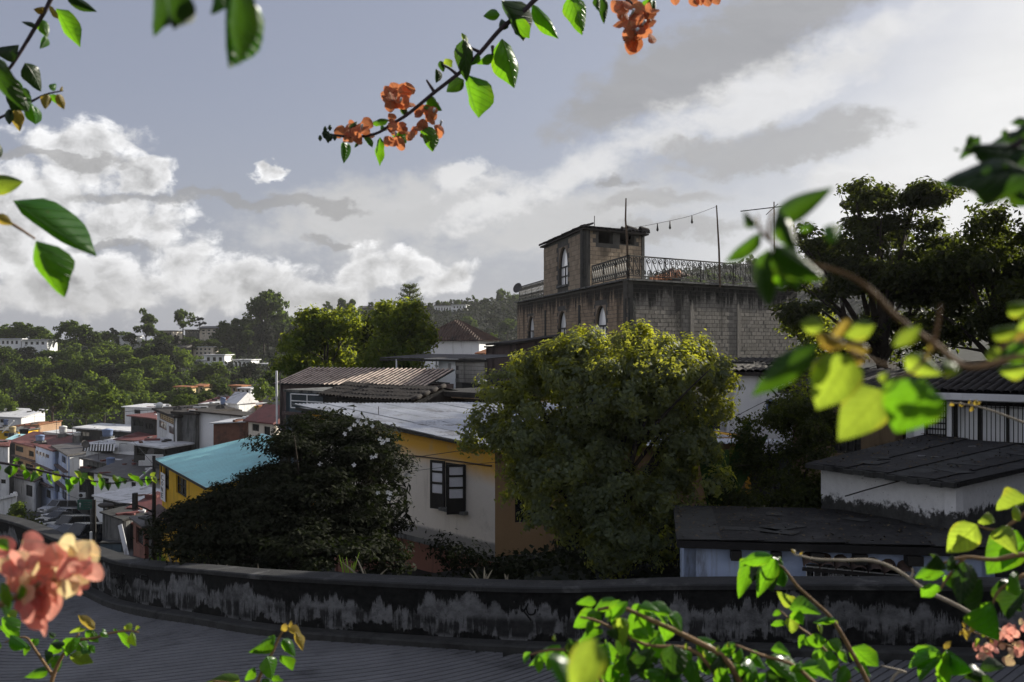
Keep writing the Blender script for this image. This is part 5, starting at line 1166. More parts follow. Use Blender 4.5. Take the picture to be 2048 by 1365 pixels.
# ------------------------------------------------------------------ the little town below: one thing per house
def town(name, label, px0, d0, px1, d1, depth, ytop, wm, wins=(), roof=('flat', .25, .15, 'concrete'), ref=None, **k):
    f = rf(px0, d0, px1, d1, depth, k.pop('ray', None)); zt = Z(ytop, ref or (d0+d1)/2)
    tops = k.pop('tops', None)
    ww = []
    for w in wins:                               # (side, f0, f1, py_top, py_bottom, dict)
        d = (d0+d1)/2 if w[0] == 0 else (d1+depth*.3)
        ww.append((w[0], w[1], w[2], Z(w[4], d), min(Z(w[3], d), zt-.15), w[5] if len(w) > 5 else {}))
    T_ = house(name, label, f, [zt+q for q in tops] if tops else zt, wm, ww, roof, **k)
    if roof[0] == 'flat':
        c = sum(f, Vector((0, 0)))/4
        for i in range(R.randrange(3, 7)):          # the odds and ends that weigh the sheets down
            a, b = R.random(), R.random(); q = (f[0]*(1-a)+f[1]*a)*(1-b)+(f[3]*(1-a)+f[2]*a)*b
            zz = [zt+t_ for t_ in tops] if tops else [zt]*4; z = (zz[0]*(1-a)+zz[1]*a)*(1-b)+(zz[3]*(1-a)+zz[2]*a)*b+roof[2]
            part(MB().box((q.x, q.y, z+.05), (R.uniform(.25, 1.8), R.uniform(.15, .5), R.uniform(.08, .3)), R.uniform(0, 3)), R.choice(['loose_board', 'loose_brick', 'loose_sheet']), MT[R.choice(['brick', 'darkwood', 'whiteroof', 'zinc', 'concrete', 'zincold', 'redroof'])], T_)
    TOWN[label] = (T_, f); return T_
TOWN = {}
def ledge(label, py, m='mauve', out=.55, th=.16):
    T_, f = TOWN[label]; pt, rz, Lw = wpt(f[0], f[1]); d = (f[0].y+f[1].y)/2
    part(MB().box(pt(Lw/2, Z(py, d), out/2), (Lw+.2, out, th), rz), 'ledge', MT[m], T_)
town('brick_window_house', 'grey and brick house with a gridded balcony front and long dark tile roof', 314, 112, 350, 101, 9, 828, 'whitedirty', [(0, .15, .95, 831, 843, dict(nx=6, ny=3, mf='brick', mp='tankyellow')), (0, .12, .55, 846, 861, dict(nx=2, mf='brick')), (0, .68, .95, 848, 862, dict(nx=1, mf='brick'))], ('flat', .5, .25, 'tiledark'), wmats={1: 'concrete'})
town('grey_gable_house', 'plain grey concrete house wall between brick balcony front and white wall', 349, 102.5, 391, 100, 7, 829, 'concrete', (), ('flat', .3, .25, 'tiledark'))
f = rf(391, 101, 512, 96, 8); zt = Z(826, 98)
T = house('long_white_house', 'long bright white walled house with dark low gable roof and stained foot', f, [zt-.1, zt-.35, zt-.9, zt-.7], 'white', (), ('flat', .45, .14, 'tiledark'))
town('brick_hut', 'small bare brick hut with a grey sheet roof before the long white wall', 427, 92, 488, 90, 4, 848, 'brick', (), ('flat', .3, .1, 'zinc'), tops=[-.1, .25, .35, .0], wmats={3: 'concrete'})
town('brown_roof_house', 'beige house with brown tile roof and a tall barred window', 497, 86, 548, 83, 6, 846, 'cream', [(0, .15, .42, 850, 864, dict(nx=3)), (0, .62, .85, 852, 875, dict(nx=1))], ('gable', .35, .12, 'redroof', 1.2))
town('light_blue_house', 'three storey pale blue house with small dark windows over the street', 108, 135, 136, 124, 9, 903, 'bluehouse', [(0, .1, .35, 908, 919), (0, .58, .85, 909, 922), (0, .1, .3, 941, 951), (0, .6, .8, 944, 955), (0, .12, .42, 972, 988), (0, .6, .95, 976, 993), (1, .2, .4, 945, 955)], ('flat', .35, .2, 'zincold'), wmats={1: 'white'})
town('blue_upper_house', 'pale blue house front with a painted mural between orange house and corner', 71, 139, 107, 131, 8, 897, 'bluehouse', [(0, .15, .4, 944, 956), (0, .6, .85, 946, 958), (0, .1, .3, 975, 990), (0, .6, .85, 976, 992)], ('flat', .3, .2, 'redroof'))
town('orange_front_house', 'orange fronted house with open balconies beneath a rust brown roof', 30, 146, 70, 139, 9, 891, 'orangewall', [(0, .02, .42, 896, 907, dict(nx=1)), (0, .7, .95, 899, 910), (0, .12, .42, 925, 938), (0, .55, .9, 926, 940)], ('flat', .3, .2, 'redroof'))
f = rf(14, 148, 160, 134, 6); z = Z(889, 141)
bmr = thing('long_brown_roof', 'long rust brown sheet roof sloping over the orange and blue houses', 'roof', tuple(P(90, 900, 140)))
a, b, c_, d_ = f
part(MB().prism([(a.x, a.y, z-.35), (b.x, b.y, z-.1), (c_.x, c_.y, z+.9), (d_.x, d_.y, z+.7)], .12), 'sheet', MT['redroof'], bmr)
for i in range(6):
    s = a+(b-a)*(i/5); part(MB().beam((s.x, s.y, z-.55), (s.x, s.y, z-3), .15, .15), 'post', MT['darkwood'], bmr)
town('garage_house', 'white ground floor garage with dark doorway on the street corner', 28, 137, 68, 132, 5, 960, 'whitedirty', [(0, .6, .95, 968, 990, dict(nx=1))], ('flat', .2, .15, 'mauve'), ray=.8)
town('white_edge_house', 'plain dirty white tall house wall with one small window at the street', -40, 133, 16, 131, 8, 893, 'whitedirty', [(0, .75, .92, 958, 966, dict(nx=2))], ('flat', .3, .2, 'redroof'), ray=.97)
town('striped_awning_house', 'white house with striped awning and railed terrace wall', 172, 121, 232, 117, 8, 893, 'whitedirty', [(0, .08, .9, 900, 906, dict(nx=8))], ('flat', .45, .15, 'whiteroof'))
town('railed_white_house', 'long white terrace wall with iron railing and maroon roof behind', 231, 117, 322, 113, 6, 884, 'white', (), ('flat', .2, .12, 'redroof'), tops=[0, 0, .4, .4])
town('metal_roof_house', 'grey shack with stacked white metal roof sheets and striped balcony', 268, 100, 330, 96, 6, 893, 'darkconc', [(0, .1, .5, 900, 915, dict(nx=3)), (0, .55, .95, 903, 915, dict(nx=6))], ('flat', .5, .15, 'whiteroof'))
town('grey_shed_house', 'grey patched house with dark sheet lean to roof behind the tank', 166, 114, 262, 105, 6, 928, 'concrete', [(0, .1, .3, 938, 948)], ('flat', .4, .15, 'zincold'), tops=[0, -.1, .1, .2])
town('curved_white_house', 'low white stained house under a dark pitched roof near the lamp', 188, 97, 300, 90, 7, 956, 'white', [(0, .15, .28, 962, 974), (0, .68, .76, 960, 972), (0, .85, .97, 962, 990, dict(nx=1))], ('flat', .3, .12, 'zincold'), tops=[0, 0, .9, .9])
town('porch_roof_house', 'grey house with broad white porch roof beside the street lamp', 206, 80, 304, 74, 5, 1006, 'darkconc', [(0, .1, .3, 1012, 1030), (0, .5, .8, 1014, 1034)], ('flat', .7, .12, 'whiteroof'))
town('pink_door_house', 'narrow pinkish house with dark tall doorway by the yellow house', 266, 62, 290, 59, 4, 1046, 'pink', [(0, .25, .85, 1056, 1090, dict(nx=1, mf='pink'))], ('flat', .2, .1, 'zincold'))
town('grey_stone_house', 'grey rough plaster house end beside the lamp pole', 289, 59.5, 312, 58.5, 4, 1040, 'concrete', (), ('flat', .25, .1, 'darkconc'))
town('maroon_roof_house', 'shadowy house with grey and maroon sheet roof beneath the lamp arm', 235, 70, 306, 66, 4.5, 1042, 'darkconc', [(0, .1, .35, 1050, 1068)], ('flat', .35, .1, 'redroof'), tops=[-.1, -.3, .75, .9])
town('grey_wall_house', 'blank grey block house front with slanted side wall by the signs', 205, 70, 246, 67, 3.5, 1034, 'concrete', (), ('flat', .15, .1, 'darkconc'))
town('lime_shop', 'small shop with lime green sign board above a dark shutter', 158, 112, 176, 109, 4, 943, 'darkconc', [(0, .1, .9, 958, 985, dict(nx=1))], ('flat', .1, .1, 'darkconc'))
town('yellow_low_house', 'low yellow house with slanted pole against its orange neighbour', -20, 168, 36, 164, 6, 862, 'yellow', [(0, .5, .68, 866, 873)], ('flat', .3, .15, 'concrete'))
town('orange_gable_house', 'small bright orange gable among dark roofs under the trees', 30, 176, 78, 170, 6, 851, 'orangewall', [(0, .55, .7, 857, 866)], ('flat', .2, .1, 'tileorange'), tops=[-.4, .3, .5, -.2])
town('white_shed_roof_house', 'long white sheet roofed shed at the foot of the wooded hill', -60, 192, 42, 186, 9, 834, 'whitedirty', [(0, .6, .7, 838, 845)], ('flat', .4, .12, 'whiteroof'), tops=[0, 0, .9, .9])
town('turquoise_strip_house', 'narrow house with pale turquoise roof strip behind the brown roof', 16, 152, 82, 149, 3, 880, 'darkconc', (), ('flat', .3, .12, 'turq'), tops=[-.2, -.2, .35, .35])
town('grey_low_house', 'low grey flat roofed hut with parapet below a white water tank', 88, 150, 142, 146, 5, 868, 'whitedirty', [(0, .6, .8, 872, 880)], ('flat', .2, .12, 'whiteroof'))
town('cluttered_roof_house', 'cluttered white flat roof house in front of the dark mango tree', 152, 142, 262, 136, 7, 861, 'darkconc', [(0, .1, .25, 866, 876), (0, .5, .62, 866, 876)], ('flat', .4, .18, 'whiteroof'))
town('maroon_awning_house', 'ramshackle house with maroon awning beside the brick balcony front', 262, 124, 312, 119, 6, 836, 'darkconc', [(0, .1, .5, 842, 855, dict(nx=2)), (0, .6, .9, 846, 858)], ('flat', .4, .15, 'redroof'))
town('pale_roof_house', 'house with several pale sheet roofs behind the white sphere tank', 250, 150, 312, 147, 7, 816, 'whitedirty', [(0, .3, .5, 820, 828)], ('flat', .4, .12, 'whiteroof'))
town('white_gable_shed', 'white tent shaped gable roof behind the dark long roof', 455, 128, 475, 126, 4, 808, 'whitedirty', (), ('gable', .3, .1, 'whiteroof', 1.3))
town('long_pale_roof_house', 'very long pale sheet roof behind the blue elevated tank', 404, 140, 545, 134, 6, 812, 'whitedirty', [(0, .2, .3, 815, 822), (0, .6, .7, 815, 822)], ('flat', .4, .12, 'whiteroof'))
town('pink_roof_house', 'small house with faded pink roof left of the blue elevated tank', 404, 150, 428, 148, 5, 806, 'whitedirty', (), ('flat', .3, .1, 'redroof'), tops=[-.2, -.2, .6, .6])
town('orange_shed', 'orange boarded shed beside the pale roofs under the slope', 510, 130, 545, 127, 5, 815, 'orangewall', [(0, .3, .5, 818, 826)], ('flat', .3, .12, 'tileorange'))
for lb_, ys in (('three storey pale blue house with small dark windows over the street', (933, 966)), ('pale blue house front with a painted mural between orange house and corner', (934, 966)), ('orange fronted house with open balconies beneath a rust brown roof', (916, 945)), ('white house with striped awning and railed terrace wall', (922,))):
    for y_ in ys: ledge(lb_, y_)
# houses on the wooded slope and the hazy hill
def hill(name, label, px0, px1, ytop, ybot, d, wm='white', n=3, rows=1, roof='whiteroof', kind='flat', depth=8, **k):
    zt, zb = Z(ytop, d), Z(ybot, d); hh = zt-zb; ws = []
    for r in range(rows):
        z0 = zb+hh*(r+.25)/rows; z1 = zb+hh*(r+.78)/rows
        ws += W4(0, n, .06, .94, z0, z1, .55, nx=1, fw=.05, mf='white')
    rr = ('flat', .5, .25, roof) if kind == 'flat' else (kind, .6, .2, roof, hh*.35, 1.0 if kind == 'hip' else 0)
    return house(name, label, rf(px0, d, px1, d-2, depth), zt, wm, ws, rr, **k)
hill('villa', 'broad white modern villa with ribbon windows on the ridge at the far end', -30, 42, 679, 692, 300, n=7)
hill('villa', 'white terrace villa with open porch standing before the dark ridge trees', 44, 94, 681, 693, 296, n=4)
hill('villa', 'small white box house half hidden under the spreading ridge tree', 239, 262, 673, 681, 322, n=2)
hill('villa', 'small cream house with yellow gable just left of the lollipop tree', 319, 346, 663, 673, 330, 'cream', 3, roof='concrete')
hill('villa', 'grey two storey villa with shallow gable beneath the open round tree', 399, 436, 658, 671, 338, 'cream', 3, 2, 'zincold', 'gable')
hill('villa', 'long grey low house on the ridge beside the lollipop tree', 370, 402, 661, 668, 340, 'concrete', 4, roof='zincold')
hill('villa', 'brownish gable villa with verandah midway down the slope', 334, 372, 696, 710, 318, 'concrete', 4, 1, 'zincold', 'gable')
hill('villa', 'grey two storey balcony villa above the white stepped house', 387, 425, 695, 711, 322, 'cream', 4, 2, 'whiteroof')
hill('stepped_house', 'bright white cubic house with two dark windows and a stepped wall', 408, 449, 711, 727, 300, n=3)
hs_ = hill('stepped_house', 'white stepped terrace wall descending beside the bright cubic house', 384, 409, 722, 733, 301, n=2)
hill('arched_house', 'white house with arched porch below the balcony villa', 466, 502, 721, 736, 300, n=4, roof='whiteroof')
hill('villa', 'faint grey cottage high on the bare hazy slope', 487, 512, 694, 702, 380, 'concrete', 3, roof='zincold')
hill('villa', 'pale yellow house with white columns on the hazy slope', 540, 592, 689, 700, 370, 'yellow', 6, roof='concrete')
hill('villa', 'grey flat roofed house among bushes below the arched house', 512, 544, 729, 741, 295, 'whitedirty', 2)
hill('villa', 'yellow lit cottage deep in the trees near the valley floor', 352, 380, 775, 786, 225, 'tankyellow', 2, roof='tileorange', depth=3)
hill('villa', 'orange cottage catching sun at the foot of the slope', 462, 482, 773, 786, 215, 'orangewall', 2, roof='tileorange', depth=3)
hill('villa', 'ochre gable cottage peeping out of trees by the valley', 396, 408, 773, 782, 220, 'tankyellow', 1, roof='tileorange', kind='gable', depth=3)
hill('villa', 'small white cottage by the round bush at the slope foot', 480, 500, 778, 788, 205, 'whitedirty', 2, depth=3)
hill('hilltop_villa', 'long white hilltop villa with many dark windows in the haze', 868, 905, 613, 625, 500, n=6)
hill('hilltop_villa', 'taller white hilltop villa at the end of the long white one', 904, 932, 611, 627, 498, n=4, rows=2)
hill('hilltop_villa', 'small white house alone near the hilltop by the tower building', 977, 991, 608, 618, 520, n=2, rows=2)
hill('hilltop_villa', 'grey gabled villa on the hilltop between palms and radiating tree', 718, 748, 617, 630, 500, 'concrete', 3, 1, 'zincold', 'gable')
hill('hilltop_villa', 'broad pale grey house row under the hilltop palms', 630, 684, 634, 645, 480, 'concrete', 6)

# ------------------------------------------------------------------ water tanks, dishes and other roof clutter
def tank(px, yb, d, wpx, hpx, m, label, leg=0):
    w = wpx*d/F/2; hh = hpx*d/F; b = P(px, yb, d); T = thing('water_tank', label, 'water tank', (b.x, b.y, b.z-leg), 'water tanks on the town roofs')
    part(MB().lathe(tuple(b), [(w*.86, 0), (w*.93, hh*.3), (w*.95, hh*.33), (w*.95, hh*.62), (w*1.0, hh*.66), (w, hh*.82), (w*1.06, hh*.83), (w*1.06, hh*.88)], 14), 'barrel', MT[m], T, True)
    part(MB().lathe((b.x, b.y, b.z+hh*.88), [(w*1.0, 0), (w*.9, hh*.06), (w*.4, hh*.11), (w*.38, hh*.14)], 14), 'lid', MT[m], T, True)
    mb = MB()
    if leg:
        for q in range(4): a = math.pi/4+q*math.pi/2; mb.beam((b.x+w*.8*math.cos(a), b.y+w*.8*math.sin(a), b.z), (b.x+w*.8*math.cos(a), b.y+w*.8*math.sin(a), b.z-leg), .08, .08)
        mb.box((b.x, b.y, b.z-.05), (w*2, w*2, .08))
    else: mb.box((b.x, b.y, b.z-.75), (w*2, w*2, 1.49))
    part(mb, 'stand', MT['concrete'], T)
tank(215, 873, 134, 21, 15, 'tankblue', 'wide sky blue water tank on the cluttered white flat roof')
tank(221, 931, 108, 17, 16, 'tankblue', 'blue water tank with white square label on grey shed roof')
tank(80, 882, 142, 17, 12, 'tankblue', 'flat blue water tank standing over the long brown roof')
tank(126, 868, 146, 15, 16, 'tankwhite', 'white water tank on the low grey parapet hut')
tank(25, 866, 163, 13, 13, 'tankyellow', 'cream round water tank beside the slanted pole')
tank(12, 850, 176, 9, 11, 'tankblue', 'small blue tank far back near the white sheet roof')
tank(48, 868, 160, 17, 10, 'tankblack', 'black squat water tank next to the cream one')
tank(446, 809, 128, 11, 14, 'tankblue', 'blue water tank raised on a stand over the dark long roof', 1.2)
tank(425, 812, 140, 8, 7, 'tankwhite', 'tiny white tank near the faded pink roof')
tank(155, 872, 140, 14, 8, 'tankwhite', 'low white box tank at the edge of the cluttered roof')
sp_ = thing('sphere_tank', 'white round sphere tank on the corner of the brick balcony house', 'water tank', tuple(P(319, 822, 112)))
part(MB().lathe(tuple(P(319, 819, 112)), [(.02+.4*math.sin(a), .4-.4*math.cos(a)) for a in [math.pi*i/8 for i in range(9)]], 12), 'shell', MT['tankwhite'], sp_, True)
part(MB().box(tuple(P(319, 822, 112)), (.5, .5, .5)), 'plinth', MT['concrete'], sp_)
for px, py, d, r, y, lb in ((355, 821, 106, .45, .3, 'white half buried dish on the dark roof by the sphere tank'), (441, 818, 106, .45, .2, 'white dish low on the dark roof below the blue raised tank'), (303, 905, 96, .42, -.4, 'small grey dish on the metal roof shack'), (170, 889, 118, .5, .9, 'pale round dish at the end of the striped awning')):
    dish(px, py, d, r, y, lb)
for px, yb, yt, d, lb in ((197, 950, 885, 112, 'thin roof antenna mast behind the leafy vine'), (145, 880, 848, 140, 'thin roof antenna with crossbars by the white tank'), (113, 880, 842, 145, 'tall thin antenna near the parapet hut')):
    T = pole('antenna', lb, [P(px, yb, d), P(px, yt, d)], .03, MT['zincold'], 'antenna'); p = P(px, yt, d)
    for k in range(3): part(MB().tube([(p.x-.6+.1*k, p.y, p.z-.25*k), (p.x+.6-.1*k, p.y, p.z-.25*k)], .015, 4), 'crossbar', MT['zincold'], T)
wr = thing('terrace_railing', 'thin black iron railing along the long white terrace wall', 'railing', tuple(P(262, 905, 112)))
mb = MB(); a, b = P(239, 904, 113.5), P(276, 903, 112)
for i in range(17): q = a+(b-a)*(i/16); mb.beam(tuple(q), tuple(q+Vector((0, 0, .95))), .03, .03)
mb.beam(tuple(a+Vector((0, 0, .95))), tuple(b+Vector((0, 0, .95))), .04, .04); part(mb, 'bar', MT['iron'], wr)
for i, (x0, x1, y0, y1, d, n, lb) in enumerate(((291, 326, 921, 910, 95, 18, 'white striped balcony railing of the metal roof shack, upper row'), (278, 306, 932, 922, 94, 14, 'white striped balcony railing of the metal roof shack, lower row'))):
    T = thing('balcony_railing', lb, 'railing', tuple(P(x0, y0, d)), 'striped balcony railings'); mb = MB(); a, b = P(x0, y0, d), P(x1, y0, d); hh = (y0-y1)*d/F
    for k in range(n): q = a+(b-a)*(k/(n-1)); mb.beam(tuple(q), tuple(q+Vector((0, 0, hh))), .06, .04)
    mb.beam(tuple(a+Vector((0, 0, hh))), tuple(b+Vector((0, 0, hh))), .05, .05); part(mb, 'bar', MT['white'], T)
aw_ = thing('striped_awning', 'black and white striped sloping awning over the white house front', 'awning', tuple(P(198, 895, 118)))
a, b = P(167, 889, 119.5), P(230, 889, 116.0)
for i in range(22):
    p0, p1 = a+(b-a)*(i/22), a+(b-a)*((i+1)/22)
    part(MB().quad(p0, p1, p1+Vector((.05, -.35, -.75)), p0+Vector((.05, -.35, -.75))), 'strip', MT['white'] if i % 2 else MT['darkconc'], aw_)
sgm = thing('wall_mural', 'painted mural of white bird shapes on the pale blue house', 'mural', tuple(P(84, 915, 136)))
A_, B_ = XY(71, 139), XY(107, 131); pt, rz, Lw = wpt(A_, B_)
u0, z1 = on_wall(A_, B_, 73, 901); u1, z0 = on_wall(A_, B_, 98, 917); part(MB().box(pt((u0+u1)/2, (z0+z1)/2, .02), (u1-u0, .03, z1-z0), rz), 'painted_ground', MT['mauve'], sgm)
mb = MB()
for s in (.25, .5, .75):
    c = pt(u0+(u1-u0)*s, (z0+z1)/2-.1, .045); mb.tube([tuple(c+Vector((math.cos(a)*.34*math.cos(rz), math.cos(a)*.34*math.sin(rz), math.sin(a)*.34))) for a in [-.4+i*.45 for i in range(11)]], .09, 4)
part(mb, 'painted_birds', MT['white'], sgm)
# ------------------------------------------------------------------ street furniture
lb = thing('street_lamp', 'dark street lamp pole with a long arm and drooping cobra lamp head', 'street lamp', tuple(P(308, 1125, 55)))
part(MB().tube([tuple(P(307, 1135, 55)), tuple(P(308, 1010, 55)), tuple(P(308, 912, 55))], [.13, .11, .09], 8), 'pole', MT['iron'], lb, True)
part(MB().tube([tuple(P(x, y, 55)) for x, y in ((308, 1026), (290, 1017), (268, 1009), (246, 1008), (226, 1010))], .05, 6), 'arm', MT['iron'], lb, True)
p = P(214, 1011, 55); part(MB().lathe((p.x-.42, p.y, p.z), [(.05, -.08), (.13, .05), (.17, .35), (.13, .65), (.06, .85)], 8, 'x'), 'lamp_head', MT['zincold'], lb, True)
part(MB().lathe((p.x-.02, p.y, p.z-.21), [(.05, 0), (.10, .05), (.12, .12)], 8), 'lens', MT['lamp'], lb, True)
part(MB().box(tuple(P(270, 1003, 55)), (.22, .3, .9)), 'transformer_box', MT['darkconc'], lb)
up = pole('utility_pole', 'dark utility pole behind the green road sign, white painted foot', [P(189, 1110, 66), P(188, 1000, 66)], .13, MT['darkwood'], 'utility pole')
part(MB().tube([tuple(P(183, 1112, 66)), tuple(P(183, 1064, 66))], .13, 8), 'painted_post', MT['tankwhite'], up)
part(MB().tube([tuple(P(182, 1058, 66)), tuple(P(182, 1018, 66))], .05, 6).tube([tuple(P(185, 1046, 66)), tuple(P(185, 1018, 66))], .03, 6), 'conduit', MT['concrete'], up)
rs_ = thing('road_sign', 'green road sign board with a white up arrow and faint lettering', 'road sign', tuple(P(170, 1040, 69)))
p = P(170, 1010, 69); part(MB().box(tuple(p), (1.04, .05, .68)), 'board', MT['signgreen'], rs_)
mb = MB(); a = p+Vector((-.33, -.035, 0)); mb.box(tuple(a+Vector((0, 0, -.06))), (.05, .01, .22)); mb.tri(a+Vector((-.09, 0, .04)), a+Vector((.09, 0, .04)), a+Vector((0, 0, .18)))
part(mb, 'arrow', MT['signwhite'], rs_)
mb = MB()
for r in range(3):
    x = -.1
    for k in range(6): w = R.uniform(.04, .1); mb.box(tuple(p+Vector((x+w/2, -.03, .17-.17*r))), (w, .008, .05)); x += w+.02
part(mb, 'lettering', MT['concrete'], rs_)
part(MB().tube([(p.x+.4, p.y+.06, p.z+.3), (p.x+.4, p.y+.06, p.z-2.4)], .04, 6), 'post', MT['zincold'], rs_)
lm = thing('shop_sign', 'lime green square shop sign above the street, near the vine', 'sign', tuple(P(166, 955, 108)))
part(MB().box(tuple(P(166, 953, 108)), (.95, .1, .75)), 'board', MT['limegreen'], lm); part(MB().tube([tuple(P(166, 953, 108.2)), tuple(P(166, 953, 109.2))], .05, 5), 'bracket', MT['iron'], lm)
ac = thing('air_conditioner', 'white air conditioner box with round fan above the green road sign', 'air conditioner', tuple(P(164, 996, 100)))
p = P(164, 991, 100); part(MB().box(tuple(p), (.62, .3, .5)), 'case', MT['tankwhite'], ac); part(MB().lathe((p.x-.05, p.y-.155, p.z), [(.2, -.02), (.2, .0), (.07, .005), (.06, -.01)], 12, 'y'), 'fan_grille', MT['iron'], ac); part(MB().box((p.x, p.y+.4, p.z-.3), (.5, .6, .06)), 'bracket', MT['iron'], ac)
bl = thing('wall_beam', 'pale stick leaning out diagonally over the white stained house', 'pole', tuple(P(288, 952, 88)))
part(MB().tube([tuple(P(279, 957, 88)), tuple(P(302, 937, 87))], .09, 6), 'shaft', MT['white'], bl)
lp_ = thing('leaning_pole', 'pale slanted pole beside the cream tank', 'pole', tuple(P(5, 866, 165)))
part(MB().tube([tuple(P(4, 866, 165)), tuple(P(28, 842, 165))], .09, 6), 'shaft', MT['white'], lp_)
ld = thing('white_plank', 'white leaning board standing between the grey walls beneath the lamp', 'board', tuple(P(252, 1118, 63)))
part(MB().beam(tuple(P(240, 1050, 64)), tuple(P(255, 1116, 63)), .28, .05, (0, -1, 0)), 'board', MT['whitedirty'], ld)
gc = thing('gas_bin', 'dull green metal bin against the grey block house', 'bin', tuple(P(226, 1112, 66)))
part(MB().box(tuple(P(226, 1100, 66)), (1.4, .8, .9)), 'body', MT['bluegrey'], gc); part(MB().box(tuple(P(226, 1084, 66)), (1.5, .9, .08)), 'lid', MT['darkconc'], gc)
def wire(label, pts, r=.014):
    T = thing('overhead_wire', label, 'wire', tuple(pts[0]), 'overhead wires'); part(MB().tube(catmull([tuple(p) for p in pts], 6), r, 3), 'cable', MT['iron'], T)
wire('overhead wire from the dark shrub to the cream house window', [P(640, 940, 26), P(760, 925, 25.5), P(900, 905, 25), P(1010, 890, 24)], .009)
wire('lower overhead wire crossing in front of the dark shutter', [P(770, 950, 26), P(870, 937, 25.4), P(1000, 924, 25)], .007)
wire('overhead wire running over the street roofs to the lamp pole', [P(0, 838, 150), P(140, 830, 110), P(308, 820, 55.5)], .02)
wire('overhead wire strung from the lamp pole across the yellow house', [P(308, 1055, 55), P(420, 1040, 47), P(560, 1036, 40)], .012)
wire('overhead wire sagging over the white speckled house', [P(1440, 850, 28), P(1560, 790, 27), P(1700, 748, 26), P(1850, 700, 24)], .010)
wire('overhead wire looping from the utility pole to the yellow house', [P(188, 1004, 66), P(250, 1000, 62), P(308, 985, 55)], .012)
wire('slack overhead wire from the utility pole towards the street bend', [P(188, 1010, 66), P(120, 985, 100), P(60, 965, 150)], .018)
wire('upper overhead wire above the white terrace wall', [P(160, 900, 110), P(240, 872, 85), P(308, 930, 55.2)], .014)
wire('overhead wire from the drain pipe over the long white house', [P(553, 750, 46), P(470, 790, 75), P(380, 812, 105)], .014)
wire('overhead wire across the top of the ochre wing', [P(1590, 800, 26), P(1720, 770, 25), P(1850, 778, 23.5)], .010)
# ------------------------------------------------------------------ cars on the street
def car_mesh(kind):
    """local frame: front towards -Y, wheels on z = 0"""
    Lc, Wc, Hb, Hc = dict(sedan=(4.4, 1.72, .86, 1.42), suv=(4.6, 1.85, 1.02, 1.78), van=(4.9, 1.9, 1.1, 2.0), jeep=(4.2, 1.75, 1.05, 1.75))[kind]
    body = MB(); h = Lc/2
    prof = [(-h, .35, .62, .86), (-h+.12, .26, .74, .95), (-h+.9, .24, Hb-.02, 1.0), (-h+1.3, .24, Hb, 1.0), (h-1.0, .24, Hb+.02, 1.0), (h-.15, .26, Hb-.02, .96), (h, .38, Hb-.12, .88)]
    for y, zb, zt, ws in prof:
        w = Wc/2*ws; zm = zb+(zt-zb)*.55
        for x, z in ((-w*.94, zb), (-w, zm), (-w*.93, zt), (w*.93, zt), (w, zm), (w*.94, zb)): body.v.append((x, y, z))
    for k in range(len(prof)-1):
        for q in range(6): a, b = k*6+q, k*6+(q+1) % 6; body.f.append((a, b, b+6, a+6))
    body.f.append(tuple(range(5, -1, -1))); body.f.append(tuple(range((len(prof)-1)*6, len(prof)*6)))
    c0, c1, c2, c3 = dict(sedan=(-h+1.25, -h+2.0, h-1.25, h-.55), suv=(-h+1.2, -h+1.75, h-.55, h-.1), van=(-h+.55, -h+1.25, h-.25, h-.05), jeep=(-h+1.35, -h+1.6, h-.35, h-.1))[kind]
    wb, wt = Wc/2*.91, Wc/2*.74
    cab = [(-wb, c0, Hb), (wb, c0, Hb), (wb, c3, Hb), (-wb, c3, Hb), (-wt, c1, Hc), (wt, c1, Hc), (wt, c2, Hc), (-wt, c2, Hc)]
    i = len(body.v); body.v += cab; body.f += [(i+4, i+5, i+6, i+7), (i, i+1, i+5, i+4), (i+1, i+2, i+6, i+5), (i+2, i+3, i+7, i+6), (i+3, i, i+4, i+7)]
    gl = []
    V = [Vector(p) for p in cab]
    def pane(a, b, c, d, ins=.1, off=.012):
        ctr = (a+b+c+d)/4; nrm = (b-a).cross(d-a).normalized(); q = [ctr+(p-ctr)*(1-ins)+nrm*off for p in (a, b, c, d)]; mb = MB(); mb.quad(*q); return mb
    gl.append(('windscreen', pane(V[0], V[1], V[5], V[4]))); gl.append(('rear_window', pane(V[2], V[3], V[7], V[6])))
    for s in ((1, 2, 6, 5), (3, 0, 4, 7)):
        a, b, c, d = (V[k] for k in s); m1, m2 = (a+b)/2, (c+d)/2
        gl.append(('side_window', pane(a, m1, m2, d))); gl.append(('side_window', pane(m1, b, c, m2)))
    return body, gl, Lc, Wc, Hb
WHEEL = {}
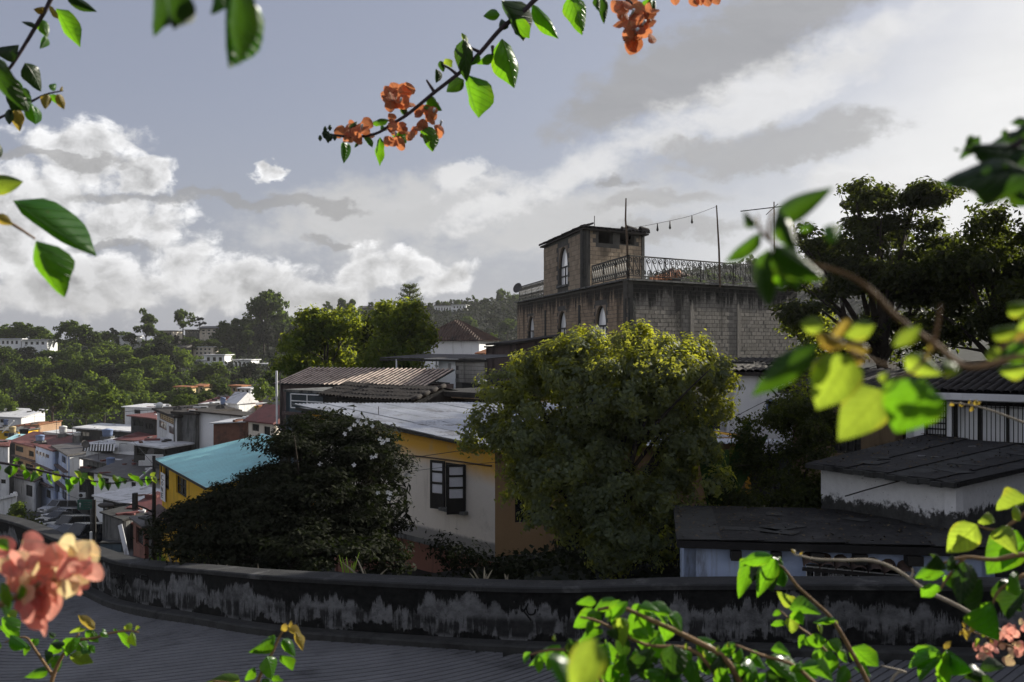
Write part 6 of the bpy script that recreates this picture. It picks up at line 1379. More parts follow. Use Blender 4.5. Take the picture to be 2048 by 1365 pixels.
def car(px, yb, d, kind, m, label, yaw, name='parked_car', cat='car'):
    p = P(px, yb, d); p.z = street_z(d)+.02; T = thing(name, label, cat, tuple(p), 'cars along the steep street', world=False); T.rotation_euler = (rad(-8), 0, yaw)
    body, gl, Lc, Wc, Hb = car_mesh(kind); part(body, 'body', MT[m], T)
    for n, g_ in gl: part(g_, n, MT['glass'], T)
    for sx in (-1, 1):
        for sy in (-1, 1):
            w = part(MB().lathe((sx*(Wc/2-.1)-.1, sy*Lc*.3, .32), [(.20, -.005), (.32, .02), (.32, .18), (.20, .205)], 14, 'x'), 'wheel', MT['rubber'], T, True)
            r_ = part(MB().lathe((sx*(Wc/2-.1)-.11, sy*Lc*.3, .32), [(.03, -.004), (.19, .0), (.19, .22), (.03, .224)], 10, 'x'), 'rim', MT['zinc'], w)
        part(MB().box((sx*Wc*.33, -Lc/2-.0, .66), (.34, .10, .14)), 'headlight', MT['lamp'], T)
        part(MB().box((sx*Wc*.36, Lc/2-.02, .75), (.26, .10, .16)), 'tail_light', MT['redroof'], T)
        part(MB().box((sx*(Wc/2+.05), -Lc/2+1.55, Hb+.06), (.18, .10, .13)), 'mirror', MT[m], T)
    part(MB().box((0, -Lc/2-.02, .40), (Wc*.86, .12, .18)), 'bumper', MT[m], T)
    part(MB().box((0, -Lc/2+.0, .60), (Wc*.36, .09, .14)), 'radiator_grille', MT['iron'], T)
    part(MB().box((0, -Lc/2-.085, .42), (.44, .015, .12)), 'number_plate', MT['signwhite'], T)
    return T
car(63, 1004, 165, 'jeep', 'carwhite', 'white jeep parked at the far bend of the street', -.7)
car(79, 1012, 152, 'sedan', 'carwhite', 'white and black low car in front of the dark van', -.25)
car(101, 1019, 140, 'van', 'cargrey', 'dark grey van parked before the blue house', -.5, 'parked_van', 'van')
car(116, 1030, 121, 'suv', 'carsilver', 'silver estate car behind the police coloured sedan', -.5)
car(127, 1044, 106, 'sedan', 'carsilver', 'silver sedan with bright roof in the middle of the row', -.55)
car(115, 1052, 99, 'sedan', 'cardark', 'dark sedan standing out into the road, facing uphill', -.32)
car(138, 1062, 90, 'sedan', 'cargrey', 'grey hatchback parked behind the dark sedan by the kerb', -.5)
car(141, 1073, 83, 'suv', 'cardark', 'dark blue car with pale bonnet second from the pink flowers', -.55)
car(137, 1086, 76, 'sedan', 'cargrey', 'grey car partly behind the pink flowers, lowest of the row', -.55)
car(168, 1090, 71, 'suv', 'cardark', 'black car closest to the painted post', -.55)
car(6, 984, 185, 'van', 'caryellow', 'yellow van roof at the far bend beside the white house', -.9, 'parked_van', 'van')
# walking person in a white shirt
def person(px, yb, d, label, shirt='shirt'):
    p = P(px, yb, d); p.z = street_z(d)+.02; T = thing('person', label, 'person', tuple(p), world=False)
    vs = [(0, 0, .95), (0, 0, 1.15), (0, .01, 1.38), (0, .0, 1.50), (0, -.02, 1.62), (0, -.02, 1.72), (.19, .0, 1.38), (.25, -.02, 1.12), (.24, -.14, .90), (-.19, 0, 1.38), (-.25, .04, 1.12), (-.25, .02, .88),
          (.10, 0, .90), (.11, -.10, .50), (.11, .02, .08), (.11, -.14, .04), (-.10, 0, .90), (-.11, .10, .50), (-.11, .26, .10), (-.11, .14, .04)]
    ed = [(0, 1), (1, 2), (2, 3), (3, 4), (4, 5), (2, 6), (6, 7), (7, 8), (2, 9), (9, 10), (10, 11), (0, 12), (12, 13), (13, 14), (14, 15), (0, 16), (16, 17), (17, 18), (18, 19)]
    rd = [.15, .14, .17, .06, .095, .08, .075, .05, .04, .075, .05, .04, .10, .07, .05, .045, .10, .07, .05, .045]
    me = bpy.data.meshes.new('body'); me.from_pydata(vs, ed, []); o = bpy.data.objects.new('body', me); C.objects.link(o); o.parent = T
    sk = o.modifiers.new('skin', 'SKIN')
    for i, r in enumerate(rd): me.skin_vertices[0].data[i].radius = (r, r*.85)
    me.skin_vertices[0].data[0].use_root = True
    o.modifiers.new('sub', 'SUBSURF').levels = 1
    dg = bpy.context.evaluated_depsgraph_get(); dg.update(); m2 = bpy.data.meshes.new_from_object(o.evaluated_get(dg)); o.modifiers.clear(); o.data = m2
    for k in ('jeans', shirt, 'skin', 'hair'): m2.materials.append(MT[k])
    for f_ in m2.polygons:
        z = f_.center.z; ax = abs(f_.center.x); f_.material_index = 3 if z > 1.70 or (z > 1.6 and f_.center.y > .03) else (2 if z > 1.49 or (ax > .19 and z < 1.12) else (1 if z > .93 else 0)); f_.use_smooth = True
person(90, 1029, 138, 'person in a white shirt and dark trousers walking down the street')
person(86, 1014, 150, 'second person in pale shirt between the white car and the van', 'carwhite')
# low balustrade and wall on the uphill side of the street
bs = thing('drip_wall', 'weathered white railing wall with dark streaks beside a yellow green bush', 'wall', tuple(P(15, 1040, 92)))
for i in range(7):
    a = P(-6+i*6, 1012-i*3.2, 100-i*1.3); part(MB().box((a.x, a.y, a.z-.7), (.26, .2, 2.2)), 'post', MT['whitedirty'], bs)
mb = MB(); mb.beam(tuple(P(-20, 1003, 102)), tuple(P(32, 990, 91)), .3, .25); part(mb, 'rail', MT['whitedirty'], bs)
# ------------------------------------------------------------------ foliage made of leaf-sized faces
def crown_points(lobes, nclump, per, cr, rg, shell=.55, flat=1.0, up=.5, out=.6, drop=0.0, rnd=.7):
    lob = np.array(lobes, float); area = (lob[:, 3]*lob[:, 4]*lob[:, 5])**(2/3); pr = area/area.sum()
    k = rg.choice(len(lob), nclump, p=pr); L_ = lob[k]
    d = rg.normal(size=(nclump, 3)); d /= np.linalg.norm(d, axis=1, keepdims=True)
    r = shell+(1-shell)*rg.random(nclump)**.6
    cc = L_[:, :3]+d*r[:, None]*L_[:, 3:6]
    if drop > 0:                               # leave gaps: whole patches of the crown without clumps
        ph = rg.random(6)*6; sc_ = 2.2/np.mean(lob[:, 3:6])
        f = np.sin(cc[:, 0]*sc_*1.7+ph[0])*np.sin(cc[:, 1]*sc_*1.3+ph[1])+np.sin(cc[:, 2]*sc_*2.3+ph[2])*np.sin(cc[:, 0]*sc_*2.9+ph[3])
        keep = f > np.quantile(f, drop); cc = cc[keep]; d = d[keep]
    n = len(cc); off = rg.normal(size=(n, per, 3))*cr*np.array([1, 1, flat])*.55
    cen = (cc[:, None, :]+off).reshape(-1, 3)
    nr = rg.normal(size=(n*per, 3))*rnd+np.repeat(d, per, 0)*out+off.reshape(-1, 3)/cr*.6+np.array([0, 0, up])
    return cen, nr
def minis(lobes, n, r, rg, squash=.8, shell=.78, below=.25):
    """break a crown's big lobes into many small leafy bunches sitting on their surface"""
    lob = np.array(lobes, float); ar = (lob[:, 3]*lob[:, 4]*lob[:, 5])**(2/3); k = rg.choice(len(lob), n, p=ar/ar.sum()); L_ = lob[k]
    d = rg.normal(size=(n, 3)); d[:, 2] = np.where((d[:, 2] < 0) & (rg.random(n) > below*2), -d[:, 2], d[:, 2]); d /= np.linalg.norm(d, axis=1, keepdims=True)
    c = L_[:, :3]+d*L_[:, 3:6]*(shell+(1-shell)*rg.random((n, 1))); rr = r*(.6+.8*rg.random(n))
    return np.stack([c[:, 0], c[:, 1], c[:, 2], rr, rr, rr*squash], 1)
def limb(a, b, bend, n=5):
    a, b = Vector(a), Vector(b); m_ = (a+b)/2+Vector(bend); return [a*(1-t)**2+m_*2*t*(1-t)+b*t*t for t in [i/n for i in range(n+1)]]
def tree(name, label, base, lobes, nclump, per, cr, leaf, m, rg, trunk_r=.12, group=None, cat='tree', asp=.55, flat=1.0, up=.5, drop=.12, shell=.55, fork=.35, limbs=7, barkm='bark', out=.6, mini=None, rnd=.7):
    T = thing(name, label, cat, tuple(base), group)
    src = minis(lobes, mini[0], mini[1], rg, mini[2] if len(mini) > 2 else .8, mini[3] if len(mini) > 3 else .78) if mini else lobes
    cen, nr = crown_points(src, nclump, per, cr, rg, shell, flat, up, out, drop, rnd)
    me = leaves_mesh('crown', cen, nr, leaf*(.65+.7*rg.random(len(cen))), asp, m, rg); part(me, 'crown', None, T)
    lb = np.array(lobes); c = (lb[:, :3]*lb[:, 3:4]).sum(0)/lb[:, 3].sum(); b = Vector(base); top = Vector((c[0], c[1], c[2])); fk = b+(top-b)*fork
    mb = MB(); mb.tube(limb(b, fk, (trunk_r*.8, 0, 0)), [trunk_r*(1.15-.35*i/5) for i in range(6)], 8)
    for k in range(min(limbs, max(len(lobes), 4))):
        l = lobes[k % len(lobes)]; tip = Vector((l[0]+rg.normal()*l[3]*.3, l[1]+rg.normal()*l[4]*.3, l[2]+l[5]*.3*rg.normal()))
        pts = limb(fk, tip, (rg.normal()*.1, rg.normal()*.1, abs(fk.z-tip.z)*.1)); mb.tube(pts, [trunk_r*.62*(1-.8*i/5) for i in range(6)], 5)
        for q in range(2):
            s = pts[2+q]; tp = tip+Vector((rg.normal()*l[3]*.5, rg.normal()*l[4]*.5, rg.normal()*l[5]*.4)); mb.tube(limb(s, tp, (0, 0, .1)), [trunk_r*.3*(1-.8*i/5) for i in range(6)], 4)
    part(mb, 'trunk', MT[barkm], T, True)
    return T
rg = np.random.default_rng(11)
def lob(px, py, d, rpx, rpz, depth=None):
    r = rpx*d/F; c = P(px, py, d); return (c.x, c.y, c.z, r, depth or r, rpz*d/F)
# the big round tree in the middle
ML = [lob(1215, 790, 20.6, 150, 95, 1.4), lob(1120, 790, 20.6, 100, 80, 1.2), lob(1330, 780, 20.8, 115, 95, 1.3), lob(1030, 850, 20.4, 65, 72, .9), lob(1050, 1000, 20.0, 40, 40, .5), lob(1200, 722, 20.8, 70, 36, .8), lob(1290, 690, 21.0, 62, 26, .8), lob(1130, 735, 20.9, 45, 34, .6), lob(1350, 705, 20.9, 40, 24, .6), lob(1050, 765, 20.6, 30, 24, .5), lob(1005, 780, 20.5, 18, 18, .3),
      lob(974, 880, 20.2, 32, 55, .5), lob(1395, 790, 20.8, 55, 75, .9), lob(1140, 930, 20.2, 95, 85, 1.0), lob(1290, 910, 20.2, 110, 95, 1.1), lob(1240, 1020, 20.0, 95, 75, .9), lob(1300, 1085, 19.8, 60, 55, .6), lob(1370, 960, 20.2, 65, 80, .8), lob(1430, 790, 20.9, 26, 50, .5), lob(1110, 1010, 20.0, 50, 45, .6), lob(1004, 940, 20.1, 42, 40, .5), lob(1190, 1070, 19.9, 55, 55, .7), lob(1260, 1105, 19.6, 60, 40, .7), lob(1335, 1040, 19.8, 50, 60, .7), lob(1070, 965, 20.0, 50, 45, .7)]
tree('round_tree', 'big round tree with dense grey green small leaves and glowing yellow tips', P(1230, 1165, 20.5)+Vector((0, 0, -.9)), ML, 3400, 36, .13, .092, MT['F_main'], rg, .16, drop=.10, shell=.74, asp=.58, limbs=14, up=.55, fork=.45, out=1.3, mini=(200, .40, .72, .80), rnd=.5)
# dark feathery tree before the yellow and cream houses
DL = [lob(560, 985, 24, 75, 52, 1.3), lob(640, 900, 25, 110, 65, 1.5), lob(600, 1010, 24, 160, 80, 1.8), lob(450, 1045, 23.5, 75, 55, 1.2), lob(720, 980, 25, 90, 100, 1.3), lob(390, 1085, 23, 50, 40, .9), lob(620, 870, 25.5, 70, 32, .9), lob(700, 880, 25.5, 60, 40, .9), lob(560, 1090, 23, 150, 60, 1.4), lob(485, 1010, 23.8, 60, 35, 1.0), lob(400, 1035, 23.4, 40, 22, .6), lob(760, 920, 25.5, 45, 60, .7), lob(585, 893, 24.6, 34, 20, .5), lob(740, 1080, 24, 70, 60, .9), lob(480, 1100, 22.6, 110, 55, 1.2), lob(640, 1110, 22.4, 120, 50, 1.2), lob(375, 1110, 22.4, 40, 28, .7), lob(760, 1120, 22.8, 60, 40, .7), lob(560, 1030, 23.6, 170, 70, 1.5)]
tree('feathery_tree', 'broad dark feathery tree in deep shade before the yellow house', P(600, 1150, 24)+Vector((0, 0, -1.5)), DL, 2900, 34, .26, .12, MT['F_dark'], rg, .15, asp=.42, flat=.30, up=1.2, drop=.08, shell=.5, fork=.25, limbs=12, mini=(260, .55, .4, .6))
# flowering plumeria shrub beside the cream wall
PLL = [lob(730, 900, 26, 60, 45, .7), lob(690, 860, 26.5, 45, 25, .5), lob(760, 960, 26, 40, 60, .5), lob(790, 1010, 26, 35, 40, .4)]
pl = tree('plumeria_shrub', 'dark leafy shrub dotted with white flowers against the cream wall', P(770, 1150, 26)+Vector((0, 0, -1)), PLL, 110, 9, .34, .26, MT['F_dark'], rg, .06, cat='shrub', asp=.32, drop=.05, fork=.5, limbs=8, up=.3)
wp = []
for px, py in ((716, 842), (722, 848), (732, 846), (709, 850), (745, 852), (700, 858), (690, 868), (760, 878), (768, 882), (776, 880), (764, 886), (744, 915), (752, 912), (792, 932), (812, 951), (818, 949), (756, 986), (776, 985), (781, 987), (778, 997), (708, 930), (640, 928)): wp.append((px, py))
for px, py in wp:
    c = P(px, py, (25.3 if px > 785 else 23.5)+R.uniform(-.2, .2)); mb = MB()
    for k in range(5):
        a = k*2*math.pi/5+R.random(); u = Vector((math.cos(a), -.3, math.sin(a))); w_ = Vector((-math.sin(a), 0, math.cos(a))); r = .055
        mb.quad(c, c+u*r*.6-w_*r*.4, c+u*r*1.1, c+u*r*.6+w_*r*.4)
    part(mb, 'flower', MT['petalwhite'], pl)
# trees behind the striped roof
GL = [lob(640, 680, 62, 45, 45, 2), lob(690, 660, 62, 50, 40, 2), lob(600, 710, 62, 40, 45, 2), lob(660, 730, 62, 70, 40, 2.2), lob(575, 745, 61, 30, 22, 1.3), lob(625, 650, 62, 22, 22, 1), lob(658, 645, 62, 16, 18, .8)]
tree('sunlit_tree', 'leafy tree lit yellow green, the one over the striped roof end', P(655, 775, 62)+Vector((0, 0, -.6)), GL, 1000, 16, .30, .25, MT['F_mid'], rg, .16, drop=.08, shell=.5, mini=(70, .62, .8, .6))
GL = [lob(790, 650, 60, 40, 45, 2), lob(820, 690, 60, 38, 50, 2), lob(775, 700, 60, 45, 40, 2), lob(800, 740, 60, 50, 28, 1.8), lob(830, 640, 60, 18, 28, 1), lob(760, 740, 60, 35, 30, 1.5), lob(770, 625, 60, 16, 18, .8), lob(845, 670, 60, 14, 18, .7)]
tree('sunlit_tree', 'taller yellow green tree in front of the white pyramid roofed hall', P(790, 775, 60)+Vector((0, 0, -.6)), GL, 1000, 16, .30, .25, MT['F_mid'], rg, .17, drop=.08, shell=.5, mini=(72, .6, .8, .6))
GL = [lob(735, 690, 66, 24, 40, 1.2), lob(728, 655, 66, 20, 25, 1), lob(700, 645, 66, 18, 10, .8)]
tree('dark_tree', 'narrow darker tree standing between the two sunlit ones', P(725, 770, 66)+Vector((0, 0, -.6)), GL, 230, 14, .5, .26, MT['F_right'], rg, .12, drop=.1, shell=.4)
# radiating pine on the skyline
ap = P(820, 665, 130); T = thing('norfolk_pine', 'tall dark pine with radiating whorled branches on the skyline', 'tree', tuple(P(820, 740, 130)))
part(MB().tube([tuple(P(820, 750, 130)), tuple(P(819, 572, 130))], [.3, .06], 6), 'trunk', MT['bark'], T)
mb = MB(); cen = []; 
for k in range(9):
    z = 660-k*10.5; ln = 2.9*(1-.085*k)
    for q in range(9):
        a = q*2*math.pi/9+k*.4; o = P(820, z, 130); tip = o+Vector((math.cos(a)*ln, math.sin(a)*ln, ln*.42)); mb.tube(limb(o, tip, (0, 0, -.35)), [.05, .045, .04, .035, .03, .02], 3)
        for s in np.linspace(.3, 1, 9): c = o+(tip-o)*s; cen += [(c.x+rg.normal()*.14, c.y+rg.normal()*.14, c.z+rg.normal()*.10-.2*(1-s)) for _ in range(4)]
cen = np.array(cen); me = leaves_mesh('crown', cen, rg.normal(size=cen.shape)+[0, 0, .8], np.full(len(cen), .30), .3, MT['F_right'], rg); part(me, 'crown', None, T); part(mb, 'branch_whorls', MT['bark'], T)
# big dark trees on the right
RL = [lob(1740, 420, 44, 60, 38, 2), lob(1840, 400, 44, 50, 28, 1.8), lob(1700, 500, 44, 80, 45, 2.4), lob(1800, 480, 44, 80, 45, 2.4), lob(1760, 570, 44, 110, 60, 2.8), lob(1660, 560, 44, 70, 55, 2), lob(1850, 590, 44, 80, 70, 2.4), lob(1640, 640, 43, 60, 40, 1.6), lob(1780, 680, 44, 110, 55, 2.6), lob(1720, 385, 44, 30, 18, .9), lob(1610, 480, 44, 30, 30, 1)]
tree('spreading_tree', 'tall dark tree with layered spreading crown, behind the blurred leaves', P(1770, 780, 44)+Vector((0, 0, -1)), RL, 1500, 24, .36, .25, MT['F_right'], rg, .30, flat=.5, up=.9, drop=.10, shell=.45, limbs=11, fork=.35, mini=(105, .75, .45, .6))
RL = [lob(1960, 480, 41, 75, 45, 2.2), lob(2060, 500, 41, 90, 60, 2.4), lob(1930, 560, 41, 70, 60, 2), lob(2020, 600, 41, 110, 75, 2.8), lob(1960, 670, 41, 100, 50, 2.2), lob(2130, 620, 41, 120, 100, 2.8), lob(1910, 630, 41, 50, 45, 1.4)]
tree('dense_tree', 'dense dark tree with sunlit flecks at the frame edge above the gutter house', P(1990, 770, 41)+Vector((0, 0, -1)), RL, 1300, 24, .34, .24, MT['F_right'], rg, .28, drop=.08, shell=.5, limbs=9, up=.6, mini=(95, .7, .7, .6))
RL = [lob(1620, 640, 47, 45, 25, 1.2), lob(1660, 690, 46, 70, 40, 1.4), lob(1590, 655, 47, 25, 14, .8)]
tree('slender_tree', 'thin lower tree with drooping sprays before the block wall end', P(1640, 765, 46)+Vector((0, 0, -1)), RL, 160, 18, .5, .24, MT['F_mid'], rg, .1, drop=.15, shell=.3, flat=.5)
# dark bush right of the round tree
BL = [lob(1560, 870, 21.5, 90, 60, .9), lob(1630, 850, 22, 50, 40, .6), lob(1560, 960, 21, 90, 70, .9), lob(1500, 930, 21.2, 45, 70, .6), lob(1560, 1010, 20.0, 90, 32, .6), lob(1480, 1020, 20.0, 50, 30, .5), lob(1590, 820, 22.3, 60, 22, .5), lob(1620, 940, 21, 50, 60, .6)]
tree('dark_bush', 'tangled dark bush with sunlit upper leaves between round tree and white room', P(1560, 1050, 21)+Vector((0, 0, -.8)), BL, 900, 24, .15, .085, MT['F_right'], rg, .06, cat='bush', drop=.06, shell=.5, mini=(90, .26, .7, .6))
VL = [lob(1590, 760, 26, 25, 20, .3), lob(1612, 790, 25.5, 28, 18, .3), lob(1640, 800, 25, 26, 16, .3), lob(1590, 815, 24.5, 30, 10, .3)]
tree('climbing_vine', 'sunlit creeper climbing by the corner of the white speckled house', P(1620, 850, 25), VL, 60, 16, .22, .10, MT['F_mid'], rg, .025, cat='vine', drop=.1, shell=.2)
# banana plant
bp = thing('banana_plant', 'banana plant with long dark blades and a few brilliant green patches', 'plant', tuple(P(1430, 1075, 20.8)))
def blade(a, b, bend, w, m, T, name='leaf', rollv=(0, -1, .3), n=8):
    pts = limb(a, b, bend, n); mb = MB(); 
    for i, p in enumerate(pts):
        t = (pts[min(i+1, n)]-pts[max(i-1, 0)]).normalized(); s = t.cross(Vector(rollv)).normalized(); nn = s.cross(t); ww = w*math.sin(math.pi*min(.97, .08+.9*i/n))**.7
        mb.v += [tuple(p-s*ww+nn*ww*.25), tuple(p), tuple(p+s*ww+nn*ww*.25)]
    for i in range(n):
        for k in range(2): q = i*3+k; mb.f.append((q, q+1, q+4, q+3))
    return part(mb, name, m, T, True)
b0 = P(1430, 1070, 20.8)
for px, py, d, w, bx in ((1395, 820, 20.6, .10, .2), (1420, 850, 20.9, .18, .1), (1455, 900, 21.0, .17, -.1), (1500, 845, 21.4, .18, .4), (1535, 870, 21.4, .16, .4), (1400, 900, 20.4, .15, -.2), (1375, 1050, 20.0, .12, .1), (1480, 980, 20.6, .14, .3), (1470, 1040, 20.4, .12, .2), (1425, 930, 20.5, .18, .1)):
    blade(b0+Vector((0, 0, .1)), P(px, py, d), (bx*.3, -.1, .55), w*.75, MT['F_banana'], bp)
part(MB().tube([tuple(b0+Vector((0, 0, -1.0))), tuple(b0+Vector((.05, 0, .5)))], [.10, .06], 8), 'stem', MT['bark'], bp)
cl = thing('bright_leaf_plant', 'small plant with one brilliant green heart leaf under the round tree', 'plant', tuple(P(1380, 1105, 19.0)))
blade(P(1386, 1072, 19.0), P(1372, 1034, 18.9), (.05, 0, .05), .12, MT['F_leafpale'], cl); part(MB().tube([tuple(P(1388, 1125, 19.2)), tuple(P(1386, 1072, 19))], .012, 5), 'stem', MT['twig'], cl)
# ivy and weeds under the cream house
IV = [lob(890, 1100, 25.2, 30, 18, .3), lob(930, 1120, 24.6, 50, 25, .3), lob(1010, 1140, 24, 60, 22, .4), lob(1080, 1145, 23, 60, 24, .4), lob(1170, 1150, 22, 60, 20, .4)]
tree('trailing_ivy', 'dark trailing plants hanging beneath the cream house floor', P(960, 1180, 24.4)+Vector((0, 0, -.5)), IV, 200, 16, .24, .12, MT['F_dark'], rg, .02, cat='plant', drop=.1, shell=.2)
IV = [lob(1150, 1075, 23.5, 22, 30, .3), lob(1140, 1100, 23.5, 16, 25, .3)]
tree('wall_creeper', 'small dark creeper on the brown shaded wall', P(1150, 1150, 23.4)+Vector((0, 0, -.5)), IV, 36, 14, .2, .12, MT['F_dark'], rg, .02, cat='plant', drop=.0, shell=.2)
tree('tall_tree', 'added tall dark tree beyond the frame, shading the road', (25.0, 40.0, -3.5), [(25, 40, 3, 2.6, 2.6, 2.2), (26, 41, 6.5, 2.4, 2.4, 2.0), (24.6, 40, 9, 1.8, 1.8, 1.4), (27.5, 39, 4.5, 2.2, 2.2, 2)], 700, 22, .42, .30, MT['F_right'], rg, .25, drop=.05, shell=.5, mini=(60, .9, .7, .6))  # unseen tree added to throw shade on the road's left part
tree('tall_tree', 'second added unseen dark tree, beside the shade block, shading the road', (21.5, 33.5, -4.0), [(21.5, 33.5, 2, 2.2, 2.2, 2.2), (22.3, 34, 5.5, 2.0, 2.0, 2.0), (22, 33, 8, 1.5, 1.5, 1.3)], 600, 22, .4, .28, MT['F_right'], rg, .22, drop=.05, shell=.5, mini=(50, .8, .7, .6))  # another unseen tree added for the same road shade
def tuft(px, pyb, d, hpx, n, label, m='tuft', spread=.25, droop=.3):
    b = P(px, pyb, d); T = thing('grass_tuft', label, 'grass', tuple(b), 'weeds along the wall'); hh = hpx*d/F
    for i in range(n):
        dxx = R.uniform(-1, 1)*spread*hh; dyy = R.uniform(-1, 1)*spread*hh; k = R.uniform(.55, 1)
        blade(b+Vector((R.uniform(-.05, .05), 0, -.25)), b+Vector((dxx*1.6, dyy, hh*k)), (-dxx*.3, 0, hh*.25*droop), .016+.006*R.random(), MT[m], T, 'blade', n=5)
tuft(320, 1128, 23.5, 34, 9, 'yellow green grass tuft on the wall top by the yellow house', 'tuft', .35)
tuft(352, 1134, 22.8, 44, 4, 'thin pale dry stalks rising over the wall near the bushy grass', 'straw', .5)
tuft(397, 1140, 22.0, 40, 7, 'spiky green weed standing behind the wall under the feathery tree', 'tuft', .5)
tuft(447, 1145, 21.2, 26, 3, 'few dry stalks beneath the dark feathery tree', 'straw', .4)
tuft(523, 1150, 20.5, 24, 2, 'single pale stalk behind the wall coping', 'straw', .2)
tuft(697, 1162, 19.4, 62, 6, 'tall bright green reed blades before the dark plumeria shrub', 'tuft', .22)
tuft(740, 1162, 19.0, 50, 4, 'dry arching seed stalk bending to the bare pink wall', 'straw', .8)
tuft(965, 1165, 18.0, 36, 5, 'dry straw stems before the faded pink storey', 'straw', .5)
tuft(1015, 1168, 18.0, 22, 3, 'short straw wisps beneath the cream corner', 'straw', .5)
# bushes beside the street
def bush(px, py, d, rpx, rpz, n, m, leaf, label, name='roadside_bush'):
    L_ = [lob(px, py, d, rpx, rpz), lob(px-rpx*.4, py+rpz*.3, d, rpx*.7, rpz*.7), lob(px+rpx*.45, py+rpz*.25, d, rpx*.65, rpz*.75), lob(px+rpx*.1, py-rpz*.5, d, rpx*.5, rpz*.5)]
    return tree(name, label, P(px, py+rpz*1.3, d)+Vector((0, 0, -.5)), L_, n, 12, rpx*d/F*.25, leaf, m, rg, .06, cat='bush', drop=.15, shell=.35, limbs=5)
bush(34, 1022, 88, 15, 17, 120, MT['F_hill2'], .30, 'yellow green bush at the bend beside the streaked railing wall')
bush(45, 1055, 84, 34, 20, 150, MT['F_right'], .30, 'dark scrub bush on the bank below the yellow green bush')
bush(75, 1068, 78, 22, 16, 110, MT['F_right'], .30, 'dark scrub bush by the street edge above the pink flowers')
# ------------------------------------------------------------------ trees on the slopes: a few crown shapes, each tree an object with its own copy
def proto(kind, m, seed):
    r2 = np.random.default_rng(seed)
    if kind == 'round': Ls = [(0, 0, .62, .42, .42, .36)]+[(.34*math.cos(a), .34*math.sin(a), .52+.16*r2.normal(), .22, .22, .20) for a in np.arange(0, 6.28, .8)]+[(.12, 0, .85, .2, .2, .14)]
    elif kind == 'tall': Ls = [(0, 0, .6, .27, .27, .34), (.12, .05, .8, .18, .18, .18), (-.14, 0, .5, .2, .2, .2), (.18, 0, .45, .2, .2, .18), (0, .1, .3, .24, .24, .2)]
    elif kind == 'spread': Ls = [(.25*i-.5, .12*r2.normal(), .55+.13*r2.normal(), .24, .24, .12) for i in range(5)]+[(-.05, 0, .88, .22, .22, .10), (.12, 0, .75, .26, .26, .1), (-.2, 0, .70, .2, .2, .1)]
    elif kind == 'vine': Ls = [(0, 0, .5, .36, .36, .5), (.1, 0, .85, .24, .24, .2), (-.2, .0, .4, .24, .24, .36), (.24, 0, .35, .22, .22, .34), (.05, -.2, .3, .2, .2, .3)]
    elif kind == 'palm': Ls = [(0, 0, .88, .30, .30, .14)]
    nc, per, cr, lf, up, fl = dict(round=(300, 11, .085, .062, .6, .8), tall=(260, 11, .08, .06, .5, .9), spread=(260, 11, .075, .055, .9, .5), vine=(330, 11, .08, .058, .3, 1.2), palm=(70, 14, .10, .10, .1, .5))[kind]
    nm = dict(round=34, tall=26, spread=22, vine=44, palm=1)[kind]
    src = Ls if kind == 'palm' else minis(Ls, nm, dict(round=.15, tall=.12, spread=.14, vine=.13)[kind], r2, dict(round=.8, tall=.9, spread=.45, vine=1.1)[kind], .7, .1)
    cen, nr = crown_points(src, int(nc*1.7), per, cr*.55, r2, .6, fl, up, .9, .06)
    me = leaves_mesh('crown', cen, nr, lf*1.15*(.6+.8*r2.random(len(cen))), .62, m, r2)
    mb = MB(); mb.tube([(0, 0, -.25), (.01, 0, .2), (0, 0, .55)], [.035, .028, .014], 6)
    for l in Ls[:7]: mb.tube(limb((0, 0, .22), (l[0]*.9, l[1]*.9, l[2]), (0, 0, .05)), [.016, .014, .012, .01, .007, .004], 4)
    return me, mb.mesh('trunk', MT['bark'])
PR = {}
for i, k in enumerate(('round', 'tall', 'spread', 'vine', 'palm')):
    for j, mm in enumerate(('F_hill', 'F_hill2', 'F_hill3')): PR[k, j] = [proto(k, MT[mm], 100+i*10+j*3+s) for s in range(2)]
def htree(px, ytop, ybot, d, wpx, kind, tone, label, group, name=None):
    b = P(px, ybot, d); hh = (ybot-ytop)*d/F; ww = wpx*d/F
    T = thing(name or dict(round='round_tree', tall='tall_tree', spread='spreading_tree', vine='vine_covered_tree', palm='palm_tree')[kind], label, 'tree', tuple(b), group, world=False)
    cm, tm = PR[kind, tone][R.randrange(2)]; T.rotation_euler = (0, 0, R.uniform(0, 6.28))
    part(cm, 'crown', None, T); part(tm, 'trunk', None, T)
    ex_ = dict(round=1.08, tall=.66, spread=1.5, vine=.86, palm=.62)[kind]; T.scale = (ww/ex_, ww/ex_, hh/1.02)
    return T
GS, GH = 'trees on the wooded slope', 'trees on the hazy hill'
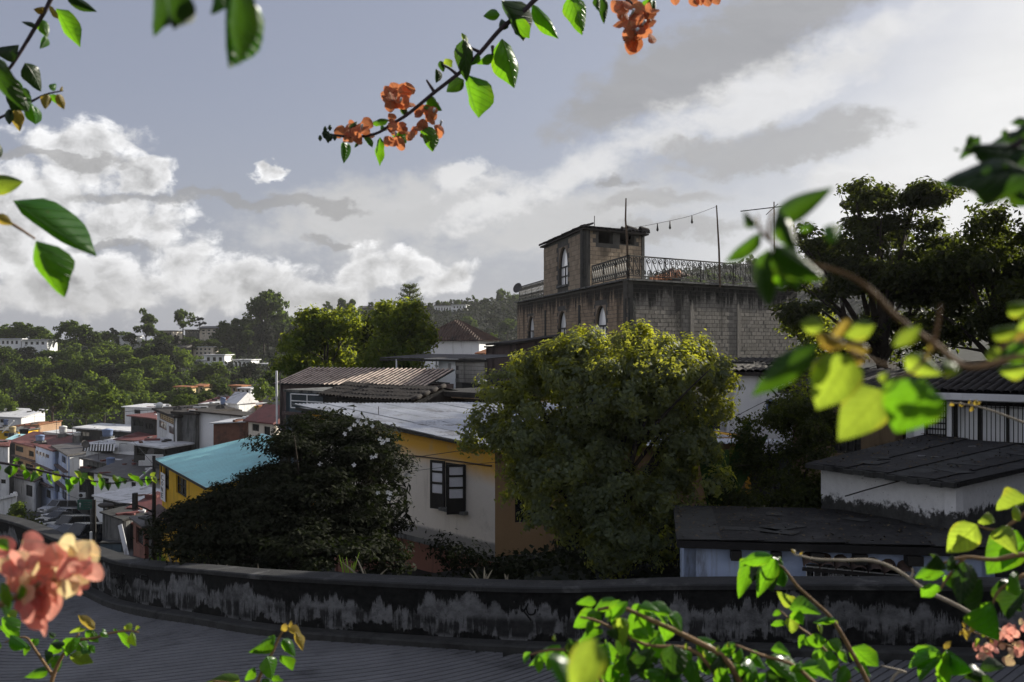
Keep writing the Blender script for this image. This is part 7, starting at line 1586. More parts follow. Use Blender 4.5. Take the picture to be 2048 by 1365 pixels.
SK = [(18, 650, 690, 305, 60, 'round', 1, 'flat round tree behind the ribbon window villa'), (62, 650, 690, 306, 58, 'round', 0, 'domed dark tree just behind the white terrace villa'),
 (118, 662, 700, 300, 44, 'spread', 0, 'lower leafy tree on the ridge right beside the white terrace villa'), (150, 645, 705, 298, 70, 'round', 0, 'largest dark clump on the ridge between the terrace villa and the box house'), (185, 662, 705, 300, 40, 'tall', 0, 'dark shoulder tree stepping down from the largest ridge clump'),
 (228, 656, 690, 322, 34, 'spread', 2, 'thin topped tree behind the small white box house'), (292, 616, 695, 322, 66, 'spread', 0, 'open layered tall tree rising alone on the skyline'), (262, 668, 692, 320, 30, 'round', 0, 'small dark tree at the foot of the open layered one'),
 (312, 660, 692, 322, 36, 'round', 0, 'dark low tree under the open layered one'), (366, 621, 668, 332, 40, 'round', 0, 'lollipop shaped round dark tree alone on the ridge'), (399, 632, 660, 334, 27, 'spread', 2, 'small open round tree right of the lollipop one'),
 (452, 645, 700, 340, 44, 'round', 0, 'dark ridge tree on the near side of the two storey gable villa'), (478, 636, 690, 344, 40, 'tall', 0, 'dark stepped tree below the towering skyline clump'), (535, 588, 690, 346, 92, 'round', 0, 'towering dark clump crowning the ridge above the grey cottage'),
 (520, 590, 640, 345, 26, 'spread', 0, 'top tuft rising from the towering skyline clump'), (572, 628, 690, 348, 44, 'round', 0, 'dark shoulder tree on the far side of the towering clump'), (505, 660, 712, 336, 46, 'tall', 0, 'dark columnar tree below the towering clump'),
 (528, 640, 700, 330, 40, 'tall', 2, 'silvery feathery tree in front of the towering clump'), (505, 685, 725, 320, 34, 'spread', 2, 'pale bare branched tree by the grey cottage')]
SK += [(40, 660, 698, 312, 52, 'round', 0, 'dark ridge tree filling behind the ribbon window villa'), (88, 662, 702, 308, 48, 'round', 1, 'greener ridge tree at the end of the white terrace villa'), (206, 666, 702, 312, 46, 'vine', 0, 'vine draped ridge tree between largest clump and thin topped tree'),
       (245, 666, 704, 326, 46, 'round', 0, 'dark ridge tree below the thin topped tree'), (338, 668, 704, 330, 46, 'round', 2, 'greyish ridge tree below the lollipop tree'), (420, 664, 706, 342, 50, 'round', 0, 'dark ridge tree behind the two storey gable villa'), (446, 652, 704, 338, 52, 'vine', 0, 'vine draped tree on the rising ridge'),
       (556, 636, 702, 345, 64, 'round', 0, 'broad dark tree on the far flank of the towering clump'), (590, 648, 702, 350, 54, 'round', 2, 'greyish tree where the ridge meets the sunlit tree'), (498, 640, 700, 342, 56, 'round', 0, 'broad dark tree on the near flank of the towering clump')]
for s in SK: htree(*s[:7], s[7], 'trees along the wooded ridge')
ordn = ['first', 'second', 'third', 'fourth', 'fifth', 'sixth', 'seventh', 'eighth', 'ninth', 'tenth', 'eleventh', 'twelfth']
ROWS = [(700, 745, 275, [8, 52, 95, 140, 178, 214, 250, 288, 322, 352], 'upper slope row'), (725, 775, 255, [-6, 38, 80, 118, 160, 198, 232, 270, 308, 345], 'middle slope row'),
        (752, 812, 235, [15, 60, 108, 150, 190, 226, 262, 300, 335, 372], 'lower slope row'), (788, 828, 215, [0, 48, 250, 292, 330, 366, 400], 'bottom slope row')]
tones = {0: 'dark', 1: 'yellow green', 2: 'greyish'}; shp = dict(round='domed', tall='upright', vine='vine draped', spread='layered')
for yt, yb, d, xs_, row in ROWS:
    for i, px in enumerate(xs_):
        k = R.choice(['vine', 'round', 'vine', 'round', 'tall']); tone = R.choice([0, 1, 0, 1, 2]); w = R.uniform(44, 66)
        htree(px+R.uniform(-5, 5), yt+R.uniform(-12, 10), yb+R.uniform(0, 10), d+R.uniform(-8, 8), w, k, tone, f'{tones[tone]} {shp[k]} tree, {ordn[i]} from the far end in the {row}', GS)
for q in [(105, 762, 845, 180, 92, 'round', 0, 'great dark mango tree with bright flank standing over the tanks'), (208, 776, 845, 165, 84, 'round', 1, 'great spreading tree with yellow crown next to the dark mango tree'), (172, 800, 850, 168, 40, 'round', 0, 'dark lower tree filling between the two great trees'),
          (248, 800, 838, 175, 50, 'spread', 1, 'green flank tree behind the pale roofs beside the great yellow tree'), (372, 790, 826, 150, 60, 'round', 1, 'round yellow green tree behind the brick balcony house'), (14, 800, 835, 195, 40, 'round', 1, 'bright green low bush behind the white sheet roof shed'),
          (432, 725, 765, 255, 46, 'round', 1, 'sunlit round tree in front of the bright cubic house'), (500, 730, 768, 250, 42, 'round', 2, 'soft round tree under the arched white house'), (402, 730, 772, 260, 50, 'vine', 0, 'dark tree at the foot of the stepped white wall'),
          (470, 745, 785, 235, 44, 'spread', 2, 'greyish tangled tree below the arched white house'), (522, 765, 815, 150, 44, 'round', 1, 'yellow lit round tree by the drain pipe at the striped roof'), (548, 745, 800, 160, 40, 'round', 0, 'dark tree just before the drain pipe'), (440, 760, 798, 210, 42, 'vine', 0, 'dark tree beside the orange cottage'),
          (452, 700, 740, 305, 36, 'round', 0, 'dark tree above the white cubic house'), (372, 715, 750, 290, 44, 'vine', 0, 'dark vine tree left of the stepped white wall'), (545, 700, 740, 320, 44, 'round', 2, 'greyish tree beneath the yellow house with columns'), (560, 712, 760, 270, 44, 'round', 0, 'dark tree behind the striped roof corner'),
          (408, 785, 815, 190, 40, 'round', 0, 'dark small tree among the cottages by the valley floor'), (330, 672, 700, 318, 40, 'round', 0, 'dark ridge tree beneath the yellow gable cottage'), (385, 676, 702, 322, 44, 'round', 0, 'dark bush below the grey ridge house'), (425, 680, 706, 322, 44, 'round', 0, 'dark bush below the two storey gable villa'), (210, 684, 715, 305, 46, 'round', 0, 'dark ridge tree under the small white box house')]:
    htree(*q[:7], q[7], GS)
HZ = [(655, 602, 640, 470, 34, 'spread', 0, 'umbrella tree on the hilltop left of the twin palms'), (688, 598, 640, 475, 26, 'tall', 0, 'tall dark hilltop tree beside the twin palms'), (705, 600, 642, 478, 12, 'palm', 0, 'slim palm on the hilltop, the taller of the twins'), (697, 607, 642, 478, 11, 'palm', 0, 'slim palm on the hilltop, the shorter of the twins'),
 (622, 622, 650, 460, 22, 'round', 0, 'small round tree at the near end of the hill crest'), (742, 604, 630, 500, 14, 'tall', 0, 'slender tree behind the grey gabled hilltop villa'), (876, 602, 622, 515, 12, 'round', 0, 'dark ball shaped tree above the long white hilltop villa'), (892, 604, 622, 516, 14, 'round', 0, 'dark tree behind the middle of the long white hilltop villa'), (860, 606, 626, 512, 14, 'tall', 0, 'dark tree at the near end of the long white hilltop villa'),
 (945, 590, 622, 520, 26, 'spread', 0, 'dark umbrella tree beyond the taller white hilltop villa'), (1005, 580, 622, 525, 30, 'round', 0, 'dark rounded tree on the crest above the satellite dish'), (968, 598, 622, 522, 20, 'round', 0, 'small dark tree left of the lone hilltop house'), (1030, 590, 625, 530, 26, 'round', 0, 'dark crest tree half hidden by the tower building'), (915, 600, 616, 520, 14, 'round', 0, 'small tree behind the taller white hilltop villa'),
 (780, 610, 640, 470, 26, 'round', 0, 'dark crest tree behind the radiating pine'), (762, 604, 636, 480, 18, 'palm', 0, 'palm between the grey gabled villa and radiating pine'), (985, 625, 660, 430, 34, 'spread', 2, 'pale bare grey tree on the hazy slope'), (985, 664, 690, 210, 26, 'spread', 1, 'small lone yellow green tree before the mauve house roof'), (905, 650, 690, 380, 36, 'round', 2, 'misty tree behind the pyramid roof'), (935, 635, 668, 430, 40, 'round', 0, 'dark misty tree on the hazy slope above the hall'), (1015, 640, 672, 400, 40, 'round', 0, 'dark misty tree on the hazy slope near the tower building'),
 (600, 655, 690, 400, 36, 'round', 2, 'misty round tree on the hazy slope above the sunlit tree'), (575, 668, 700, 390, 34, 'round', 0, 'dark misty tree by the yellow house with columns'), (625, 660, 690, 420, 30, 'tall', 0, 'dark misty tree on the hazy slope near the crest end'), (690, 645, 680, 440, 36, 'round', 0, 'misty tree behind the sunlit tree tops'), (745, 640, 680, 440, 40, 'round', 2, 'greyish misty tree behind the narrow dark tree'),
 (1340, 545, 590, 420, 50, 'spread', 0, 'far umbrella tree seen through the railing by the parasol'), (1420, 540, 590, 420, 50, 'spread', 0, 'far layered tree seen through the railing middle'), (1505, 508, 570, 400, 44, 'spread', 0, 'far tall layered tree above the end of the railing'), (1465, 548, 590, 430, 40, 'round', 0, 'far low tree seen through the railing near the second bamboo pole'), (1380, 553, 590, 430, 40, 'round', 0, 'far low dark tree seen through the railing between two layered ones'), (1690, 484, 520, 300, 30, 'spread', 2, 'far small tree framed by a gap in the spreading crown')]
for s in HZ: htree(*s[:7], s[7], GH)
# undergrowth that nobody could count, on both slopes
def cover(name, regions, size, m, dens, tall, seed):
    r2 = np.random.default_rng(seed); px = []; 
    cen = []; siz = []
    for (x0, x1, y0, y1, n) in regions:                      # region in polar terms: azimuth px range and distance range
        pxs = r2.uniform(x0, x1, n); ds = r2.uniform(y0, y1, n); xw = (pxs-1024)*ds/F; z = H(xw, ds)
        clump = .5+.5*np.sin(xw*.21+np.sin(ds*.13)*2)*np.sin(ds*.19+np.cos(xw*.11)*2)
        cen.append(np.stack([xw, ds, z+r2.random(n)**1.5*tall*(.25+clump)], 1)); siz.append(size*(.6+.8*r2.random(n))*(ds/250))
    cen = np.concatenate(cen); siz = np.concatenate(siz); ok_ = (cen[:, 1] > wall_y(cen[:, 0])+.7) | (cen[:, 0] < -32); cen = cen[ok_]; siz = siz[ok_]; nr = r2.normal(size=cen.shape)+np.array([.2, -.3, .9])
    o = bpy.data.objects.new(name, leaves_mesh(name, cen, nr, siz, .7, m, r2)); C.objects.link(o); return tag(o, kind='stuff')
cover('hillside_undergrowth', [(-160, 620, 195, 350, 16000), (-160, 300, 180, 240, 3000)], .8, MT['F_hill'], 1, 1.6, 3)
cover('hillside_scrub', [(440, 1120, 250, 560, 34000), (1120, 2300, 250, 560, 16000)], .9, MT['F_hill3'], 1, 3.0, 4)
cover('valley_shrubbery', [(-60, 560, 100, 200, 5000)], .9, MT['F_right'], 1, 1.2, 5)
cover('bank_weeds', [(250, 1400, 17.5, 26, 9000)], 1.6, MT['F_dark'], 1, .8, 6)
cover('verge_weeds', [(-60, 330, 30, 70, 1800)], 1.1, MT['F_right'], 1, .5, 8)
# ------------------------------------------------------------------ flowering branches close to the camera
RF = random.Random(5)
def leaf_shape(name, kind, m, droop, fold, wave, seed):
    """blade of length 1 along +Y, width 1, normal +Z, stalk end at the origin"""
    r = random.Random(seed); n = 8; mb = MB(); uvs = []; cols = (-1, -.55, 0, .55, 1)
    for i in range(n+1):
        s = i/n
        if kind == 'leaf': w = .5*(math.sin(math.pi*min(1, s**.72))**.85)*(1.06-.18*s); w = max(w, .012)
        else: w = .5*(math.sin(math.pi*(.10+.90*s)**.85)**.6 if s < .97 else .12); w = max(w, .03)
        z0 = -droop*s*s; y = s*(1-.12*droop*s)
        for c in cols:
            e = abs(c)
            z = z0-fold*w*e*e+wave*math.sin(s*9+c*2+seed)*e*.5*w
            mb.v.append((c*w*(1-.22*fold*e), y, z)); uvs.append((.5+c*w, s))
    k = len(cols)
    for i in range(n):
        for c in range(k-1): a = i*k+c; mb.f.append((a, a+1, a+1+k, a+k))
    me = mb.mesh(name, m, True); ul = me.uv_layers.new(name='UVMap'); li = np.empty(len(me.loops), np.int32); me.loops.foreach_get('vertex_index', li)
    ul.data.foreach_set('uv', np.array(uvs, np.float32)[li].ravel()); return me
LM = {}
def lm(kind, mk):
    if (kind, mk) not in LM:
        v = [(.18, .45, .22), (.40, .65, .30), (.55, .35, .34), (.10, .95, .22), (.35, 1.1, .40), (.6, .8, .3), (.3, 1.5, .35), (.75, .6, .45)] if kind == 'leaf' else [(.10, .18, .14), (.22, .30, .18), (-.12, .22, .16)]
        LM[kind, mk] = [leaf_shape(kind, kind, MT[mk], *q, i*3+1) for i, q in enumerate(v)]
    return LM[kind, mk]
def leaf(T, a, b, d, w=.55, roll=None, m='F_leaf', kind='leaf', tilt=None, name=None, stalk=True):
    """one leaf from its stalk end a to its tip b (pixels), about d metres away"""
    tl = RF.uniform(-.35, .35) if tilt is None else tilt
    ln = math.dist(a, b)*d/F; p = P(a[0], a[1], d); q = P(b[0], b[1], d); y = (q-p); y = Vector((y.x, y.y+ln*tl, y.z)); L_ = y.length; y.normalize()
    f = Vector((0, -1, .18)); z = (f-y*f.dot(y)).normalized(); r = RF.uniform(-45, 45) if roll is None else roll
    z = Matrix.Rotation(rad(r), 3, y) @ z; x = y.cross(z).normalized()
    me = RF.choice(lm(kind, m)); o = bpy.data.objects.new(name or ('leaf' if kind == 'leaf' else 'bract'), me); C.objects.link(o); o.parent = T
    M = Matrix((x, y, z)).transposed().to_4x4(); W_ = 1.12*w*L_/max(.45, abs(math.cos(rad(r))))
    o.matrix_parent_inverse = Matrix.Translation(-WORLD[T.name]); o.matrix_basis = Matrix.Translation(p) @ M @ Matrix.Diagonal((W_, L_, L_*.9, 1))
    return o
def branch(label, stem_px, d, r, m='twig', extra=(), base_d=None, name='bougainvillea_branch'):
    pts = [tuple(P(q[0], q[1], q[2] if len(q) > 2 else d)) for q in stem_px]
    T = thing(name, label, 'branch', pts[0], 'flowering branches around the view'); c = catmull(pts, 4) if len(pts) > 2 else pts; n = len(c)
    part(MB().tube(c, [r*(1.25-.75*i/(n-1)) for i in range(n)], 6), 'stem', MT[m], T, True)
    for e in extra:
        pe = [tuple(P(q[0], q[1], q[2] if len(q) > 2 else d)) for q in e]; ce = catmull(pe, 4) if len(pe) > 2 else pe
        part(MB().tube(ce, [r*.7*(1.2-.7*i/(len(ce)-1)) for i in range(len(ce))], 5), 'twig', MT[m], T, True)
    return T
def many(T, d, rows, m='F_leaf', jit=.04, **k):
    for q in rows:
        a, b = (q[0], q[1]), (q[2], q[3]); w = q[4] if len(q) > 4 else .55; mm = q[5] if len(q) > 5 else m
        leaf(T, a, b, d+RF.uniform(-jit, jit), w, m=mm, **k)
def cluster(T, d, cx, cy, rx, ry, n, size, m='F_bract', jit=.03):
    for i in range(n):
        a = RF.uniform(0, 6.28); r = math.sqrt(RF.random()); x, y = cx+math.cos(a)*r*rx, cy+math.sin(a)*r*ry; t = RF.uniform(0, 6.28); s = size*RF.uniform(.7, 1.2)
        leaf(T, (x, y), (x+math.cos(t)*s, y+math.sin(t)*s), d+RF.uniform(-jit, jit), RF.uniform(.75, 1.0), m=m if RF.random() < .75 or m == 'F_bract' else 'F_bractpale', kind='bract', tilt=RF.uniform(-.8, .8))
DKL, PAL, YNG = 'F_leafdark', 'F_leafpale', 'F_young'
# top corner branch, in fair focus
A = branch('thin purplish branch hanging in the top corner with curled dark leaves', [(118, -60), (101, 0), (70, 56), (29, 123), (8, 152), (-12, 188)], 1.65, .0034, 'twigdark', [[(20, 215), (55, 207), (90, 190), (126, 182)], [(-10, 240), (15, 228), (35, 205)]])
many(A, 1.65, [(112, 18, 146, 93, .48), (80, 38, 93, 72, .6), (90, 70, 82, 99, .6), (70, 53, 45, 46, .4, DKL), (88, 14, 67, 15, .5, YNG), (100, 12, 120, 28, .5, YNG), (38, 90, -14, 100, .6, DKL), (50, 126, 84, 172, .55, DKL), (130, -14, 186, 16, .4, DKL),
               (28, 172, 12, 226, .7), (44, 182, 62, 212, .6), (40, 178, 60, 196, .5, DKL), (58, 203, 78, 242, .5), (30, 214, 35, 260, .55, YNG), (18, 218, 22, 250, .5, DKL), (70, 212, 72, 247, .5), (95, 188, 91, 219, .5, YNG), (98, 190, 110, 213, .6), (101, 180, 113, 165, .6), (115, 188, 129, 216, .55, YNG), (122, 182, 124, 170, .5, YNG), (20, 170, 62, 205, .75, DKL), (-8, 282, 5, 312, .6, DKL), (35, 160, 20, 190, .7)])
many(A, 1.1, [(-20, 110, 8, 228, .35, DKL)], roll=10)
B = branch('pair of large blurred leaves dangling over the top edge', [(300, -120), (380, -70), (470, -55), (520, -90)], .45, .0022, 'twigdark')
many(B, .45, [(350, -42, 266, 34, .75, DKL), (335, -30, 352, 52, .7, DKL), (352, -40, 300, 42, .8, DKL), (458, -40, 432, 128, .42), (474, -35, 446, 120, .40, DKL), (440, -30, 420, 30, .6)], roll=15)
# the long flowering branch reaching in from the top
CB_ = branch('long arching branch in the top centre with orange blossoms towards its tip', [(1190, -60), (1100, -22), (1070, 0), (1045, 25), (1003, 57), (961, 105), (923, 143), (869, 185), (818, 227), (785, 248), (751, 268), (705, 274), (655, 269)], 2.2, .0052, 'twigdark', [[(869, 185), (858, 168), (853, 160)], [(915, 150), (900, 138), (885, 130)], [(961, 105), (940, 95), (925, 85)], [(985, 92), (985, 110)]])
many(CB_, 2.2, [(1003, 2, 1036, 84, .5, DKL), (1000, 30, 966, 34, .75), (1030, 40, 1047, 80, .65), (1064, 8, 1127, 63, .42), (1140, -10, 1174, 58, .62), (1205, -8, 1212, 46, .35, DKL), (1004, 78, 1041, 168, .62), (988, 108, 948, 118, .5), (928, 78, 936, 160, .45, DKL), (923, 66, 931, 90, .5, PAL),
                (934, 150, 938, 236, .62), (928, 160, 894, 186, .6, DKL), (858, 190, 889, 216, .6), (880, 122, 884, 145, .7, DKL), (872, 138, 868, 165, .6, DKL), (890, 118, 898, 138, .7, PAL), (790, 250, 816, 287, .65), (840, 250, 856, 306, .58), (760, 275, 741, 330, .38), (686, 284, 682, 328, .6), (728, 275, 741, 297, .5), (743, 248, 768, 229, .6), (700, 262, 715, 245, .5, DKL), (812, 232, 802, 205, .55, DKL), (846, 215, 866, 205, .5), (1010, 60, 1000, 30, .7, DKL), (958, 108, 940, 130, .45), (1036, 30, 1052, 70, .5, DKL), (772, 262, 762, 240, .5), (718, 284, 708, 296, .5, DKL)])
for cx, cy, rx, ry, n, s in ((800, 200, 26, 16, 14, 25), (835, 262, 14, 12, 6, 18), (700, 262, 14, 12, 6, 18), (800, 200, 22, 14, 8, 24), (862, 222, 20, 18, 9, 22), (880, 258, 12, 12, 6, 18), (795, 250, 12, 16, 6, 18), (785, 278, 12, 14, 7, 17), (722, 256, 16, 16, 8, 24), (815, 262, 12, 14, 6, 17), (720, 276, 12, 6, 4, 15)): cluster(CB_, 2.2, cx, cy, rx, ry, n, s)
for i in range(14):
    p = P(655+RF.uniform(-16, 16), 270+RF.uniform(-14, 16), 2.2); part(MB().lathe(tuple(p), [(.001, -.006), (.005, 0), (.002, .007)], 6), 'bud', MT['F_leafdark'], CB_, True)
Db = branch('short blossom spray drooping from the top edge with one glowing peach bract', [(1200, -40), (1240, -8), (1268, 12), (1275, 55)], 1.9, .003, 'twigdark', [[(1240, -12), (1330, -30), (1420, -22)]])
many(Db, 1.9, [(1302, -6, 1296, 50, .55), (1190, -5, 1206, 20, .5, DKL), (1310, 0, 1312, 30, .5, DKL)])
for cx, cy, rx, ry, n, s in ((1275, 40, 30, 40, 12, 24), (1258, 12, 18, 16, 8, 24), (1285, 20, 16, 16, 7, 24), (1266, 52, 24, 18, 11, 24), (1292, 62, 10, 14, 5, 20)): cluster(Db, 1.9, cx, cy, rx, ry, n, s)
for q in ((1272, 72, 1258, 107), (1262, 74, 1280, 102), (1350, -8, 1352, 10), (1385, -8, 1396, 12), (1412, -8, 1420, 12), (1428, -10, 1438, 8), (1400, -10, 1404, 10)): leaf(Db, q[:2], q[2:], 1.9, .95, m='F_bract', kind='bract', tilt=.2, roll=10)
for T_, d_, pts_ in ((CB_, 2.17, ((866, 226), (800, 205), (722, 258), (790, 272), (880, 250))), (Db, 1.87, ((1262, 30), (1284, 52), (1270, 68)))):
    for x, y in pts_:
        p = P(x, y, d_); part(MB().tube([tuple(p+Vector((0, .01, 0))), tuple(p+Vector((.004, -.012, .006)))], [.0016, .003], 6), 'flower_tube', MT['petalwhite'], T_, True)
# left edge
Eb = branch('blurred twig at the side edge with two big hanging green leaves', [(-60, 400), (-10, 430), (30, 452), (70, 478)], 1.0, .0022, 'twig')
many(Eb, 1.0, [(-30, 372, 42, 362, .55, PAL), (26, 402, 166, 520, .42), (72, 482, 96, 596, .72), (-10, 432, 20, 450, .6, YNG)], roll=12)
# right upper edge
Fb = branch('blurred dark leaf cluster hanging in from the upper side edge', [(2140, 180), (2080, 250), (2010, 300), (1930, 300)], .5, .0023, 'twigdark')
many(Fb, .5, [(2070, 345, 1925, 312, .6, DKL), (2070, 300, 1930, 290, .6, DKL), (2075, 262, 1962, 280, .6, DKL), (2085, 250, 2030, 262, .7, DKL), (2075, 380, 2020, 260, .7, DKL), (2090, 400, 2030, 330, .8, DKL), (2060, 290, 1990, 320, .7, DKL), (2062, 240, 2026, 236, .6, DKL), (1995, 322, 1968, 408, .9, 'F_leafmid'), (2010, 330, 2012, 402, .7, 'F_leafmid'), (1960, 272, 1918, 306, .5, DKL), (1945, 270, 1935, 292, .7, DKL), (2010, 258, 2018, 280, .7, DKL), (2035, 280, 2025, 296, .8, DKL), (2080, 300, 1975, 335, .6, DKL), (2060, 320, 1990, 300, .7, DKL), (1920, 300, 1908, 296, .5, DKL), (2075, 330, 2040, 392, .8, DKL)], roll=20)
# right middle, strongly blurred
Gb = branch('large out of focus branch across the right with big dark green and pale leaves', [(2140, 700), (2030, 716), (1935, 735), (1872, 690), (1800, 640), (1740, 580), (1690, 548), (1600, 520), (1540, 480), (1545, 420)], .40, .0012, 'twig', [[(1868, 690), (1876, 650), (1882, 610)], [(1700, 702), (1740, 720), (1790, 735)], [(1872, 690), (1830, 740), (1790, 760)], [(1540, 480), (1520, 460), (1515, 430)]])
many(Gb, .40, [(1552, 442, 1664, 376, .44, 'F_leafmid'), (1522, 466, 1446, 520, .4, 'F_leafmid'), (1516, 452, 1490, 420, .65, DKL), (1555, 420, 1590, 500, .5, 'F_leafmid'), (1545, 492, 1652, 556, .62, 'F_leafmid'), (1538, 498, 1546, 622, .55, 'F_leafmid'), (1560, 505, 1600, 575, .6, 'F_leafmid'), (1650, 478, 1706, 440, .55), (1600, 452, 1634, 450, .7), (1635, 688, 1508, 770, .36, 'F_leafmid'), (1700, 712, 1640, 835, .78, PAL), (1676, 708, 1622, 770, .55, PAL), (1765, 782, 1688, 893, .66, PAL), (1850, 762, 1800, 876, .98), (1790, 765, 1845, 800, .6, PAL), (1750, 650, 1678, 655, .6, PAL), (1842, 652, 1786, 692, .55, PAL), (1648, 650, 1600, 644, .8, PAL), (1810, 715, 1882, 748, .55, PAL), (1692, 690, 1640, 655, .6, YNG), (1888, 735, 1950, 742, .55, PAL), (1740, 700, 1690, 680, .6, YNG), (1775, 745, 1760, 765, .9, PAL), (1730, 720, 1700, 712, .8, YNG), (1860, 690, 1858, 720, .5, YNG), (1700, 640, 1660, 690, .5, YNG), (1560, 540, 1580, 590, .6)], roll=8)
Gc = branch('blurred yellow green leaf bunch hugging the middle of the side edge', [(2110, 640), (2050, 680), (1990, 700)], .42, .0015, 'twig')
many(Gc, .42, [(2070, 612, 2018, 604, .8, PAL), (2050, 655, 1984, 656, .55, PAL), (2060, 690, 2008, 718, .75), (2002, 700, 1972, 714, .8, PAL), (2060, 735, 2000, 738, .6, PAL), (2060, 665, 2030, 690, .7, YNG), (2080, 630, 2040, 660, .8, PAL)], roll=12)
Hb = branch('thin dry twig with tiny yellow buds before the barred windows', [(2120, 872), (2048, 846), (1990, 824), (1940, 810), (1902, 806)], 1.5, .0020, 'twigdry', name='budding_twig')
for q in ((1908, 806, 1900, 812), (1926, 814, 1924, 802), (1945, 812, 1940, 800), (1950, 812, 1958, 800), (1956, 808, 1964, 806), (1940, 818, 1952, 822)): leaf(Hb, q[:2], q[2:], 1.5, .8, m='F_young', name='bud')
# right lower
Ib = branch('leafy branch entering low on the side with broad bright drooping leaves', [(2140, 1130), (2050, 1110), (1990, 1120), (1930, 1115), (1880, 1130)], 1.1, .003, 'twig', [[(2060, 1020), (2000, 1060), (1950, 1050)], [(1930, 1115), (1900, 1150), (1880, 1180)], [(2050, 1150), (2000, 1180), (1985, 1210)]])
many(Ib, 1.1, [(1954, 1050, 1896, 1113, .65, PAL), (2034, 1062, 1974, 1160, .62), (2052, 1085, 2022, 1152, .6), (1872, 1132, 1830, 1148, .5), (1878, 1172, 1856, 1224, .62), (1890, 1146, 1856, 1180, .55), (1872, 1110, 1920, 1142, .5, DKL), (1928, 1124, 1914, 1208, .6, DKL), (1942, 1130, 1930, 1195, .55, DKL), (1984, 1204, 2018, 1284, .7), (2030, 1010, 2052, 1036, .7, PAL), (1985, 1062, 2030, 1110, .6, PAL), (2000, 1160, 2046, 1222, .7, DKL), (2020, 1150, 2066, 1190, .7), (1964, 1160, 1990, 1240, .55, DKL), (1960, 1040, 2000, 1060, .6, PAL), (2050, 1180, 2020, 1240, .8, DKL), (1905, 1110, 1890, 1140, .6, DKL), (2060, 1000, 2010, 1040, .6, PAL), (1890, 1150, 1905, 1180, .5)])
Ip = branch('small spray of salmon pink blossoms and yellow young leaves at the lower side edge', [(2120, 1330), (2040, 1300), (1990, 1282), (1930, 1258)], 1.3, .002, 'twig')
many(Ip, 1.3, [(1932, 1262, 1938, 1292, .5, YNG), (1940, 1262, 1960, 1250, .6, YNG), (1925, 1262, 1918, 1270, .6, YNG), (1962, 1268, 1985, 1256, .6, PAL), (1960, 1278, 1952, 1298, .5, PAL), (1985, 1278, 2004, 1300, .5, YNG), (1930, 1256, 1924, 1246, .6, YNG)])
for cx, cy, rx, ry, n, s in ((1985, 1292, 14, 14, 9, 15), (1968, 1304, 12, 8, 6, 14), (2022, 1268, 14, 18, 9, 17), (2034, 1298, 12, 14, 8, 16), (2048, 1258, 10, 10, 5, 16), (2026, 1312, 14, 8, 5, 14)): cluster(Ip, 1.3, cx, cy, rx, ry, n, s, 'F_bractpink')
If = branch('fan of glossy green leaves low in the corner beneath the salmon blossoms', [(1990, 1400), (1930, 1340), (1888, 1304)], 1.2, .0024, 'twig')
many(If, 1.2, [(1882, 1305, 1824, 1352, .5), (1886, 1310, 1846, 1372, .5), (1892, 1312, 1918, 1378, .55), (1895, 1300, 1958, 1334, .5), (1892, 1305, 1932, 1344, .45), (1880, 1303, 1832, 1322, .4), (1888, 1298, 1900, 1282, .5, YNG), (1940, 1345, 2000, 1372, .6, DKL), (1960, 1335, 2010, 1345, .6, DKL), (1900, 1330, 1880, 1375, .5), (1975, 1350, 1960, 1390, .6, DKL)])
Kd = branch('bare pale dry twig curving over the wall top towards the barred window', [(2000, 1262), (1920, 1215), (1850, 1180), (1796, 1142), (1746, 1122), (1690, 1121), (1633, 1119), (1588, 1109)], 1.45, .0032, 'twigdry', [[(1760, 1415), (1790, 1350), (1812, 1345), (1762, 1332)], [(1822, 1158), (1826, 1146), (1824, 1138)]], name='dry_twig')
for q in ((1590, 1110, 1582, 1100), (1600, 1112, 1606, 1104), (1624, 1160, 1826, 1140)): 
    if q[0] < 1610: leaf(Kd, q[:2], q[2:], 1.45, .6, m='F_young', name='bud')
Kb = branch('slender shoot rising across the wall with drooping leaf clusters, forked in two', [(1760, 1440), (1735, 1365), (1704, 1306), (1665, 1240), (1630, 1205), (1594, 1172), (1565, 1135), (1530, 1118)], 1.3, .0030, 'twig', [[(1730, 1420), (1701, 1365), (1636, 1285), (1594, 1252), (1560, 1222)]])
many(Kb, 1.3, [(1502, 1122, 1482, 1210, .36), (1550, 1118, 1518, 1208, .42), (1562, 1122, 1592, 1188, .45), (1532, 1116, 1556, 1202, .6, DKL), (1545, 1112, 1482, 1116, .45), (1568, 1142, 1584, 1186, .5), (1520, 1116, 1500, 1160, .6, DKL), (1556, 1116, 1578, 1150, .6), (1535, 1120, 1538, 1172, .6, DKL), (1505, 1118, 1486, 1150, .5), (1578, 1218, 1640, 1230, .5), (1582, 1238, 1580, 1288, .5, PAL), (1572, 1245, 1544, 1258, .5), (1592, 1216, 1552, 1198, .5, PAL), (1600, 1222, 1622, 1258, .55), (1604, 1216, 1598, 1262, .5), (1562, 1222, 1542, 1236, .5), (1652, 1280, 1602, 1302, .5), (1656, 1282, 1684, 1316, .55), (1642, 1298, 1610, 1336, .55), (1706, 1294, 1758, 1358, .52), (1720, 1338, 1756, 1372, .5), (1672, 1240, 1630, 1250, .4), (1636, 1250, 1642, 1272, .5, PAL), (1668, 1242, 1676, 1256, .5, PAL), (1660, 1300, 1640, 1350, .55), (1690, 1330, 1668, 1372, .55), (1680, 1300, 1700, 1330, .5), (1640, 1275, 1620, 1290, .5), (1610, 1270, 1600, 1300, .5), (1655, 1285, 1648, 1330, .5, DKL)])
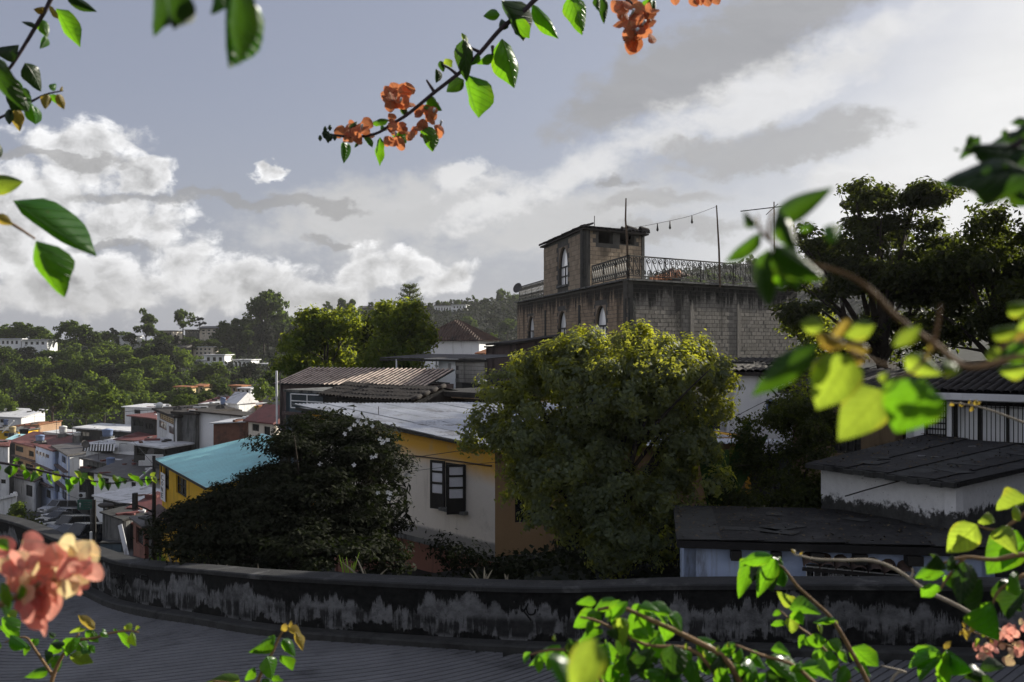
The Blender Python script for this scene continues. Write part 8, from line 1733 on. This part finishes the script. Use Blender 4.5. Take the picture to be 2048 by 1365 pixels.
# bottom centre mass of leaves
Jb = branch('thick cluster of glossy arching green leaves at the bottom centre', [(1520, 1460), (1460, 1330), (1390, 1282), (1300, 1240), (1240, 1215), (1195, 1220)], 1.12, .0034, 'twig', [[(1480, 1450), (1400, 1310), (1290, 1290), (1200, 1245), (1160, 1235)], [(1250, 1450), (1180, 1330), (1120, 1300), (1060, 1310)], [(1700, 1450), (1600, 1340), (1520, 1310), (1470, 1290)]])
many(Jb, 1.12, [(1192, 1206, 1152, 1214, .5), (1200, 1226, 1146, 1282, .55), (1232, 1199, 1184, 1208, .5), (1240, 1200, 1224, 1252, .55), (1256, 1204, 1240, 1246, .65), (1278, 1208, 1270, 1250, .6), (1290, 1212, 1308, 1278, .52), (1268, 1224, 1262, 1302, .48), (1242, 1236, 1250, 1308, .46, PAL), (1300, 1206, 1332, 1250, .5), (1338, 1232, 1366, 1280, .5), (1330, 1246, 1326, 1292, .6), (1200, 1258, 1182, 1304, .55), (1212, 1288, 1228, 1362, .5), (1246, 1310, 1262, 1372, .55), (1182, 1262, 1158, 1290, .6), (1148, 1280, 1136, 1328, .55, DKL), (1105, 1300, 1048, 1342, .42), (1062, 1305, 1050, 1330, .5), (1392, 1286, 1444, 1344, .45), (1366, 1298, 1378, 1362, .5), (1470, 1288, 1438, 1306, .5), (1480, 1298, 1502, 1334, .6), (1396, 1276, 1436, 1284, .5), (1302, 1296, 1290, 1372, .7, DKL), (1346, 1290, 1340, 1372, .7, DKL), (1426, 1288, 1410, 1348, .7, DKL), (1232, 1210, 1210, 1240, .6), (1310, 1220, 1352, 1238, .5), (1280, 1216, 1322, 1228, .5), (1206, 1212, 1192, 1250, .6, DKL), (1264, 1260, 1296, 1300, .6), (1220, 1260, 1240, 1300, .6, DKL), (1180, 1240, 1170, 1270, .6), (1320, 1270, 1350, 1320, .6), (1270, 1300, 1310, 1350, .55), (1195, 1300, 1180, 1360, .55), (1160, 1290, 1150, 1350, .55), (1120, 1290, 1100, 1340, .5), (1380, 1320, 1400, 1380, .55), (1440, 1310, 1460, 1370, .6, DKL), (1078, 1310, 1066, 1350, .5), (1230, 1330, 1210, 1390, .6), (1290, 1340, 1320, 1390, .6), (1350, 1340, 1372, 1392, .6),
                (1472, 1292, 1448, 1326, .6), (1502, 1310, 1544, 1350, .52), (1532, 1318, 1594, 1372, .5), (1562, 1318, 1644, 1370, .45), (1590, 1330, 1622, 1374, .55), (1482, 1330, 1522, 1372, .55), (1518, 1306, 1500, 1340, .5), (1542, 1300, 1580, 1312, .5), (1556, 1340, 1540, 1385, .6, DKL), (1500, 1346, 1480, 1390, .6), (1620, 1340, 1672, 1372, .5), (1454, 1340, 1440, 1390, .6), (1640, 1330, 1600, 1345, .5)])
many(Jb, .42, [(1190, 1278, 1140, 1400, .55, PAL), (1100, 1310, 1140, 1390, .6)], roll=10)
for q in ((1214, 1244), (1134, 1302), (1110, 1284), (1236, 1320), (1230, 1250), (1374, 1300), (1436, 1306), (1460, 1298), (1412, 1316)):
    leaf(Jb, q, (q[0]+RF.uniform(-5, 5), q[1]-14), 1.1, .5, m='F_leafpale', name='bud')
for i in range(75):                              # the shaded inner leaves of the bottom cluster
    cx, cy, rx, ry = RF.choice([(1250, 1290, 120, 70), (1330, 1330, 130, 50), (1160, 1330, 80, 40), (1540, 1350, 110, 30), (1430, 1330, 70, 40)])
    a = RF.uniform(0, 6.28); r_ = math.sqrt(RF.random()); x, y = cx+rx*r_*math.cos(a), cy+ry*r_*math.sin(a); t_ = RF.uniform(.5, 2.6); s_ = RF.uniform(38, 62)
    leaf(Jb, (x, y), (x+math.cos(t_)*s_*.8, y+math.sin(t_)*s_), 1.12+RF.uniform(.03, .14), RF.uniform(.5, .7), m=RF.choice(['F_leafdark', 'F_leaf', 'F_leaf']))
# bottom left blossoms and shoots
Lb = branch('big blurred coral pink blossom head low at the side edge', [(-60, 1240), (20, 1200), (80, 1170), (140, 1150)], .75, .0027, 'twig')
for x, y in ((12, 1085), (33, 1088), (9, 1112), (42, 1124), (73, 1091), (79, 1121), (115, 1082), (136, 1088), (148, 1100), (106, 1109), (121, 1136), (170, 1121), (188, 1142), (163, 1160), (76, 1151), (142, 1170), (18, 1151), (60, 1165), (100, 1160), (130, 1115), (50, 1140), (182, 1165), (95, 1090), (25, 1130)):
    pass
for k_ in range(62):
    cx_, cy_, rx_, ry_ = RF.choice([(40, 1112, 42, 42), (80, 1125, 50, 46), (140, 1112, 44, 34), (165, 1145, 34, 34), (110, 1160, 60, 22), (20, 1145, 26, 30), (68, 1205, 34, 40)]); a_ = RF.uniform(0, 6.28); q_ = math.sqrt(RF.random()); x, y = cx_+rx_*q_*math.cos(a_), cy_+ry_*q_*math.sin(a_)
    t = RF.uniform(0, 6.28); s = RF.uniform(26, 46); leaf(Lb, (x-math.cos(t)*s/2, y-math.sin(t)*s/2), (x+math.cos(t)*s/2, y+math.sin(t)*s/2), .75+RF.uniform(-.03, .03), RF.uniform(.8, 1.0), m=RF.choice(['F_bractpink', 'F_bractpink', 'F_bractpale']), kind='bract', tilt=RF.uniform(-.7, .7), roll=RF.uniform(-50, 50))
for q in ((75, 1160, 70, 1255, .85), (60, 1175, 112, 1215, .8), (50, 1180, 40, 1245, .8), (80, 1230, 84, 1278, .35), (95, 1170, 100, 1240, .7)): leaf(Lb, q[:2], q[2:4], .75, q[4], m='F_bractpink', kind='bract', roll=10, tilt=.1)
many(Lb, .75, [(34, 1158, 58, 1212, .6), (4, 1165, 8, 1218, .5), (-10, 1080, 12, 1100, .8), (0, 1200, 10, 1240, .5), (44, 1170, 32, 1205, .5)], roll=12)
L2 = branch('upright leafy shoot in the bottom corner with toothed yellow green leaves', [(90, 1420), (104, 1360), (120, 1320), (140, 1290), (158, 1268)], 1.5, .0030, 'twig', [[(158, 1280), (190, 1276), (215, 1268), (255, 1262), (278, 1265)], [(104, 1350), (70, 1300), (50, 1275), (10, 1285)]])
many(L2, 1.5, [(160, 1255, 126, 1272, .5, PAL), (190, 1258, 155, 1235, .5, YNG), (172, 1262, 194, 1290, .6), (150, 1278, 177, 1314, .55), (148, 1276, 130, 1332, .5), (140, 1310, 181, 1344, .5, PAL), (118, 1285, 74, 1314, .55), (96, 1342, 45, 1355, .4), (112, 1310, 126, 1340, .55), (50, 1284, 40, 1312, .6), (66, 1278, 68, 1308, .5), (4, 1234, 25, 1290, .6), (10, 1222, 25, 1252, .55, PAL), (0, 1252, 24, 1290, .55), (0, 1285, -12, 1302, .6), (235, 1264, 252, 1304, .5), (200, 1266, 215, 1280, .6), (254, 1248, 263, 1270, .6, PAL), (264, 1264, 278, 1288, .55, PAL), (270, 1262, 281, 1257, .6, PAL), (228, 1258, 232, 1268, .6), (176, 1290, 186, 1314, .5), (130, 1290, 100, 1280, .5, DKL), (90, 1300, 88, 1330, .6, DKL), (110, 1275, 92, 1262, .5, DKL), (20, 1270, 60, 1290, .5), (160, 1300, 182, 1300, .5), (210, 1268, 205, 1258, .6)])
L3 = branch('single slim shoot with paired heart shaped leaves over the grooved road', [(495, 1420), (515, 1365), (530, 1330), (545, 1305), (560, 1272), (575, 1252)], 1.5, .0026, 'twig', [[(500, 1400), (470, 1370), (420, 1362)]])
many(L3, 1.5, [(580, 1256, 577, 1242, .6, YNG), (575, 1252, 550, 1266, .5, YNG), (590, 1264, 599, 1302, .5, YNG), (566, 1278, 593, 1316, .55), (546, 1274, 498, 1300, .5), (548, 1270, 544, 1302, .5), (534, 1313, 556, 1354, .62), (560, 1311, 568, 1354, .72), (510, 1335, 478, 1356, .5), (575, 1260, 602, 1278, .5, YNG), (480, 1360, 402, 1364, .45, PAL), (540, 1357, 560, 1370, .6), (525, 1358, 548, 1372, .6), (450, 1362, 430, 1375, .6), (585, 1256, 592, 1250, .6, YNG)])
Mb = branch('thin horizontal vine strung with small hanging leaves over the street', [(-40, 925), (0, 926), (60, 937), (110, 949), (160, 958), (220, 967), (260, 962), (312, 958)], 2.5, .0030, 'twigdark', name='hanging_vine')
many(Mb, 2.5, [(30, 925, 13, 957, .5), (26, 922, 38, 918, .7), (20, 930, 26, 950, .7, DKL), (52, 938, 44, 958, .75), (42, 930, 52, 940, .7, PAL), (68, 942, 62, 964, .7), (80, 934, 70, 964, .5, PAL), (95, 947, 88, 972, .6), (104, 944, 98, 967, .65, PAL), (112, 942, 108, 956, .6), (130, 957, 132, 986, .42), (148, 942, 156, 960, .5, PAL), (152, 955, 142, 978, .65), (160, 955, 158, 972, .6), (180, 956, 185, 976, .6), (176, 952, 180, 964, .6, PAL), (201, 955, 202, 982, .55), (196, 948, 204, 956, .8, PAL), (216, 965, 215, 984, .7, DKL), (230, 955, 233, 984, .6), (226, 950, 240, 962, .5, PAL), (246, 956, 243, 974, .7, DKL), (258, 948, 262, 978, .5), (256, 948, 264, 954, .7, PAL), (280, 958, 275, 976, .8, DKL), (294, 953, 287, 977, .6), (300, 952, 312, 946, .6, PAL), (305, 953, 312, 970, .5, PAL), (290, 950, 284, 944, .6), (-4, 928, -8, 950, .6)], jit=.05)
# ------------------------------------------------------------------ air: thin haze over the whole valley
HAZE = .00013
if HAZE > 0:
    allz = [v for v in (-60, 75)]
    mb = MB().box((0, 300, (allz[0]+allz[1])/2), (3400, 3400, allz[1]-allz[0]))
    hm = bpy.data.materials.new('haze'); hm.use_nodes = True; t = hm.node_tree
    for n in list(t.nodes):
        if n.type == 'BSDF_PRINCIPLED': t.nodes.remove(n)
    pv = t.nodes.new('ShaderNodeVolumePrincipled'); pv.inputs['Color'].default_value = (.85, .86, .88, 1); pv.inputs['Density'].default_value = HAZE; pv.inputs['Anisotropy'].default_value = .2
    t.links.new(pv.outputs[0], t.nodes['Material Output'].inputs['Volume'])
    hz = bpy.data.objects.new('haze', mb.mesh('haze', hm)); C.objects.link(hz); tag(hz, kind='stuff')
    try: hm.cycles.homogeneous_volume = True
    except Exception: pass
